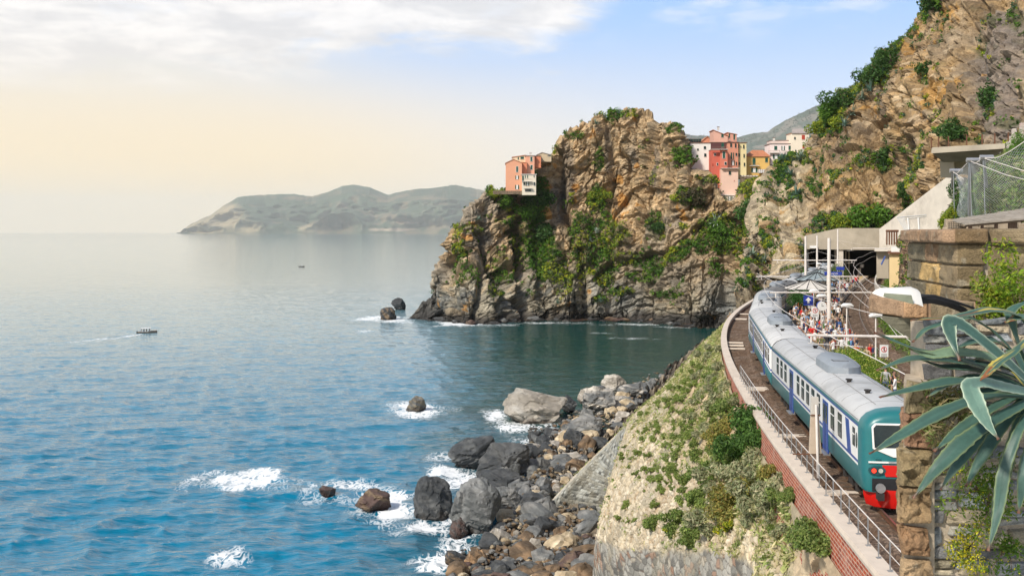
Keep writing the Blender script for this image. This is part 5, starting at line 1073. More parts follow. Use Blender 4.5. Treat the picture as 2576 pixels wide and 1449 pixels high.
for x, w in ((2440, 10), (2470, 8), (2505, 9), (2541, 12), (2551, 14), (2590, 10)):
    b = MB(); p = D(x, 582, 28.6); h = (582-np.interp(x, [2428, 2620], [564, 547]))/2576*28.6; b.tube([(0, 0, -.3), (.01, 0, h)], w/2576*14, 7); o = b.build('post', mat('old_timber', (.17, .11, .08), .9, var=.3), sh); o.location = Vector(p)+of
b = MB(); b.tube([D(2430, 566, 28.5), D(2610, 550, 28.5)], .06, 6); o = b.build('beam', M_wood, sh); o.location = of
b = MB(); rw = random.Random(3)
for k in range(150):
    x = rw.uniform(2385, 2600); y = rw.uniform(557 if x < 2440 else 566, 585); p = D(x, y, 34+rw.uniform(-.5, .5)); s = rw.uniform(.12, .3); b.box(p, (s*1.5, s, s*.8), rw.uniform(-.3, .3))
o = b.build('rubble_wall', vmat('rubble', scale=1) if False else mat('rubble_stone', (.34, .27, .19), .9, var=.45, scale=1.5, bmp=.5), bevel=.02); tag(o, 'loose rubble wall under the slate shelter', 'wall')
b = MB()
for k in range(9): b.tube([D(2385+k*4.4, 577, 30), D(2385+k*4.4, 556+abs(k-4), 30)], .008, 4)
for k in range(4): b.tube([D(2385, 574-k*5, 30), D(2421, 574-k*5, 30)], .008, 4)
o = b.build('iron_cage', M_dark); tag(o, 'black iron mesh cage standing beside the slate shelter', 'cage')
b = MB(); p = [D(2256, 547, 90), D(2330, 541, 92)]
b.tube(p, .05, 5); b.tube([D(2272, 552, 90), D(2330, 545, 92)], .04, 5)
for k in range(6): b.tube([D(2256+k*3.5, 547, 90), D(2284+k*1.2, 592, 90)], .03, 4)
for k in range(2): b.tube([D(2284+k*26, 548, 90), D(2287+k*26, 590, 90)], .09, 5)
o = b.build('white_railing', M_white); tag(o, 'white fan-shaped metal railing in front of the pale ramp wall', 'railing')
# ---------------- station buildings beside the right tunnel
sb = empty('station_building', D(2248, 725, 132)); tag(sb, 'narrow cream station building with a flat dark roof beside the right tunnel', 'building'); of = -Vector(D(2248, 725, 132))
def addb(par, of, name, m, x0, x1, yt, yb, Y, dep): 
    a, c = D(x0, yt, Y), D(x1, yb, Y); b = MB(); th = -math.atan2(a[0], Y); W = c[0]-a[0]; u = Vector((math.cos(th), math.sin(th), 0)); w = Vector((-math.sin(th), math.cos(th), 0)); q = Vector((a[0], Y, (a[2]+c[2])/2))+u*W*.5*.93+w*dep/2; b.box(q, (W*.93, dep, a[2]-c[2]), th); o = b.build(name, m, par); o.location = of; return o
M_crm = mat('cream_render', (.72, .56, .30), .85, var=.08, scale=.5)
addb(sb, of, 'wall', M_crm, 2237, 2272, 638, 735, 132, 8); addb(sb, of, 'roof', M_rust, 2233, 2274, 634, 638, 131.6, 9); addb(sb, of, 'parapet', M_white, 2242, 2272, 622, 634, 133, 6)
addb(sb, of, 'annex', M_conc, 2205, 2236, 632, 700, 146, 5); addb(sb, of, 'annex_roof', M_concd, 2200, 2238, 627, 632, 145, 7); addb(sb, of, 'window', M_glass, 2214, 2226, 645, 690, 145.9, .2)
b = MB()
for k in range(5): b.tube([D(2231+k*6.2, 616, 120), D(2231+k*6.2, 582, 120)], .09, 5)
b.tube([D(2229, 581, 120), D(2260, 581, 120)], .14, 5); o = b.build('balcony_railing', M_rust); tag(o, 'dark rusty balcony railing above the cream station building', 'railing')
b = MB(); b.box((0, 0, 0), (.06, .5, 1.3)); o = b.build('flag', T_blue); o.location = D(2222, 655, 143); o.rotation_euler = (.3, .35, 0); tag(o, 'blue flag hanging from the station wall', 'flag')
pts = [DZ(x, y, TRK+.3)for x, y in ((2221, 688), (2206, 705), (2201, 722), (2208, 738), (2222, 748))]; cc = crm(pts, 14); b = MB()
for k in range(13):
    p, q = Vector(cc[k]), Vector(cc[k+1]); n = Vector((q.y-p.y, p.x-q.x, 0)).normalized()*.12; z = Vector((0, 0, 1.25)); b.hexa([p-n, q-n, q+n, p+n, p-n+z, q-n+z, q+n+z, p+n+z])
o = b.build('ramp_parapet', M_concd); tag(o, 'curved pale concrete parapet beside the right tunnel mouth', 'wall')
# rock face behind the station building
st = []
for x, Y in ((2255, 150), (2266, 124), (2275, 112), (2292, 96), (2330, 80), (2400, 66)): st.append([D(x, 760, Y-3), D(x+1, 720, Y), D(x+2, 670, Y+2), D(x+4, 625, Y+4), D(x+8, 600, Y+8), D(x+30, 597, Y+16), D(x+100, 610, Y+40)])
G = crm(crm(st, 120, 0), 160, 1); nn = gridnormals(G).reshape(-1, 3); P = G.reshape(-1, 3); P = P+nn*(.5*facet(P, 1.6, 3)+.3*fbm(P, 3, 3))[:, None]
o = mesh_np('rock_face', P, gridfaces(120, 160), [M_rock], col=rockcol(P*3, P[:, 0], 3, (.24, .15, .09), (.10, .07, .05))); tag(o, 'reddish brown rock face between the station building and the block wall', 'rock face', kind='structure')
i = g.integers(0, len(P), 160); o = leafcloud('rock_face_ivy', P[i]+nn[i]*.1, .5, 22, .16, SHC, seed=22); tag(o, 'green ivy clinging to the reddish rock face by the station', 'ivy', kind='stuff')
# ---------------- masts, arms and wires
def mast(x, yb, Y, ht, rad, label, arm=None):
    X, _, _ = D(x, yb, Y); o = empty('catenary_mast', (X, Y, PLAT)); tag(o, label, 'mast', 'white overhead line masts on the platform')
    MB().tube([(0, 0, 0), (0, 0, 1.2), (0, 0, ht)], [rad*1.15, rad, rad*.72], 12).build('pole', M_pole, o, True)
    b = MB(); b.tube([(0, 0, -.02), (0, 0, .25)], rad*1.9, 12); b.build('base', M_pole, o, True)
    if arm:
        for z, a0, a1, r in arm:
            b = MB(); b.tube([(a0, 0, z), (a1, 0, z)], r, 8); b.tube([(a0*.8, 0, z), (0, 0, z+1.6)], .018, 5); b.tube([(a1*.8, 0, z), (0, 0, z+1.6)], .018, 5)
            for e in (a0*.9, a1*.88): b.tube([(e, 0, z), (e, 0, z-.45)], .05, 8); b.tube([(e-.9, 0, z-.5), (e+.5, 0, z-.42)], .022, 5)
            b.build('cross_arm', M_pole, o, True)
    return o
mast(2085.5, 845, 97, 9.25, .21, 'nearest and thickest white mast rising from the middle of the crowd', [(PLAT*-1-5.75, -5.6, 5.2, .07)])
mast(2026.5, 750, 150, 9.2, .20, 'leftmost white mast, rising beside the white canopy', [(9.85-6.55, -7.2, 7.4, .08)])
mast(2055.5, 727, 176, 9.2, .19, 'white mast just right of the canopy, left of the thick near one', [(9.85-4.9, -7.6, 6.8, .09)])
mast(2107.5, 712, 205, 10.4, .19, 'white mast in front of the concrete pier between the tunnel mouths', [(9.85-3.3, 3.0, 10.4, .09)])
# crossing arm near the hedge, carried by a post beside the rock wall
X, _, _ = D(2296, 850, 57.5); o = empty('catenary_mast', (X, 57.5, TRK)); tag(o, 'white bracket arm reaching over the curved track from a post by the block ledge', 'mast', 'white overhead line masts on the platform')
MB().tube([(0, 0, 0), (0, 0, 5.4)], .12, 10).build('pole', M_pole, o, True); b = MB(); b.tube([(-5.95, 0, 4.6), (0, 0, 4.5)], .075, 8); b.tube([(-5.7, 0, 4.6), (-5.7, 0, 4.2)], .05, 8); b.tube([(-5.9, 0, 4.15), (-2.8, 0, 3.95)], .022, 5); b.build('cross_arm', M_pole, o, True)
def wire(pts, label, r=.022):
    b = MB(); b.tube(pts, r, 4, cap=False); o = b.build('overhead_wire', M_pole); tag(o, label, 'wire', 'overhead wires strung between the masts')
def sag(a, c, s=.3, n=10): a, c = Vector(a), Vector(c); return [tuple(a.lerp(c, k/n)-Vector((0, 0, s*math.sin(math.pi*k/n)))) for k in range(n+1)]
def along(f, Y0, Y1, z, label):
    P = []
    for k in range(31): Y = Y0+(Y1-Y0)*k/30; P.append((float(f(Y)), Y, z+.25*abs(math.sin(k*math.pi/7.5))-.1))
    wire(P, label)
along(trkL, 20, 228, TRK+5.1, 'contact wire curving above the roofs of the train'); along(trkR, 44, 228, TRK+5.1, 'contact wire curving above the empty inner track'); along(trkR, 44, 228, TRK+6.1, 'upper carrying wire above the empty inner track')
wire(sag(D(1905, 688, 118), D(2240, 800, 60), .4), 'long wire falling from left to right over the coaches')
wire(sag(D(2070, 660, 170), D(2330, 890, 52), .5), 'long wire falling across the curved track towards the ledge')
wire(sag(D(1905, 700, 130), D(2026, 640, 150), .2), 'wire from the left arm up to the left mast'); wire(sag(D(2110, 640, 205), D(2262, 850, 60), .4), 'steep wire from the pier mast down over the curved track')
# lamp posts and signs
def disc(b, x, z, r, m, y=0, n=18): b.prism([(x+r*math.cos(2*math.pi*i/n), z+r*math.sin(2*math.pi*i/n)) for i in range(n)], y, y+.012, m)
M_sred = mat('sign_red', (.6, .03, .03), .5, var=.05); M_sblue = mat('sign_blue', (.03, .06, .35), .45, var=.05)
def lamp(x, yb, Y, h, label, sign=None):
    X = D(x, yb, Y)[0]; o = empty('platform_lamp', (X, Y, PLAT)); tag(o, label, 'street lamp', 'slim lamp posts on the platform')
    MB().tube([(0, 0, 0), (0, 0, h)], [.065, .045], 10).build('pole', M_pole, o, True)
    b = MB(); b.tube([(-.42, 0, h+.02), (-.2, 0, h+.10), (.3, 0, h+.10), (.5, 0, h+.02)], [.10, .17, .16, .06], 10); b.build('lamp_head', M_white, o, True); return o
def no_cross(par, x, z, w=.62, h=.85):
    b = MB(); b.box((x, -.1, z), (w, .03, h), 0, 0); disc(b, x, z+h*.12, w*.34, 1, -.13); disc(b, x, z+h*.12, w*.26, 0, -.137); b.box((x, -.142, z+h*.14), (.07, .01, .24), 0, 2); b.box((x, -.15, z+h*.12), (w*.6, .01, .035), 0, 1, M=Matrix.Translation((x, 0, z+h*.12)) @ Matrix.Rotation(R(45), 4, 'Y') @ Matrix.Translation((-x, 0, -z-h*.12)))
    for k in range(3): b.box((x, -.118, z-h*.26-k*.07), (w*.7, .008, .02), 0, 2)
    s = b.build('prohibition_sign', [M_white, M_sred, M_blk], par); s['label'] = 'white panel with a red ring and a crossed-out walker'
l1 = lamp(2203, 967, 66.4, 4.35, 'slim white lamp post by the yellow-flowered hedge with a red ring sign'); no_cross(l1, .5, 2.15, .55, .78)
l2 = lamp(2130, 915, 76, 4.3, 'slim lamp post at the near end of the crowd, right of the thick mast'); l3 = lamp(2047, 830, 98, 4.1, 'slim post with a blue arrow sign at the front of the canopy')
b = MB(); b.box((-.55, -.1, 3.3), (.9, .05, .95), 0, 0); b.prism([(-.55-.28, 3.3), (-.55, 3.62), (-.55+.28, 3.3), (-.55+.1, 3.3), (-.55+.1, 3.0), (-.65, 3.0), (-.65, 3.3)], -.14, -.125, 1); b.build('arrow_sign', [M_sblue, M_white], l3); no_cross(l3, .1, 2.2, .7, 1.0)
l4 = lamp(2066, 838, 92, 4.0, 'slim post with a round clock left of the thick mast'); b = MB(); disc(b, 0, 3.2, .42, 0, -.2, 24); b.prism([(.42*math.cos(a*math.pi/12), 3.2+.42*math.sin(a*math.pi/12)) for a in range(24)], -.18, .1, 1); b.box((0, -.21, 3.3), (.03, .01, .26), 0, 2); b.box((.08, -.21, 3.2), (.2, .01, .03), 0, 2); b.build('clock', [M_white, M_sblue, M_blk], l4)
l5 = lamp(2086, 742, 162, 4.3, 'distant slim lamp post behind the station name sign'); l6 = lamp(2060, 735, 172, 4.4, 'most distant slim lamp post right of the canopy'); no_cross(l6, -1.2, 1.5, .7, .9)
def text(s, size, m, par, loc, rot=(R(90), 0, 0), ex=.004):
    cu = bpy.data.curves.new('lettering', 'FONT'); cu.body = s; cu.size = size; cu.extrude = ex; cu.align_x = 'CENTER'; cu.align_y = 'CENTER'; cu.materials.append(m); t = bpy.data.objects.new('tmp', cu); link(t)
    me = bpy.data.meshes.new_from_object(t.evaluated_get(bpy.context.evaluated_depsgraph_get())); bpy.data.objects.remove(t); o = link(bpy.data.objects.new('lettering', me)); o.parent = par; o.location = loc; o.rotation_euler = rot; return o
def namesign(x, y, Y, w, h, label, s=None):
    p = D(x, y, Y); o = empty('station_sign', (p[0], Y, PLAT)); tag(o, label, 'sign'); z = p[2]-PLAT
    b = MB(); b.box((0, 0, z), (w, .08, h)); b.build('panel', M_sblue, o); b = MB()
    for s_ in (-.35, .35): b.tube([(s_*w, .07, 0), (s_*w, .07, z+h/2)], .04, 6)
    b.build('legs', M_pole, o)
    if s: text(s, h*.72, M_white, o, (0, -.05, z))
namesign(2096, 687.5, 138, 2.35, .46, 'long blue station name sign reading Manarola', 'Manarola'); namesign(2114, 675, 165, 1.3, .55, 'small plain blue sign behind the station name sign')
# canopy : white radial fabric with dark ribs
def canopy(x, y, Y, r, label, mm):
    p = D(x, y, Y); o = empty('platform_canopy', (p[0], Y, PLAT)); tag(o, label, 'canopy', 'round canopies over the platform'); h = p[2]-PLAT; n = 16
    rz = [(r, h-.25), (r*1.0, h-.12), (r*.75, h+.12), (r*.45, h+.42), (r*.15, h+.75), (.05, h+.9)]; vs = []; fs = []
    for (q, z) in rz:
        for i in range(n*2): a = math.pi*i/n; e = 1 if i % 2 == 0 else .985; vs.append((q*e*math.cos(a), q*e*math.sin(a), z-(0 if i % 2 == 0 else .05*q/r)))
    for j in range(5):
        for i in range(2*n): fs.append((j*2*n+i, j*2*n+(i+1) % (2*n), (j+1)*2*n+(i+1) % (2*n), (j+1)*2*n+i))
    b = MB(); b.add(vs, fs); b.build('cover', mm, o)
    for i in range(n):
        a = 2*math.pi*i/n; b = MB(); b.tube([(q*1.01*math.cos(a), q*1.01*math.sin(a), z+.05) for q, z in rz[1:]], .035, 5); b.build('rib', M_rust if False else M_dark, o)
    b = MB(); b.tube([(r*math.cos(2*math.pi*i/32), r*math.sin(2*math.pi*i/32), h-.2) for i in range(33)], .06, 5); b.build('rim', M_dark, o)
    for i in range(4): a = math.pi/4+i*math.pi/2; b = MB(); b.tube([(r*.55*math.cos(a), r*.55*math.sin(a), 0), (r*.55*math.cos(a), r*.55*math.sin(a), h+.2)], .06, 7); b.build('leg', M_pole, o)
M_fab = mat('canopy_cover', (.60, .56, .50), .6, var=.12, scale=.6); M_fab2 = mat('canopy_glass', (.28, .33, .33), .25, var=.3, scale=.8, spec=.6)
canopy(2037, 722, 124, 3.25, 'round white canopy with dark radiating ribs over the waiting crowd', M_fab); canopy(2055, 701, 142, 3.0, 'dull glassy round canopy just behind the white one', M_fab2); canopy(2066, 690, 158, 2.8, 'third and furthest canopy behind the glassy one', M_fab2)
# plants on the platform
def roundtree(x, yc, Y, r, cols, label, name, seed, trunk=True, per=1500, size=.07):
    p = D(x, yc, Y); o = empty(name, (p[0], Y, PLAT)); tag(o, label, 'tree' if trunk else 'hedge'); z = p[2]-PLAT; gg = np.random.default_rng(seed); C = [(0, 0, z)]+[(gg.normal()*r*.45, gg.normal()*r*.45, z+gg.normal()*r*.25) for _ in range(7)]
    leafcloud('crown', C, [r*.75]+[r*.45]*7, [per]+[per//3]*7, size, cols, parent=o, seed=seed, flat=.85, shell=.6)
    if trunk: b = MB(); b.tube([(0, 0, 0), (.05, 0, z*.5), (0, 0, z)], [.09, .07, .04], 7); b.tube([(0, 0, z*.6), (r*.4, .1, z+.2)], [.05, .02], 6); b.tube([(0, 0, z*.6), (-r*.4, -.1, z+.1)], [.05, .02], 6); b.build('trunk', M_wood, o)
    return o
roundtree(2021, 752, 117, 1.55, [(.05, .14, .03), (.07, .19, .04), (.03, .09, .02)], 'small round-headed green tree under the edge of the white canopy', 'tree', 31); roundtree(2107, 684, 176, 2.1, [(.09, .16, .03), (.14, .22, .04), (.05, .10, .02)], 'leafy tree behind the blue station name sign', 'tree', 32)
hd = empty('hedge', (D(2160, 930, 66)[0], 66, PLAT)); tag(hd, 'rounded yellow-flowered hedge at the near end of the platform', 'hedge'); C = []; rr_ = []; gg = np.random.default_rng(8)
for k in range(44): a = k/43; Y = 60.5+a*12; C.append((22.5-hd.location.x+(float(trkL(Y))-float(trkL(66)))+gg.normal()*.5, Y-66, .45+gg.random()*1.25*math.sin(math.pi*(.12+.76*a)))); rr_.append(.75+.35*gg.random())
leafcloud('foliage', C, rr_, 900, .05, [(.12, .22, .02), (.18, .28, .03), (.07, .14, .02), (.26, .32, .04)], parent=hd, seed=41, shell=.6); leafcloud('flowers', C, [q*1.06 for q in rr_], 110, .045, [(.62, .58, .12), (.7, .66, .25)], parent=hd, seed=42, shell=.97)
# signal post with its tall box seen from behind
sp = empty('signal_post', (12.5, 42.3, TRK+.30)); tag(sp, 'tall beige signal box on a thin post standing on the parapet cap', 'signal'); b = MB(); b.tube([(.08, -.22, 0), (0, -.2, 3.0)], .05, 8); b.build('pole', M_pole, sp, True)
M_bge = mat('beige_panel', (.50, .40, .30), .7, var=.12, scale=2, dirt=(.3, .2, .12, .6)); b = MB(); b.hexa([(-.24, -.1, .95), (.26, -.1, .95), (.26, .05, .95), (-.24, .05, .95), (-.17, -.1, 2.55), (.15, -.1, 2.55), (.15, .05, 2.55), (-.17, .05, 2.55)]); b.build('lower_panel', M_bge, sp, bevel=.01); b = MB(); b.hexa([(-.17, -.12, 2.58), (.15, -.12, 2.58), (.15, .06, 2.58), (-.17, .06, 2.58), (-.15, -.12, 3.3), (.13, -.12, 3.3), (.13, .06, 3.3), (-.15, .06, 3.3)]); b.build('upper_panel', mat('grey_panel', (.52, .48, .42), .6, var=.1), sp, bevel=.01)
b = MB(); b.tube([(-.9, 0, .93), (.35, .0, .93)], .03, 6); b.box((0, -.13, 2.56), (.42, .03, .04)); b.build('bracket', M_rust, sp)
# ================================================================== HOUSES ON THE CLIFF
def zc3(x, y): return 1631.5+x/5.769, 291.9+y/5.769
def zc7(x, y): return 1236.5+x/8.439, 360.6+y/8.439
M_sh = M_green; M_shr = mat('red_shutter', (.45, .06, .03), .6); M_tile = mat('roof_tiles', (.50, .20, .10), .85, var=.3, scale=1.2, bmp=.3); M_slate = mat('slate_roof', (.36, .31, .28), .85, var=.2, scale=1); M_eave = mat('eave', (.22, .13, .10), .8); M_wfr = mat('window_surround', (.7, .66, .6), .7)
def house(name, label, x0, x1, yt, yb, Y, dep, colr, roof='flat', wins=(), z=zc3, rise=0, over=.25, dirt=True, roofm=None, balc=(), extra=None):
    (x0, yt), (x1, yb) = z(x0, yt), z(x1, yb); a, c = D(x0, yt, Y), D(x1, yb, Y); W, H = c[0]-a[0], a[2]-c[2]; o = empty(name, ((a[0]+c[0])/2, Y, c[2])); tag(o, label, 'house')
    m = mat('render', colr, .9, var=.07, scale=.25, dirt=tuple(q*.72 for q in colr)+(.35,), bmp=.15)
    b = MB(); base = -1.2
    if roof == 'gable':
        pk = rise[0]*W-W/2; hh = H+rise[1]; hr = H+rise[2] if len(rise) > 2 else H; P = [(-W/2, base), (W/2, base), (W/2, hr), (pk, hh), (-W/2, H)]; b.prism(P, 0, dep); b.build('wall', m, o)
        b = MB(); e = over
        for (xa, za), (xb, zb) in (((-W/2-e, H-e*.4), (pk, hh)), ((pk, hh), (W/2+e, hr-e*.4))): b.hexa([(xa, -e, za+.02), (xb, -e, zb+.02), (xb, dep+e, zb+.02), (xa, dep+e, za+.02), (xa, -e, za+.22), (xb, -e, zb+.22), (xb, dep+e, zb+.22), (xa, dep+e, za+.22)])
        b.build('roof', roofm or M_tile, o)
    elif roof == 'mono':
        P = [(-W/2, base), (W/2, base), (W/2, H-rise), (-W/2, H)]; b.prism(P, 0, dep); b.build('wall', m, o); b = MB(); e = over; b.hexa([(-W/2-e, -e, H), (W/2+e, -e, H-rise), (W/2+e, dep+e, H-rise), (-W/2-e, dep+e, H), (-W/2-e, -e, H+.2), (W/2+e, -e, H-rise+.2), (W/2+e, dep+e, H-rise+.2), (-W/2-e, dep+e, H+.2)]); b.build('roof', roofm or M_tile, o)
    elif roof == 'hip':
        b.box((0, dep/2, (H+base)/2), (W, dep, H-base)); b.build('wall', m, o); e = over; b = MB(); r = rise; vs = [(-W/2-e, -e, H), (W/2+e, -e, H), (W/2+e, dep+e, H), (-W/2-e, dep+e, H), (-W*.12, dep*.5, H+r), (W*.35, dep*.5, H+r)]; b.add(vs, [(0, 1, 5, 4), (1, 2, 5), (2, 3, 4, 5), (3, 0, 4), (3, 2, 1, 0)]); b.build('roof', roofm or M_tile, o)
    else:
        b.box((0, dep/2, (H+base)/2), (W, dep, H-base)); b.build('wall', m, o); b = MB(); b.box((0, dep/2, H+.12), (W+over*2, dep+over*2, .26)); b.build('roof', roofm or M_eave, o)
    for (wx, wy, ww, wh, k) in wins:
        px, py = z(wx, wy); sc = Y/2576/((z(1, 0)[0]-z(0, 0)[0])**-1); w_, h_ = ww*sc, wh*sc; X = (px-1288)/2576*Y-o.location.x; Z = (583-py)/2576*Y-o.location.z; b = MB()
        if 'f' in k: b.box((X, -.03, Z), (w_+.3, .08, h_+.3), 0, 2)
        if 'o' in k: b.box((X, -.05, Z), (w_*.42, .08, h_), 0, 3); [b.box((X+s*w_*.38, -.07, Z), (w_*.26, .12, h_), 0, 0) for s in (-1, 1)]
        elif 'g' in k: b.box((X, -.05, Z), (w_, .12, h_), 0, 0); b.box((X, -.115, Z), (.05, .02, h_), 0, 1)
        elif 'r' in k: b.box((X, -.05, Z), (w_, .12, h_), 0, 4)
        else: b.box((X, -.04, Z), (w_, .1, h_), 0, 1); b.box((X+w_*.42, -.16, Z-.1), (w_*.24, .06, h_*.9), 0, 0)
        b.box((X, -.09, Z-h_/2-.06), (w_+.2, .18, .09), 0, 2); b.build('window', [M_sh, M_glass, M_wfr, M_white, M_shr], o)
    for (bx0, bx1, by, bh) in balc:
        (p0, q0), (p1, q1) = z(bx0, by), z(bx1, by+bh); A_, C_ = D(p0, q0, Y), D(p1, q1, Y); b = MB(); X0, X1 = A_[0]-o.location.x, C_[0]-o.location.x; Z1, Z0 = A_[2]-o.location.z, C_[2]-o.location.z
        b.box(((X0+X1)/2, -.6, Z0+.08), (X1-X0, 1.2, .2), 0, 0)
        n = max(3, int((X1-X0)/.35))
        for i in range(n+1): b.box((X0+(X1-X0)*i/n, -1.15, (Z0+Z1)/2), (.05, .05, Z1-Z0), 0, 1)
        b.box(((X0+X1)/2, -1.15, Z1), (X1-X0, .07, .07), 0, 1); b.build('balcony', [M_wfr, M_eave], o)
    return o
PK, SAL, RED, YEL_, WH, CR, OR = (.66, .33, .22), (.62, .27, .16), (.60, .14, .095), (.74, .60, .30), (.86, .82, .75), (.72, .64, .50), (.72, .46, .14)
house('small_house', 'small yellow house with a sloping roof on top of the headland', 350, 500, 196, 345, 452, 7, (.74, .60, .34), 'mono', [(435, 290, 26, 60, 'd')], rise=3.1, over=.3)
house('white_house', 'plain white house with small scattered windows left of the red house', 606, 908, 395, 745, 434, 11, WH, 'flat', [(715, 487, 24, 26, 'd'), (817, 461, 30, 40, 'd'), (705, 582, 28, 34, 'd'), (822, 568, 30, 46, 'd'), (703, 652, 14, 22, 'r')], over=.25)
house('white_wing', 'narrow lower wing with a curved top at the left end of the white house', 560, 625, 372, 745, 437, 9, (.72, .66, .57), 'flat', [(597, 488, 14, 26, 'd')], over=.1)
house('house_top', 'low house with a pink gabled front peeping over the white house', 772, 915, 374, 400, 449, 8, (.70, .28, .16), 'gable', [], rise=(.6, 2.2), over=.3)
house('red_house', 'narrow deep red house between the white house and the salmon one', 908, 1050, 495, 1000, 429, 8, RED, 'flat', [(963, 560, 22, 30, 'fd'), (1000, 700, 18, 34, 'fd'), (932, 715, 16, 50, 'r')], over=.1)
house('coral_house', 'coral red house part with one tall window and a terrace on top', 1042, 1146, 495, 765, 428, 9, (.64, .20, .13), 'flat', [(1093, 566, 34, 98, 'fg'), (1117, 690, 26, 40, 'fd')], over=.1, balc=[(908, 1146, 452, 38)])
house('pink_tower', 'pale pink upper storey with a slanting roof standing highest of the clifftop houses', 946, 1150, 205, 400, 437, 9, (.72, .42, .32), 'mono', [(1072, 284, 32, 52, 'g')], rise=2.7, over=.35)
house('pink_tower_wing', 'right half of the pale pink top storey with two tall green shutters', 1150, 1280, 243, 400, 437.5, 9, (.66, .33, .24), 'mono', [(1173, 286, 18, 54, 'g'), (1243, 305, 22, 80, 'g')], rise=.9, over=.3, balc=[(1148, 1185, 326, 36)])
house('salmon_house', 'tall salmon house with a yellow cloth hanging in its middle window', 1146, 1300, 385, 762, 431, 9, (.66, .29, .19), 'flat', [(1197, 425, 24, 60, 'd'), (1263, 432, 20, 60, 'd'), (1203, 580, 20, 95, 'g'), (1234, 580, 14, 95, 'g'), (1273, 560, 22, 44, 'd'), (1225, 682, 44, 70, 'o'), (1273, 692, 14, 50, 'd')], over=.35)
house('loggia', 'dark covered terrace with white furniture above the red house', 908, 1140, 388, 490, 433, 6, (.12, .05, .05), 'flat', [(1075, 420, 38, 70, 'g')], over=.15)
house('yellow_house', 'slim pale yellow house with narrow shuttered windows right of the salmon house', 1292, 1420, 392, 862, 432.5, 9, (.78, .66, .36), 'flat', [(1308, 437, 18, 56, 'g'), (1381, 447, 18, 56, 'd'), (1314, 568, 18, 50, 'd'), (1386, 578, 18, 50, 'd'), (1317, 692, 18, 44, 'd'), (1391, 703, 18, 50, 'd')], over=.3)
house('pale_pink_house', 'tall blank pale pink house front hanging lowest down the cliff', 1052, 1300, 765, 1150, 426, 9, (.84, .58, .46), 'flat', [(1179, 826, 32, 54, 'd'), (1243, 942, 8, 18, 'r')], over=.15, roofm=mat('pink_parapet', (.72, .36, .26), .9), balc=[(1052, 1320, 722, 42)])
house('glazed_annex', 'small white annex with a glazed front under the pale pink house', 1062, 1312, 1152, 1240, 424.5, 6, (.62, .52, .42), 'flat', [(1178, 1182, 42, 26, 'o'), (1228, 1182, 42, 26, 'o'), (1178, 1212, 42, 22, 'o'), (1228, 1212, 42, 22, 'o')], over=.3, roofm=M_white)
house('orange_house', 'ochre yellow house with an orange tiled hip roof and a balcony', 1424, 1755, 590, 862, 436, 11, OR, 'hip', [(1530, 662, 42, 100, 'g'), (1712, 640, 38, 62, 'g'), (1535, 785, 86, 66, 'o')], rise=3.2, over=.5, balc=[(1455, 1600, 690, 36)])
house('pink_villa', 'wide pinkish white house with three green-shuttered upper windows', 1768, 2092, 405, 662, 438, 10, (.84, .72, .68), 'flat', [(1845, 465, 42, 56, 'g'), (1953, 467, 46, 60, 'o'), (2050, 463, 38, 62, 'g'), (1850, 590, 88, 62, 'o')], over=.3, roofm=M_slate, balc=[(1728, 1895, 505, 34)])
house('villa_attic', 'low parapet storey on the wide pinkish white house', 1775, 2085, 360, 404, 441, 7, (.72, .58, .52), 'flat', [], over=.1)
house('cream_tower_house', 'tall cream house with red shutters at the foot of the hillside', 2082, 2330, 252, 530, 436, 9, (.86, .76, .60), 'mono', [(2123, 322, 20, 34, 'd'), (2246, 310, 44, 66, 'r'), (2252, 452, 38, 44, 'r'), (2135, 505, 18, 24, 'd')], rise=.2, over=.2)
b = MB(); (xa, ya), (xb, yb_) = zc3(2078, 256), zc3(2338, 186); p = D(xa, ya, 435.6); q = D(xb, ya, 435.6); t1 = D(xa+2, yb_+2, 440); t2 = D(xb-1, yb_, 440); b.hexa([p, q, t2, t1, Vector(p)+Vector((0, 0, .25)), Vector(q)+Vector((0, 0, .25)), Vector(t2)+Vector((0, 0, .25)), Vector(t1)+Vector((0, 0, .25))]); o = b.build('slate_roof', M_slate); tag(o, 'grey sloping slate roof over the tall cream house', 'roof')
def awn(x0, y0, x1, y1, Y, dep, m, name, label, cat):
    (x0, y0), (x1, y1) = zc3(x0, y0), zc3(x1, y1); a, c = D(x0, y0, Y), D(x1, y1, Y); b = MB(); b.box(((a[0]+c[0])/2, Y+dep/2, (a[2]+c[2])/2), (c[0]-a[0], dep, a[2]-c[2])); n = 6
    for i in range(n+1): b.box((a[0]+(c[0]-a[0])*i/n, Y-.05, (a[2]+c[2])/2), (.12, .12, a[2]-c[2]+.2), 0, 1)
    o = b.build(name, [m, M_eave]); tag(o, label, cat)
M_awn = mat('green_net', (.02, .05, .045), .8, var=.3); awn(535, 332, 765, 372, 436, 4, M_awn, 'green_screen', 'dark green screened pergola on the roof of the white house', 'pergola'); awn(852, 1270, 1222, 1330, 418, .5, M_awn, 'green_fence', 'long dark green net fence on the terrace below the pink house', 'fence'); awn(1336, 862, 1590, 910, 430, 2, M_concd, 'terrace_wall', 'pale rendered terrace wall below the yellow houses', 'wall'); awn(1600, 775, 1752, 826, 433, 2, M_white, 'white_wall', 'low white garden wall right of the ochre house', 'wall')
SB = house
house('salmon_gable_house', 'tall salmon gabled house at the sea end of the headland', 300, 645, 425, 992, 424, 12, (.74, .36, .22), 'gable', [(543, 552, 38, 118, 'fg'), (543, 725, 70, 76, 'o'), (543, 930, 80, 90, 'o')], z=zc7, rise=(.47, 1.55, .1), over=.25)
house('salmon_side_house', 'redder recessed wall of the salmon house in the angle beside its gable', 640, 752, 405, 660, 427, 10, (.68, .25, .14), 'mono', [], z=zc7, rise=.3, over=.2, roofm=M_tile)
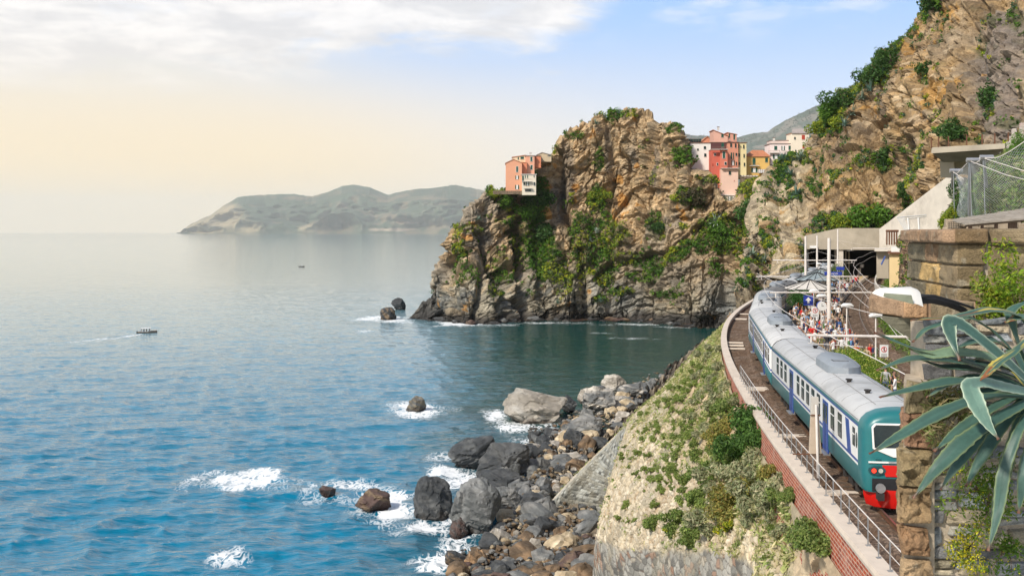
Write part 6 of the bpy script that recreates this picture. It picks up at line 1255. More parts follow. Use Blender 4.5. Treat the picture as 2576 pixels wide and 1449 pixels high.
house('salmon_back_house', 'square salmon house with two green windows one above the other', 720, 912, 268, 660, 429, 10, (.74, .38, .25), 'flat', [(845, 335, 40, 92, 'fg'), (848, 512, 40, 92, 'fg')], z=zc7, over=.3, roofm=M_slate)
house('cream_attic', 'long low cream attic behind the salmon gable with green windows', 445, 722, 300, 420, 434, 8, (.74, .62, .42), 'mono', [(568, 322, 24, 50, 'g'), (650, 312, 70, 50, 'g')], z=zc7, rise=-.9, over=.3)
house('terraced_white_house', 'cream house with two stacked balconies below the salmon houses', 648, 945, 665, 1035, 421, 8, (.76, .68, .54), 'flat', [(668, 745, 36, 110, 'g'), (716, 708, 18, 60, 'g'), (766, 705, 18, 64, 'g'), (903, 700, 14, 40, 'd'), (693, 858, 30, 60, 'd'), (765, 860, 60, 76, 'o'), (914, 860, 26, 70, 'd'), (770, 1000, 120, 40, 'd')], z=zc7, over=.3, roofm=M_wfr, balc=[(645, 860, 765, 50), (690, 860, 905, 55)])
house('red_wing', 'reddish wing between the salmon house and the rock', 912, 1050, 275, 460, 431, 7, (.66, .24, .13), 'flat', [], z=zc7, over=.2)
house('stone_roof_house', 'low beige house with a shallow pale roof against the headland rock', 965, 1270, 250, 330, 437, 8, (.60, .48, .32), 'gable', [(1220, 262, 60, 18, 'd')], z=zc7, rise=(.35, 1.0), over=.3, roofm=M_slate)
for (x, y, z_, lab) in ((1012, 196, zc3, 'small chimney on the slanting roof of the pink tower'), (1820, 352, zc3, 'small white chimney on the wide pinkish villa'), (830, 262, zc7, 'round pale chimney on the salmon back house')):
    px, py = z_(x, y); p = D(px, py, 438); b = MB(); b.box((0, 0, .3), (.8, .8, 1.3), 0, 0); b.box((0, 0, 1.05), (1.05, 1.05, .18), 0, 1); o = b.build('chimney', [M_wfr, M_eave]); o.location = p; tag(o, lab, 'chimney')
# terrace walls of dry stone
for (x0, x1, y0, y1, Y, lab) in ((1240, 1314, 480, 489, 422, 'dry stone terrace wall under the salmon gable house'), (1862, 1918, 446, 462, 427, 'rough stone retaining wall under the terrace of the yellow houses'), (1885, 1950, 505, 516, 400, 'low stone terrace wall in the gap right of the pink house')):
    b = MB(); rr = random.Random(int(x0)); a, c = D(x0, y0, Y), D(x1, y1, Y); z = c[2]
    while z < a[2]:
        x = a[0]
        while x < c[0]: w = rr.uniform(.5, 1.3); b.box((x+w/2, Y+rr.uniform(0, .3), z+.25), (w-.08, 1.0, .46), rr.uniform(-.05, .05)); x += w
        z += .5
    o = b.build('terrace_wall', mat('dry_stone', (.24, .18, .12), .9, var=.5, scale=.6)); tag(o, lab, 'wall')
# agaves, palms and a cypress on the rocks
M_ag = vmat('agave_leaf', scale=3, fine=8, var=.14, bmp=.15, bd=.01, spec=.5, rough=.5)
def agave_mesh(n, L, seed, col):
    gg = np.random.default_rng(seed); V = []; F = []; C = []
    for i in range(n):
        a = gg.random()*6.28; e = .15+1.1*gg.random(); l = L*(.7+.5*gg.random()); b0 = len(V)
        for k in range(6):
            t = k/5; r = l*t*math.cos(e)*(1+.1*t); z = l*t*math.sin(e)-(.45*l*t*t*(1.2-e)); w = L*.085*(1-t)**.6*(1 if k < 5 else 0)+.003
            for s in (-1, 0, 1): V.append((r*math.cos(a)-s*w*math.sin(a), r*math.sin(a)+s*w*math.cos(a), z+(0 if s else -w*.5))); C.append(np.array(col)*(.8+.5*gg.random()) if s else np.array(col)*.9)
        for k in range(5):
            for s in (0, 1): F.append((b0+k*3+s, b0+k*3+s+1, b0+k*3+s+4, b0+k*3+s+3))
    return mesh_np('leaves', V, F, [M_ag], col=np.clip(np.array(C), 0, 1), obj=False)
AG = [agave_mesh(34, 1.0, 5, (.13, .22, .17)), agave_mesh(30, 1.0, 6, (.20, .27, .20)), agave_mesh(36, 1.0, 7, (.40, .45, .38))]
HS = headland, cliff
HVt = {o.name: np.array([v.co[:] for v in o.data.vertices]) for o in HS}
def on_rock(px, py):
    best = None
    for k, P in HVt.items():
        X_, Y_ = project_px(P); m = np.where((abs(X_-px) < 3) & (abs(Y_-py) < 3) & (P[:, 1] > 50))[0]
        if len(m): i = m[np.argmin(P[m, 1])]; 
        else: continue
        if best is None or P[i, 1] < best[1]: best = P[i]
    return best
for (x, y, s, k, lab) in [(1797, 562, 6.5, 2, 'big white-leaved agave on the green ledge below the pink house'), (2000, 492, 4.5, 0, 'grey-green agave cluster on the pale rock face'), (1985, 440, 4, 0, 'agave leaning out of the pale rock edge below the cream house'), (2010, 400, 4.5, 1, 'agave above the pale rock face near the cream house'), (1966, 402, 4, 0, 'agave beside the white garden wall'), (1893, 640, 3.5, 1, 'agave low on the rock spur beside the train'), (1920, 655, 3, 1, 'small agave low on the rock beside the coaches'), (2140, 290, 4.5, 1, 'spiky agave on the wooded rim of the hillside'), (2165, 250, 4.5, 1, 'agave high on the wooded rim of the hillside'),
                           (2185, 232, 4.5, 0, 'topmost agave group on the wooded rim'), (2120, 320, 4, 0, 'agave among yellow bushes on the rim'), (2215, 190, 4, 0, 'dark agave on the upper rim of the hillside'), (1500, 590, 3.5, 2, 'pale agave in the middle green gully of the headland'), (1485, 610, 3, 2, 'second pale agave in the gully of the headland'), (1498, 312, 3.5, 1, 'spiky plant on the left shoulder of the headland top'), (1556, 284, 3.5, 1, 'dry spiky plant on the highest point of the headland'), (1205, 552, 3, 1, 'agave on the seaward ridge of the headland'), (1400, 760, 2.6, 0, 'small agave just above the grey rocks of the headland'), (1513, 760, 3, 0, 'agave on the low green patch of the headland')]:
    p = on_rock(x, y)
    if p is None: continue
    o = link(bpy.data.objects.new('agave_plant', AG[k])); o.location = Vector(p)+Vector((0, -.6, .2)); o.scale = (s*.72,)*3; o.rotation_euler = (0, 0, x); tag(o, lab, 'agave', 'agaves growing on the cliffs')
treeg = np.random.default_rng(17)
def cliff_tree(x, y, r, h, cols, lab, name='tree', cat='tree', fl=1.0):
    p = on_rock(x, y)
    if p is None: return
    o = empty(name, Vector(p)+Vector((0, -.5, -.3))); tag(o, lab, cat); C = [(0, 0, h*.55)]+[(treeg.normal()*r*.5, treeg.normal()*r*.4, h*(.35+.5*treeg.random())) for _ in range(6)]
    leafcloud('crown', C, [r*.8]+[r*.5]*6, [420]+[160]*6, r*.11, cols, parent=o, seed=int(x), flat=fl); b = MB(); b.tube([(0, 0, -.5), (.1*r, 0, h*.4), (0, 0, h*.8)], [r*.12, r*.08, r*.03], 6); b.tube([(0, 0, h*.2), (r*.5, 0, h*.6)], [r*.06, r*.02], 5); b.build('trunk', M_wood, o)
DG = [(.05, .12, .03), (.075, .16, .035), (.035, .08, .02)]; LG = [(.11, .24, .03), (.15, .29, .04), (.08, .17, .03)]; YG = [(.24, .30, .03), (.30, .33, .03), (.12, .2, .03)]
for a in [(2037, 318, 1.6, 4.5, [(.01, .06, .035), (.015, .08, .045)], 'dark cypress hedge at the foot of the wooded rim', 'cypress', 'tree', 1.6), (2090, 300, 5, 5.5, LG, 'broad light green tree on the wooded rim'), (2115, 275, 4, 5, DG, 'dark tree behind the light green one on the rim'), (2070, 330, 3.2, 3.5, YG, 'rounded yellow-green bush below the light green tree', 'bush', 'bush'), (2110, 325, 3.2, 3.5, YG, 'yellow bush right of the light green tree', 'bush', 'bush'), (2190, 208, 4, 5, DG, 'dark tree high on the wooded rim'), (2235, 165, 4, 4.5, DG, 'dark tree near the bare rock at the top of the rim'),
          (2345, 25, 5, 6, DG, 'dark bushy tree at the top edge of the tall rock face'), (2365, 5, 5, 6, LG, 'light tree at the very top of the rock face'), (1350, 520, 5.5, 7, DG, 'dense dark green tree below the salmon house'), (1330, 545, 5, 5, LG, 'bright green tree on the ledge under the terraced house'), (1252, 488, 1.6, 2.0, LG, 'small green bush hiding the left end of the terrace wall', 'bush', 'bush'), (1300, 490, 1.8, 2.2, DG, 'small dark bush in front of the gable house door', 'bush', 'bush'), (1245, 500, 3, 3.5, YG, 'yellow bush at the sea end of the terrace', 'bush', 'bush'), (1270, 515, 4, 4, LG, 'wide green bush under the terrace wall of the salmon house', 'bush', 'bush'), (1365, 600, 5, 6, DG, 'dark tree in the middle of the left green ledge'), (1795, 585, 5, 5, LG, 'bright green bushes around the white agave', 'bush', 'bush'), (1890, 560, 4.5, 6, DG, 'dark green bush in the gully right of the houses', 'bush', 'bush'),
          (1745, 515, 5, 6, [(.10, .09, .05), (.06, .08, .03), (.14, .10, .07)], 'brown-green leaning bush left of the green fence', 'bush', 'bush'), (1510, 500, 3.5, 4.5, YG, 'yellow-green shrub at the top of the middle gully', 'bush', 'bush'), (1655, 590, 3, 6, DG, 'dark ivy clump on the middle of the bare face', 'bush', 'bush'), (2160, 565, 4.5, 4.5, LG, 'light green bushes along the top of the tunnel portal', 'bush', 'bush'), (2200, 560, 4, 4, LG, 'light green bush at the right end of the tunnel roof', 'bush', 'bush'), (2110, 570, 3.2, 3, YG, 'yellow-green bush at the left end of the tunnel roof', 'bush', 'bush'), (2285, 505, 4, 5, DG, 'dark bush on the rocks above the concrete ramp wall', 'bush', 'bush'), (2230, 410, 3.6, 5, DG, 'dark bush in the middle of the rock face', 'bush', 'bush'), (2398, 352, 3.2, 4.5, DG, 'dark tree growing behind the concrete lookout'), (2488, 262, 3.5, 4, DG, 'dark bush in a notch of the grey netted rock', 'bush', 'bush'), (2325, 195, 3, 3.5, DG, 'dark bush halfway up the tall rock face', 'bush', 'bush')]:
    cliff_tree(*a)
# shrubs inside and beside the netting
for (x, y, Y, r, h, cols, lab) in [(2490, 545, 66, .75, 2.6, [(.10, .12, .015), (.06, .09, .015), (.14, .14, .02)], 'tall olive green shrub caught behind the wire netting'), (2445, 548, 65, .45, 1.3, LG, 'small bright shrub at the bottom of the netting'), (2408, 560, 64, .6, 2.6, DG, 'dark green shrub along the left edge of the netting'), (2385, 568, 60, .5, .9, YG, 'yellow-green bush by the iron cage'), (2560, 385, 90, 1.0, 1.6, LG, 'light green bush beside the ragged brick wall')]:
    p = D(x, y, Y); o = empty('shrub', p); tag(o, lab, 'shrub'); C = [(treeg.normal()*r*.3, treeg.normal()*r*.3, h*(.1+.85*k/7)) for k in range(8)]; leafcloud('foliage', C, [r*(.8-.04*k) for k in range(8)], 300, .06, cols, parent=o, seed=int(x), flat=1.1); b = MB(); b.tube([(0, 0, -.3), (0, 0, h*.8)], [.06, .02], 6); b.build('stem', M_wood, o)
# ================================================================== BOATS
def boat(x, y, L, label, canopyt, rz, ppl):
    X, Y, Z = DZ(x, y, SEA); o = empty('motor_boat', (X, Y, SEA+.05), rz); tag(o, label, 'boat'); n = 9; V = []; 
    for k in range(n):
        t = k/(n-1); w = L*.19*(1-max(0, (t-.55)/.45)**2)**.5 if t < 1 else .02; xx = (t-.5)*L; sh = .55+.35*t*t
        V += [(xx, 0, -.35+.3*max(0, t-.7)), (xx, w*.7, -.1), (xx, w, sh), (xx, w*.9, sh), (xx, w*.75, .15), (xx, 0, .12), (xx, -w*.75, .15), (xx, -w*.9, sh), (xx, -w, sh), (xx, -w*.7, -.1)]
    F = [(k*10+i, k*10+(i+1) % 10, (k+1)*10+(i+1) % 10, (k+1)*10+i) for k in range(n-1) for i in range(10)]+[tuple(range(10)), tuple(reversed(range((n-1)*10, n*10)))]
    b = MB(); b.add(V, F); b.build('hull', mat('boat_hull', (.10, .07, .055), .5) if not canopyt else mat('boat_hull', (.30, .22, .17), .4), o, True); b = MB(); b.box((-L*.05, 0, .45), (L*.2, L*.16, .5)); b.box((-L*.25, 0, .35), (L*.1, L*.26, .25)); b.build('console', M_white, o, bevel=.02)
    b = MB(); b.box((-L*.08, 0, 1.85), (L*.5, L*.32, .06)); [b.tube([(a*L, c*L, .5), (a*L, c*L, 1.85)], .03, 5) for a in (-.3, .14) for c in (-.14, .14)]; b.build('canopy', M_white, o); b = MB(); b.box((-L*.53, 0, .4), (.35, .35, .9)); b.build('outboard_motor', M_blk, o, bevel=.04); return o, L, ppl
b1 = boat(371, 838, 6.6, 'small white-canopied motor boat trailing a wake in the bay', True, R(18), [(-.32, .07), (-.05, -.06), (.1, .08), (-.18, .0)]); b2 = boat(759, 671, 6.0, 'dark hulled boat with a white sunshade alone further out', False, R(-5), [(-.1, 0), (-.25, .05)])
# ================================================================== PEOPLE
def human(seed, pose):
    gg = random.Random(seed); sw, lean, arm, walk = pose; h = bpy.data.meshes.new('h'); J = {'pel': (0, 0, .93, .14, .10), 'spi': (0, -.01, 1.12, .125, .09), 'che': (0, .0, 1.33, .165, .11), 'nk0': (0, 0, 1.46, .06, .06), 'nk': (0, -.005, 1.51, .052, .052), 'hd0': (0, -.015, 1.57, .075, .085), 'hd1': (0, -.012, 1.655, .08, .098), 'hd2': (0, 0, 1.725, .055, .065)}
    E = [('pel', 'spi'), ('spi', 'che'), ('che', 'nk0'), ('nk0', 'nk'), ('nk', 'hd0'), ('hd0', 'hd1'), ('hd1', 'hd2')]
    for s, n in ((-1, 'l'), (1, 'r')):
        st = walk*s; J['hip'+n] = (s*.095, 0, .87, .092, .095); J['kn'+n] = (s*.10, -st*.16-.01, .49, .058, .062); J['an'+n] = (s*.105, -st*.13+.03, .09, .036, .042); J['to'+n] = (s*.125, -st*.13-.13, .035, .036, .026)
        a = arm[0 if s < 0 else 1]; J['sh'+n] = (s*.185, 0, 1.40, .055, .055); el = {0: (s*.235, .02, 1.12), 1: (s*.23, -.06, 1.13), 2: (s*.27, -.13, 1.22)}[a]; ha = {0: (s*.245, -.04, .86), 1: (s*.10, -.27, 1.10), 2: (s*.12, -.2, 1.50)}[a]; mid = tuple(el[k]*.25+ha[k]*.75 for k in range(3))
        J['el'+n] = (*el, .038, .038); J['wr'+n] = (*mid, .026, .028); J['ha'+n] = (*ha, .034, .022); tp = {0: (0, -.02, -.09), 1: (-s*.05, -.07, .01), 2: (-s*.02, -.03, .08)}[a]; J['fi'+n] = (ha[0]+tp[0], ha[1]+tp[1], ha[2]+tp[2], .02, .012); J['th'+n] = (ha[0]-s*.035, ha[1]-.035, ha[2]-.02, .011, .011)
        E += [('pel', 'hip'+n), ('hip'+n, 'kn'+n), ('kn'+n, 'an'+n), ('an'+n, 'to'+n), ('che', 'sh'+n), ('sh'+n, 'el'+n), ('el'+n, 'wr'+n), ('wr'+n, 'ha'+n), ('ha'+n, 'fi'+n), ('ha'+n, 'th'+n)]
    K = list(J); h.from_pydata([(J[k][0], J[k][1]+lean*(J[k][2]-.9)*(J[k][2] > .9), J[k][2]) for k in K], [(K.index(a), K.index(b)) for a, b in E], []); o = link(bpy.data.objects.new('h', h)); md = o.modifiers.new('s', 'SKIN')
    for k, v in zip(K, h.skin_vertices[0].data): v.radius = J[k][3:5]; v.use_root = (k == 'pel')
    o.modifiers.new('u', 'SUBSURF').levels = 1; me = bpy.data.meshes.new_from_object(o.evaluated_get(bpy.context.evaluated_depsgraph_get())); bpy.data.objects.remove(o)
    mi = []; sleeve = gg.choice((1.0, 1.2)); skirt = gg.random() < .4
    for p in me.polygons:
        c = p.center; ax = abs(c.x)
        if c.z > 1.60 and (c.z > 1.69 or c.y > -.02+lean*.7): m = 3
        elif c.z > 1.485: m = 0
        elif ax > .2 or (c.y < -.15 and c.z > .95): m = 1 if c.z > sleeve and ax > .19 and c.y > -.1 else 0
        elif c.z > .93: m = 1
        elif c.z > (.45 if skirt else .10): m = 2
        elif c.z > .10: m = 0
        else: m = 4
        mi.append(m)
    me.polygons.foreach_set('material_index', mi); me.polygons.foreach_set('use_smooth', [True]*len(mi)); me.name = 'person'; return me
POSES = [(0, 0, (0, 0), .1), (0, .04, (1, 0), 0), (0, -.06, (0, 1), .2), (0, 0, (2, 1), 0), (0, .02, (0, 0), .9), (0, -.1, (1, 1), .1)]
HM = [human(i, p) for i, p in enumerate(POSES)]
def cm(n, c, r=.8): return mat(n, c, r, var=.12, scale=6)
SK = [cm('skin', (.55, .32, .22)), cm('skin', (.42, .22, .14))]; HR = [cm('hair', (.06, .035, .02)), cm('hair', (.16, .10, .05)), cm('hair', (.40, .36, .32)), cm('hair', (.02, .018, .016))]
TOPS = [('white', (.75, .73, .70)), ('red', (.62, .03, .025)), ('dark blue', (.03, .05, .13)), ('black', (.025, .025, .028)), ('light grey', (.42, .42, .42)), ('sky blue', (.16, .32, .55)), ('white', (.74, .72, .70)), ('beige', (.50, .38, .25)), ('white', (.78, .77, .75)), ('navy', (.03, .04, .10)), ('olive', (.16, .16, .07)), ('white', (.7, .7, .7))]
TRS = [('blue jeans', (.07, .11, .22)), ('black trousers', (.02, .02, .022)), ('khaki trousers', (.30, .22, .13)), ('grey trousers', (.18, .18, .19)), ('white trousers', (.62, .60, .56)), ('navy trousers', (.02, .03, .08))]
TM = [cm('top_'+a.replace(' ', '_'), b) for a, b in TOPS]; RMt = [cm('trousers', b) for a, b in TRS]; SHM = cm('shoes', (.06, .05, .045))
for me in HM:
    for q in (SK[0], TM[0], RMt[0], HR[0], SHM): me.materials.append(q)
bpm = [cm('backpack', c) for c in ((.05, .05, .06), (.45, .04, .03), (.05, .12, .3), (.1, .2, .08))]
bp_me = None
def person(loc, rz, lab, g, t=None, scale=None, grp='waiting crowd on the platform'):
    ti = g.randrange(len(TOPS)) if t is None else t; ri = g.randrange(len(TRS)); o = link(bpy.data.objects.new('person', HM[g.randrange(len(HM))])); s = scale or g.uniform(.93, 1.06); o.scale = (s*1.08, s*1.08, s); o.location = loc; o.rotation_euler = (0, 0, rz)
    for i, m in enumerate((g.choice(SK), TM[ti], RMt[ri], g.choice(HR), SHM)): o.material_slots[i].link = 'OBJECT'; o.material_slots[i].material = m
    extra = ''
    global bp_me
    if g.random() < .28:
        if bp_me is None: b = MB(); b.box((0, .19, 1.22), (.30, .17, .44)); q = b.build('backpack', bpm[0], bevel=.05); bp_me = q.data
        else: q = link(bpy.data.objects.new('backpack', bp_me))
        q.parent = o; q.material_slots[0].link = 'OBJECT'; q.material_slots[0].material = g.choice(bpm); extra = ' with a backpack'
    s_ = f'person in a {TOPS[ti][0]} top and {TRS[ri][0]}{extra} {lab}'
    if len(s_.replace('-', ' ').split()) > 16: s_ = f'person in a {TOPS[ti][0]} top {lab}'
    tag(o, s_, 'person', grp); return o
g = random.Random(21); spots = []; n = 0; tries = 0
while n < 255 and tries < 9000:
    tries += 1; Y = g.choice([g.uniform(72, 112), g.uniform(76, 130), g.uniform(84, 160), g.uniform(150, 196)]); a, t1, r1 = frame(trkL, Y); c, t2, r2 = frame(trkR, Y); w = (c.x-a.x); k = g.uniform(.26, .80) if Y < 150 else g.uniform(.4, .82); X = a.x+w*k
    if Y < 77 and X < a.x+w*.55: continue
    if any((X-p[0])**2+(Y-p[1])**2 < .36 for p in spots): continue
    if (X-D(2085.5, 845, 97)[0])**2+(Y-97)**2 < .5: continue
    spots.append((X, Y)); zone = 'at the near crowd end' if Y < 84 else 'around the thick mast' if Y < 105 else 'in front of the white canopy' if Y < 118 else 'under the canopies' if Y < 150 else 'near the tunnel'
    person((X, Y, PLAT), g.uniform(0, 6.28), zone, g); n += 1
for (x, y, Y, t, lab) in [(2188, 925, 71, 1, 'behind the hedge'), (2197, 925, 71.5, 9, 'just right of the figure behind the hedge'), (2140, 900, 76, 8, 'left of the hedge'), (2155, 902, 75.5, 3, 'between the hedge and the kerb'), (2129, 882, 80, 1, 'at the right edge of the crowd'), (2246, 1010, 58, 3, 'nearest of all'), (2252, 1016, 57, 8, 'beside the nearest figure'), (2228, 1000, 60, 4, 'behind the nearest figure')]:
    X, Y_, Z = DZ(x, y+0, PLAT); person((X, Y_, PLAT), g.uniform(0, 6), lab, g, t)
for (o, L, pp) in (b1, b2):
    for i, (u, v) in enumerate(pp):
        c, s = math.cos(o.rotation_euler.z), math.sin(o.rotation_euler.z); person((o.location.x+(u*c-v*s)*L, o.location.y+(u*s+v*c)*L, SEA+.0), g.uniform(0, 6), ('on the white-canopied boat', 'on the dark boat')[o is b2[0]]+' '+('at the stern', 'amidships', 'near the bow', 'by the console')[i], g, 3 if i % 2 else 2, 1.0, 'people aboard the boats')
# ================================================================== FOREGROUND WALL, LEDGE, LAMP AND AGAVE
class Stones:
    def __init__(s): s.V = []; s.F = []; s.C = []; s.n = 0
    def stone(s, O, U, W, Nn, u0, u1, v0, v1, tone, th=.10, seed=0, rough=.012, n=12, rnd=.02, skew=.0):
        """one dressed or rough stone on a wall plane : O origin, U along, W up, Nn outward"""
        gg = np.random.default_rng(abs(seed+int(u0*977)+int(v0*1301))); a = np.linspace(0, 1, n); A, B = np.meshgrid(a, a, indexing='ij'); c = gg.normal(size=(4, 2))*skew
        u = u0+(u1-u0)*A+(c[0, 0]*(1-A)*(1-B)+c[1, 0]*A*(1-B)+c[2, 0]*A*B+c[3, 0]*(1-A)*B); v = v0+(v1-v0)*B+(c[0, 1]*(1-A)*(1-B)+c[1, 1]*A*(1-B)+c[2, 1]*A*B+c[3, 1]*(1-A)*B)
        P = O+u[..., None]*U+v[..., None]*W; Pf = P.reshape(-1, 3)
        ed = np.minimum(np.minimum(A*(u1-u0), (1-A)*(u1-u0)), np.minimum(B*(v1-v0), (1-B)*(v1-v0))).ravel()
        e = np.clip(ed/rnd, 0, 1); prof = np.sqrt(np.clip(1-(1-e)**2, 0, 1)); d = th*.5*prof-th*.5*(e == 0)+rough*(fbm(Pf*9+seed, 4, 3)*1.3+facet(Pf*1.0, .13, 5)*1.1)*e+th*.3*(gg.random()-.5)
        Q = Pf+d[:, None]*Nn; col = np.array(tone)[None]*(1+.35*fbm(Pf*5, 4, 7))[:, None]*(.8+.4*gg.random()); col = lerp(col, np.array(tone)*.45, sstep(fbm(Pf*2.2, 4, 11, .6), .12, .45)*.6); col = lerp(col, np.array([.45, .40, .30]), sstep(fbm(Pf*7, 3, 13), .35, .5)*.5)
        s.V.append(Q); s.C.append(col); s.F.append(gridfaces(n, n)+s.n); s.n += n*n
    def build(s, name, m, parent=None):
        o = mesh_np(name, np.concatenate(s.V), np.concatenate(s.F), [m], col=np.clip(np.concatenate(s.C), .01, 1), smooth=True)
        if parent: o.parent = parent; o.location = -parent.location
        return o
M_st = vmat('dressed_stone', scale=7, fine=8, var=.32, bmp=1.0, bd=.035, rough=.9)
M_mort = mat('mortar', (.50, .42, .32), .95, var=.3, scale=9, bmp=.8, bd=.02)
Zv = np.array([0, 0, 1.])
def plane(p, q): p, q = np.array(p), np.array(q); d = q-p; d[2] = 0; L = np.linalg.norm(d); U = d/L; return p, U, np.array([U[1], -U[0], 0]), L
BRN, BRN2, OCH, GRN = (.30, .20, .12), (.36, .24, .15), (.44, .30, .13), (.19, .16, .105)
# ---- block wall at eye height
wl = empty('block_wall', D(2410, 760, 10.5)); tag(wl, 'old wall of large squared brown stones with a projecting cap at eye level', 'wall')
Yc = 10.5; S1 = Stones(); z = lambda y, Y=Yc: (583-y)/2576*Y
p0, U, Nn, L = plane(D(2286, 700, 12.6), D(2410, 700, Yc)); O0 = np.array([p0[0], p0[1], 0]); ss = [0, .62, 1.05, 1.5, L]; capz0, capz1 = z(613), z(576)
capN = Nn*.07
for a, c in ((0, .55), (.56, 1.02), (1.03, 1.55), (1.56, L+.05)): S1.stone(O0+capN, U, Zv, Nn, a, c, capz0, capz1, BRN2, .12, 3, .01, 14, .03)
for (v0, v1, cuts) in ((z(668), z(614), (0, .85, 1.35, L)), (z(724), z(669), (0, .6, 1.45, L)), (z(772), z(725), (0, .9, 1.5, L)), (z(830), z(773), (0, .9, 1.5, L))):
    for k, (a, c) in enumerate(zip(cuts[:-1], cuts[1:])): S1.stone(O0, U, Zv, Nn, a+.008, c-.008, v0+.006, v1, (OCH if v0 < z(700) else BRN) if k == 1 else ((.30, .23, .14) if k else GRN), .04, 5, .022 if k == 1 else .012, 18, .012)
q0, U2, N2, L2 = plane(D(2410, 700, Yc), D(2660, 700, 10.3)); O2 = np.array([q0[0], q0[1], 0])
for a, c in ((-.05, .29), (.30, 1.3), (1.31, 2.4)): S1.stone(O2+N2*.05, U2, Zv, N2, a, c, capz0, capz1+.005, (.22, .15, .08) if a < 0 else (.26, .20, .12), .12, 7, .01, 16, .03)
for k, (y0, y1) in enumerate(((668, 614), (724, 669), (762, 725), (830, 763))):
    S1.stone(O2, U2, Zv, N2, 0, .27-.02*(k % 2), z(y0)+.005, z(y1), (.22, .165, .09), .04, 9+k, .014, 18, .012)
S1.stone(O2-N2*.02, U2, Zv, N2, .285, 2.4, z(830), z(614), (.27, .215, .12), .05, 22, .012, 40, .02)
S1.build('stonework', M_st, wl)
b = MB(); b.hexa([O0+Zv*z(840)-Nn*.04, O2+Zv*z(840)-N2*.04-Nn*.04, O2+U2*2.4+Zv*z(840)-N2*.04, O2+U2*2.4+Zv*z(840)+np.array([0, 3, 0]), O0+Zv*(capz1-.02)-Nn*.04, O2+Zv*(capz1-.02)-N2*.04-Nn*.04, O2+U2*2.4+Zv*(capz1-.02)-N2*.04, O2+U2*2.4+Zv*(capz1-.02)+np.array([0, 3, 0])]); o = b.build('mortar_core', M_mort, wl); o.location = -wl.location
# ---- ledge with its corbel and the quoined pier
pr = empty('stone_pier', D(2300, 1450, 8.7)); tag(pr, 'rough quoined stone pier with a projecting brown ledge, cutting off the view of the train', 'pier')
Yl = 9.4; zl = lambda y, Y=Yl: (583-y)/2576*Y; S2 = Stones(); p0, U, Nn, L = plane(D(2188, 770, 9.9), D(2272, 770, Yl)); O0 = np.array([p0[0], p0[1], 0])
S2.stone(O0, U, Zv, Nn, 0, L, zl(797), zl(750), BRN2, .05, 3, .008, 18, .02)
r0, U3, N3, L3 = plane(D(2272, 770, Yl), D(2420, 770, 9.3)); O3 = np.array([r0[0], r0[1], 0]); S2.stone(O3, U3, Zv, N3, 0, .22, zl(800), zl(756), (.40, .25, .14), .05, 5, .008, 16, .02); S2.stone(O3, U3, Zv, N3, .225, .62, zl(802), zl(756), (.30, .24, .15), .05, 6, .01, 18, .02)
b = MB(); e = np.array([.36, .9, 0]); b.hexa([O0+Zv*zl(797), O3+Zv*zl(797), O3+U3*.62+Zv*zl(797), O0+e+Zv*zl(797), O0+Zv*(zl(752)), O3+Zv*(zl(757)), O3+U3*.62+Zv*zl(757), O0+e+Zv*zl(752)]); o = b.build('ledge_top', M_st if False else mat('ledge_stone', BRN2, .9, var=.25, scale=4, bmp=.4), pr); o.location = -pr.location
S2.build('ledge', M_st, pr)
b = MB(); prof = [(2216, 798), (2232, 814), (2258, 832), (2288, 850), (2304, 872), (2309, 905), (2309, 962)]; nP = len(prof)
for k in range(nP-1):
    (xa, ya), (xb, yb2) = prof[k], prof[k+1]; A0, B0 = Vector(D(xa, ya, 9.5)), Vector(D(xb, yb2, 9.5)); C0, E0 = Vector(D(2420, yb2, 9.3)), Vector(D(2420, ya, 9.3)); d = Vector((.33, .8, 0)); b.hexa([B0, C0, C0+d, B0+d, A0, E0, E0+d, A0+d])
o = b.build('corbel', mat('weathered_grey', (.19, .18, .13), .95, var=.35, scale=3, dirt=(.33, .27, .17, .6), bmp=.6, bd=.03), pr); o.location = -pr.location
Yq = 8.8; zq = lambda y: (583-y)/2576*Yq; S3 = Stones(); xl = D(2270, 1000, Yq)[0]; xr = D(2342, 1000, Yq)[0]; Oq = np.array([0, Yq, 0.]); Ux = np.array([1., 0, 0]); Nq = np.array([0, -1., 0]); Nl = np.array([-1., 0, 0]); Uy = np.array([0, -1., 0])
ys = [962, 1036, 1128, 1222, 1322, 1402, 1500, 1600]; Lx = [2287, 2272, 2264, 2263, 2268, 2270, 2268]; Rx = [2335, 2337, 2343, 2336, 2340, 2340, 2340]
for k in range(7):
    a, c = D(Lx[k], 1000, Yq)[0], D(Rx[k], 1000, Yq)[0]; t = ((.26, .21, .12), (.31, .18, .11), (.29, .22, .12), (.32, .22, .12), (.27, .165, .09), (.34, .24, .14), (.3, .2, .12))[k]
    S3.stone(Oq, Ux, Zv, Nq, a, c, zq(ys[k+1])+.01, zq(ys[k]), t, .07, 30+k, .045, 34, .014, .016); kk = 1+.45/Yq; ry = -np.array([a, Yq, 0])/math.hypot(a, Yq); S3.stone(np.array([(a+.02)*kk, Yq*kk, 0]), ry, Zv, np.array([ry[1], -ry[0], 0]), 0, .42, zq(ys[k+1])+.01, zq(ys[k]), t, .06, 60+k, .02, 18, .03, .01)
S3.build('quoins', M_st, pr)
b = MB(); xa_, xb_ = xl+.03, xr+.05; b.hexa([(xa_, Yq+.05, zq(1640)), (xb_, Yq+.05, zq(1640)), (xb_*1.06, Yq+.55, zq(1640)), (xa_*1.06, Yq+.55, zq(1640)), (xa_, Yq+.05, zq(962)), (xb_, Yq+.05, zq(962)), (xb_*1.06, Yq+.55, zq(962)), (xa_*1.06, Yq+.55, zq(962))]); o = b.build('mortar_core', M_mort, pr); o.location = -pr.location
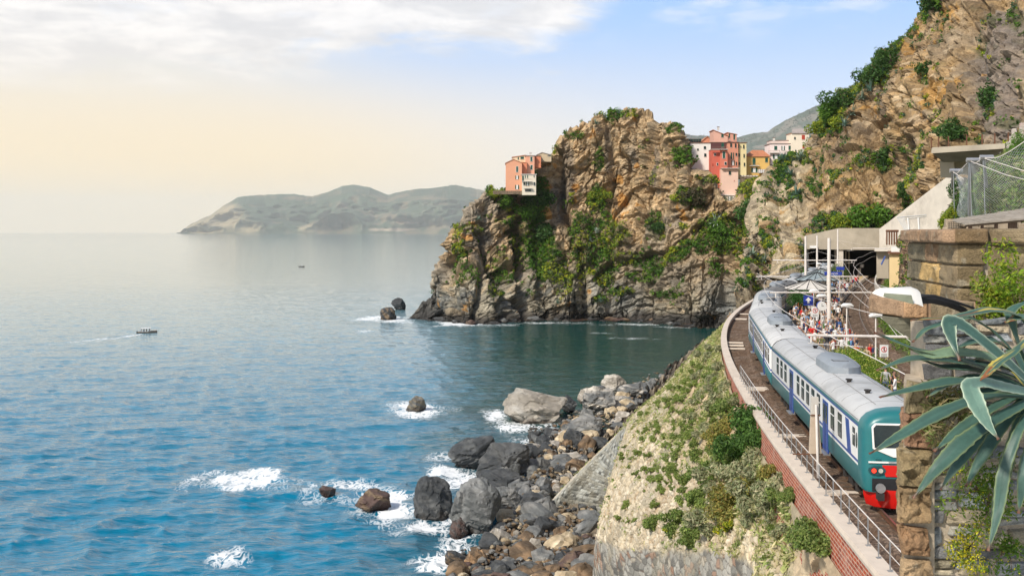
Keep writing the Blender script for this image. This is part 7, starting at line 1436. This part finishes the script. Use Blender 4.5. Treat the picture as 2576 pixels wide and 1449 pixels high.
# ---- rubble wall to the right of the pier
rw_ = empty('rubble_wall', D(2450, 1450, 8.7)); tag(rw_, 'rubble wall of blue-grey and tan stones filling the lower right corner', 'wall'); S4 = Stones(); g = random.Random(4); zt, zb = zq(820), zq(1620); v = zb; Ow = np.array([0, 8.95, 0.])
while v < zt:
    h = g.uniform(.075, .19); u = xr-.02+g.uniform(0, .05)
    while u < D(2900, 1000, 8.95)[0]:
        w = g.uniform(.12, .38)*(1.2 if h > .1 else 1); sub_ = h > .13 and g.random() < .5
        for (va, vb) in (((v, v+h*.5), (v+h*.5, v+h)) if sub_ else ((v, v+h),)):
            t = g.choice([(.30, .32, .33), (.23, .25, .26), (.37, .37, .34), (.44, .37, .26), (.32, .28, .20), (.50, .43, .31), (.27, .29, .29), (.20, .20, .20)]); S4.stone(Ow, Ux, Zv, Nq, u+.010, u+w-.010, va+.009, vb-.007, t, .07, int(u*100)+int(va*100), .024, 14, .016, .018)
        u += w
    v += h
S4.build('stonework', M_st, rw_)
b = MB(); b.box(((xr+D(2900, 1000, 9)[0])/2+.05, 9.17, (zt+zb)/2), (D(2900, 1000, 9)[0]-xr, .42, zt-zb)); o = b.build('mortar_core', M_mort, rw_); o.location = -rw_.location
# ---- street lamp lying over the ledge
lp = empty('lamp_fixture', D(2262, 750, 8.9)); tag(lp, 'white wedge-shaped street lamp head on a black arm over the ledge', 'street lamp'); of = -Vector(lp.location); Yp = 8.9
secs = [((2203, 733), (2203, 737), .02), ((2214, 729), (2216, 744), .12), ((2250, 728), (2256, 752), .20), ((2290, 726), (2296, 761), .22), ((2308, 733), (2311, 767), .20), ((2316, 752), (2317, 768), .14)]
b = MB(); vs = []
for (tx, ty), (bx, by), hw in secs:
    t, c = Vector(D(tx, ty, Yp)), Vector(D(bx, by, Yp)); d = Vector((.04, hw, 0)); vs += [t-d*.6, t+Vector((0, 0, .018)), t+d*.6, c+d, c-d]
fs = []
for k in range(len(secs)-1):
    for i in range(5): fs.append((k*5+i, k*5+(i+1) % 5, (k+1)*5+(i+1) % 5, (k+1)*5+i))
fs += [tuple(range(5)), tuple(reversed(range(len(vs)-5, len(vs))))]; b.add(vs, fs); o = b.build('housing', mat('lamp_enamel', (.74, .72, .66), .35, var=.06, scale=6, dirt=(.5, .45, .36, .4)), lp, True); o.location = of
b = MB(); q = [Vector(D(2222, 745, Yp-.16)), Vector(D(2298, 764, Yp-.24)), Vector(D(2292, 742, Yp-.24)), Vector(D(2224, 736.5, Yp-.16))]; n_ = Vector((0, -.012, -.004)); b.hexa([q[0]+n_, q[1]+n_, q[1], q[0], q[3]+n_, q[2]+n_, q[2], q[3]]); o = b.build('diffuser', mat('lamp_diffuser', (.22, .24, .17), .2, var=.3, scale=8, spec=.6), lp); o.location = of
b = MB(); b.tube([D(2310, 752, 8.95), D(2345, 752, 9.0), D(2385, 762, 9.05), D(2420, 778, 9.1), D(2445, 800, 9.2)], [.045, .04, .035, .03, .03], 8); b.tube([D(2312, 746, 8.9), D(2350, 744, 8.9), D(2400, 758, 9.0), D(2450, 775, 9.1)], .012, 6); o = b.build('arm', M_blk, lp, True); o.location = of
# ---- the big agave
ag = empty('agave', D(2560, 985, 8.3)); tag(ag, 'huge blue-green agave with toothed leaves sprawling over the pier', 'agave'); of = np.array(ag.location)
M_agv = vmat('agave_skin', scale=5, fine=6, var=.16, bmp=.25, bd=.006, rough=.48, spec=.45, stretch=(1, 1, 1))
def leaf(ctrl, w_, tipc=(.16, .06, .03), base=(.045, .100, .078), edge=(.20, .25, .11), face=(0, -.35, 1), seed=0, dmg=0, fold=.35, wp=None):
    w = w_*.8; C = crm([D(*p) for p in ctrl], 46); n = len(C); T = np.gradient(C, axis=0); T /= np.linalg.norm(T, axis=1, keepdims=True); f = np.array(face, float); V = []; col = []; m = 13
    for k in range(n):
        t = k/(n-1); W_ = w*((.62+.55*math.sin(min(t*1.7, 1.57))) if t < .5 else 1.17*(1-((t-.5)/.5)**1.7)**.9)*(1 if wp is None else np.interp(t, *wp)); W_ = max(W_, .002)
        side = np.cross(T[k], f); side /= np.linalg.norm(side)+1e-9; up = np.cross(side, T[k])
        for j in range(m):
            s = -1+2*j/(m-1); tooth = (1+.10*((k*2+seed) % 3 == 0)*(abs(s) == 1)); th = .020*(1-t)**.5*(1-s*s); V.append(C[k]+side*s*W_*.5*tooth+up*(fold*abs(s)**1.6*W_*.5+.006*fbm(np.array([[t*9, s, seed]]), 2, 3)[0]))
            c = np.array(base)*(1+.16*vnoise(np.array([[t*3.0, s*1.5, seed*1.7]]))[0]+.10*vnoise(np.array([[t*2, s*9, seed*1.7]]))[0]); c = c*(1-max(0, abs(s)-.8)/.2)+np.array(edge)*(max(0, abs(s)-.8)/.2)
            if t > .93: c = c*(1-(t-.93)/.07)+np.array(tipc)*((t-.93)/.07)
            if dmg: q = vnoise(np.array([[t*6, s*2.5, seed+.5]]))[0]+dmg-.6+t*.3; q = min(max(q*3, 0), 1); c = c*(1-q)+np.array([.42, .34, .07])*q; c = c if q < .8 or t < .6 else np.array([.22, .08, .03])
            col.append(c)
    F1 = gridfaces(n, m); V = np.array(V); N_ = gridnormals(V.reshape(n, m, 3)).reshape(-1, 3); s_ = np.tile(np.linspace(-1, 1, m), n); th = .014*(1-s_**2)+.001; V2 = V-N_*th[:, None]; VV = np.concatenate([V, V2]); F = np.concatenate([F1, F1[:, ::-1]+len(V)]); e = []
    for k in range(n-1):
        for j in (0, m-1): a, c = k*m+j, (k+1)*m+j; e.append((a, c, c+len(V), a+len(V)))
    F = np.concatenate([F, np.array(e)]); o = mesh_np('leaf', VV, F, [M_agv], col=np.clip(np.concatenate([col, col]), .005, 1), smooth=True, parent=ag); o.location = -ag.location; return o
LV = [([(2575, 1000, 8.3), (2480, 1000, 8.0), (2380, 1035, 7.8), (2280, 1090, 7.7), (2188, 1142, 7.6)], .150, {}), ([(2580, 990, 8.4), (2500, 968, 8.3), (2400, 962, 8.2), (2310, 978, 8.1), (2212, 1000, 8.0)], .135, {}), ([(2590, 1010, 8.2), (2500, 1060, 7.9), (2430, 1110, 7.7), (2360, 1180, 7.6), (2298, 1253, 7.6)], .155, {}),
      ([(2580, 960, 8.5), (2500, 935, 8.5), (2400, 905, 8.4), (2300, 880, 8.3), (2198, 838, 8.2)], .115, {}), ([(2570, 935, 8.6), (2480, 920, 8.6), (2380, 908, 8.6), (2290, 905, 8.5), (2205, 932, 8.5)], .150, {}), ([(2580, 955, 8.3), (2520, 900, 8.2), (2460, 850, 8.2), (2420, 820, 8.2), (2385, 812, 8.15), (2392, 850, 8.1), (2414, 908, 8.0)], .150, dict(edge=(.42, .50, .36), face=(0, -1, .6), wp=([0, .5, .75, .9, 1], [1, .8, 1.1, 1, .8]))),
      ([(2580, 985, 8.2), (2530, 975, 8.0), (2470, 962, 7.8), (2436, 970, 7.7), (2455, 1020, 7.6), (2482, 1065, 7.55), (2512, 1105, 7.5)], .155, dict(base=(.12, .21, .16), edge=(.42, .50, .36), face=(0, -1, .5), wp=([0, .4, .6, .8, 1], [.9, .7, 1.05, 1.05, .8]))), ([(2600, 850, 8.6), (2560, 795, 8.5), (2490, 782, 8.5), (2400, 800, 8.4), (2290, 806, 8.4)], .105, dict(dmg=.25)), ([(2640, 830, 8.7), (2600, 800, 8.6), (2560, 802, 8.5), (2528, 812, 8.5)], .13, dict(dmg=.3)),
      ([(2600, 1020, 8.2), (2560, 1090, 8.0), (2525, 1190, 7.9), (2510, 1290, 7.85), (2486, 1385, 7.8)], .105, {}), ([(2590, 1030, 8.4), (2520, 1060, 8.3), (2450, 1120, 8.2), (2405, 1175, 8.1), (2366, 1232, 8.1)], .120, {}), ([(2620, 820, 8.3), (2560, 880, 8.0), (2510, 915, 7.9), (2478, 945, 7.8), (2440, 972, 7.8)], .085, dict(dmg=.55)), ([(2580, 940, 8.5), (2480, 895, 8.4), (2400, 885, 8.35), (2340, 893, 8.3), (2285, 877, 8.3)], .095, dict(base=(.16, .24, .15), face=(0, -1, .5))),
      ([(2590, 970, 8.5), (2540, 880, 8.5), (2490, 830, 8.5), (2430, 800, 8.4), (2330, 830, 8.4), (2296, 862, 8.35)], .10, {}), ([(2590, 980, 8.6), (2520, 950, 8.6), (2440, 930, 8.6), (2370, 925, 8.6), (2300, 900, 8.6)], .13, {}), ([(2600, 960, 8.7), (2560, 870, 8.6), (2540, 790, 8.6), (2590, 755, 8.7)], .12, {}), ([(2600, 1000, 8.5), (2560, 1030, 8.3), (2520, 1080, 8.2), (2470, 1150, 8.15), (2440, 1220, 8.1)], .10, {}), ([(2640, 1000, 8.3), (2600, 1100, 8.1), (2575, 1200, 8.0), (2562, 1290, 8.0)], .11, {}), ([(2590, 950, 8.6), (2560, 900, 8.6), (2505, 860, 8.5), (2450, 862, 8.5), (2400, 880, 8.5)], .12, {})]
for a, l, Yt, dm in ((150, 1.0, 8.6, 0), (125, .9, 8.7, .3), (105, .8, 8.5, 0), (200, .85, 8.1, 0), (228, .8, 8.0, 0), (250, .95, 8.2, 0), (272, .9, 8.0, .2), (80, .7, 8.4, 0), (165, .75, 8.2, 0), (185, 1.0, 8.7, .1)):
    ca, sa = math.cos(R(a)), math.sin(R(a)); Ln = l*300; LV.append(([(2590+ca*Ln*t, 985-sa*Ln*t+(Ln*.55*t*t if a < 180 else Ln*.25*t*t), 8.4+(Yt-8.4)*t) for t in (0, .28, .55, .8, 1)], .12, dict(dmg=dm)))
for k, (c, w, kw) in enumerate(LV): leaf(c, w, seed=k, **kw)
# plants on the wall
def plant(x, y, Y, r, per, size, cols, label, cat, flowers=None, seed=0, name='plant', flat=1.0, long=1.2, C=None):
    o = empty(name, D(x, y, Y)); tag(o, label, cat); gg = np.random.default_rng(seed); n = 9; C = [(gg.normal()*r*.5, gg.normal()*r*.2, gg.normal()*r*.5) for _ in range(n)]; leafcloud('foliage', C, r*.42, per, size, cols, parent=o, seed=seed, flat=flat, long=long); b = MB()
    for c in C: b.tube([(0, .12, -r*.3), (c[0]*.5, c[1]*.5, c[2]*.5), c], [.008, .005, .003], 4)
    b.build('stems', M_wood, o)
    if flowers: leafcloud('flowers', C, r*.44, flowers, size*.7, [(.75, .62, .02), (.65, .6, .05)], parent=o, seed=seed+1, shell=.9, flat=flat, long=.8)
plant(2535, 752, 9.6, .42, 260, .020, [(.20, .32, .02), (.28, .36, .03), (.12, .2, .02), (.36, .36, .04)], 'bright yellow-green ivy bush on top of the wall behind the agave', 'bush', None, 3, 'ivy_bush'); plant(2565, 790, 9.4, .36, 240, .020, [(.18, .30, .02), (.26, .34, .03), (.10, .18, .02)], 'second yellow-green bush lower behind the agave leaves', 'bush', None, 4, 'ivy_bush'); plant(2500, 742, 9.7, .25, 140, .018, [(.16, .26, .03), (.28, .3, .05)], 'small leafy tuft left of the yellow-green ivy bush', 'bush', None, 8, 'ivy_bush')
plant(2470, 1215, 8.55, .30, 90, .016, [(.10, .18, .02), (.16, .24, .03)], 'green wall plant with yellow flowers in the middle of the rubble wall', 'plant', 16, 5, 'wall_flower'); plant(2440, 1385, 8.6, .20, 60, .016, [(.16, .22, .03), (.3, .3, .03)], 'densely flowering yellow plant low on the rubble wall', 'plant', 110, 6, 'wall_flower'); plant(2540, 1370, 8.6, .18, 60, .016, [(.08, .16, .02), (.12, .2, .03)], 'small green fern-like plant low at the right of the rubble wall', 'plant', 5, 7, 'wall_fern'); plant(2500, 1260, 8.5, .28, 90, .016, [(.09, .17, .02), (.14, .22, .03)], 'trailing green wall plant under the flowering one', 'plant', 6, 9, 'wall_plant')
plant(2380, 1000, 8.7, .22, 60, .018, [(.30, .24, .12), (.22, .2, .10), (.14, .18, .05)], 'dry straw-coloured tuft between the pier and the agave', 'plant', None, 10, 'dry_tuft', long=2.5); plant(2420, 1070, 8.6, .26, 70, .018, [(.28, .23, .12), (.16, .2, .06), (.36, .3, .17)], 'dry grass tuft with a few green stems under the agave', 'plant', 3, 11, 'dry_tuft', long=2.5)
# ================================================================== HAZE
def build_haze():
    m = bpy.data.materials.new('haze'); m.use_nodes = True; nt = m.node_tree; nt.nodes.clear()
    out = nt.nodes.new('ShaderNodeOutputMaterial'); v = nt.nodes.new('ShaderNodeVolumePrincipled')
    v.inputs['Color'].default_value = (1.0, 0.955, 0.885, 1); v.inputs['Density'].default_value = HAZE_D
    v.inputs['Anisotropy'].default_value = 0.0
    nt.links.new(v.outputs[0], out.inputs['Volume'])
    b = MB(); b.box((0, 0, 740), (96000, 96000, 1640)); o = b.build('haze', m); tag(o, 'pale haze hanging over the sea and hills', 'haze', kind='stuff')
HAZE_D = 2.4e-5
build_haze()
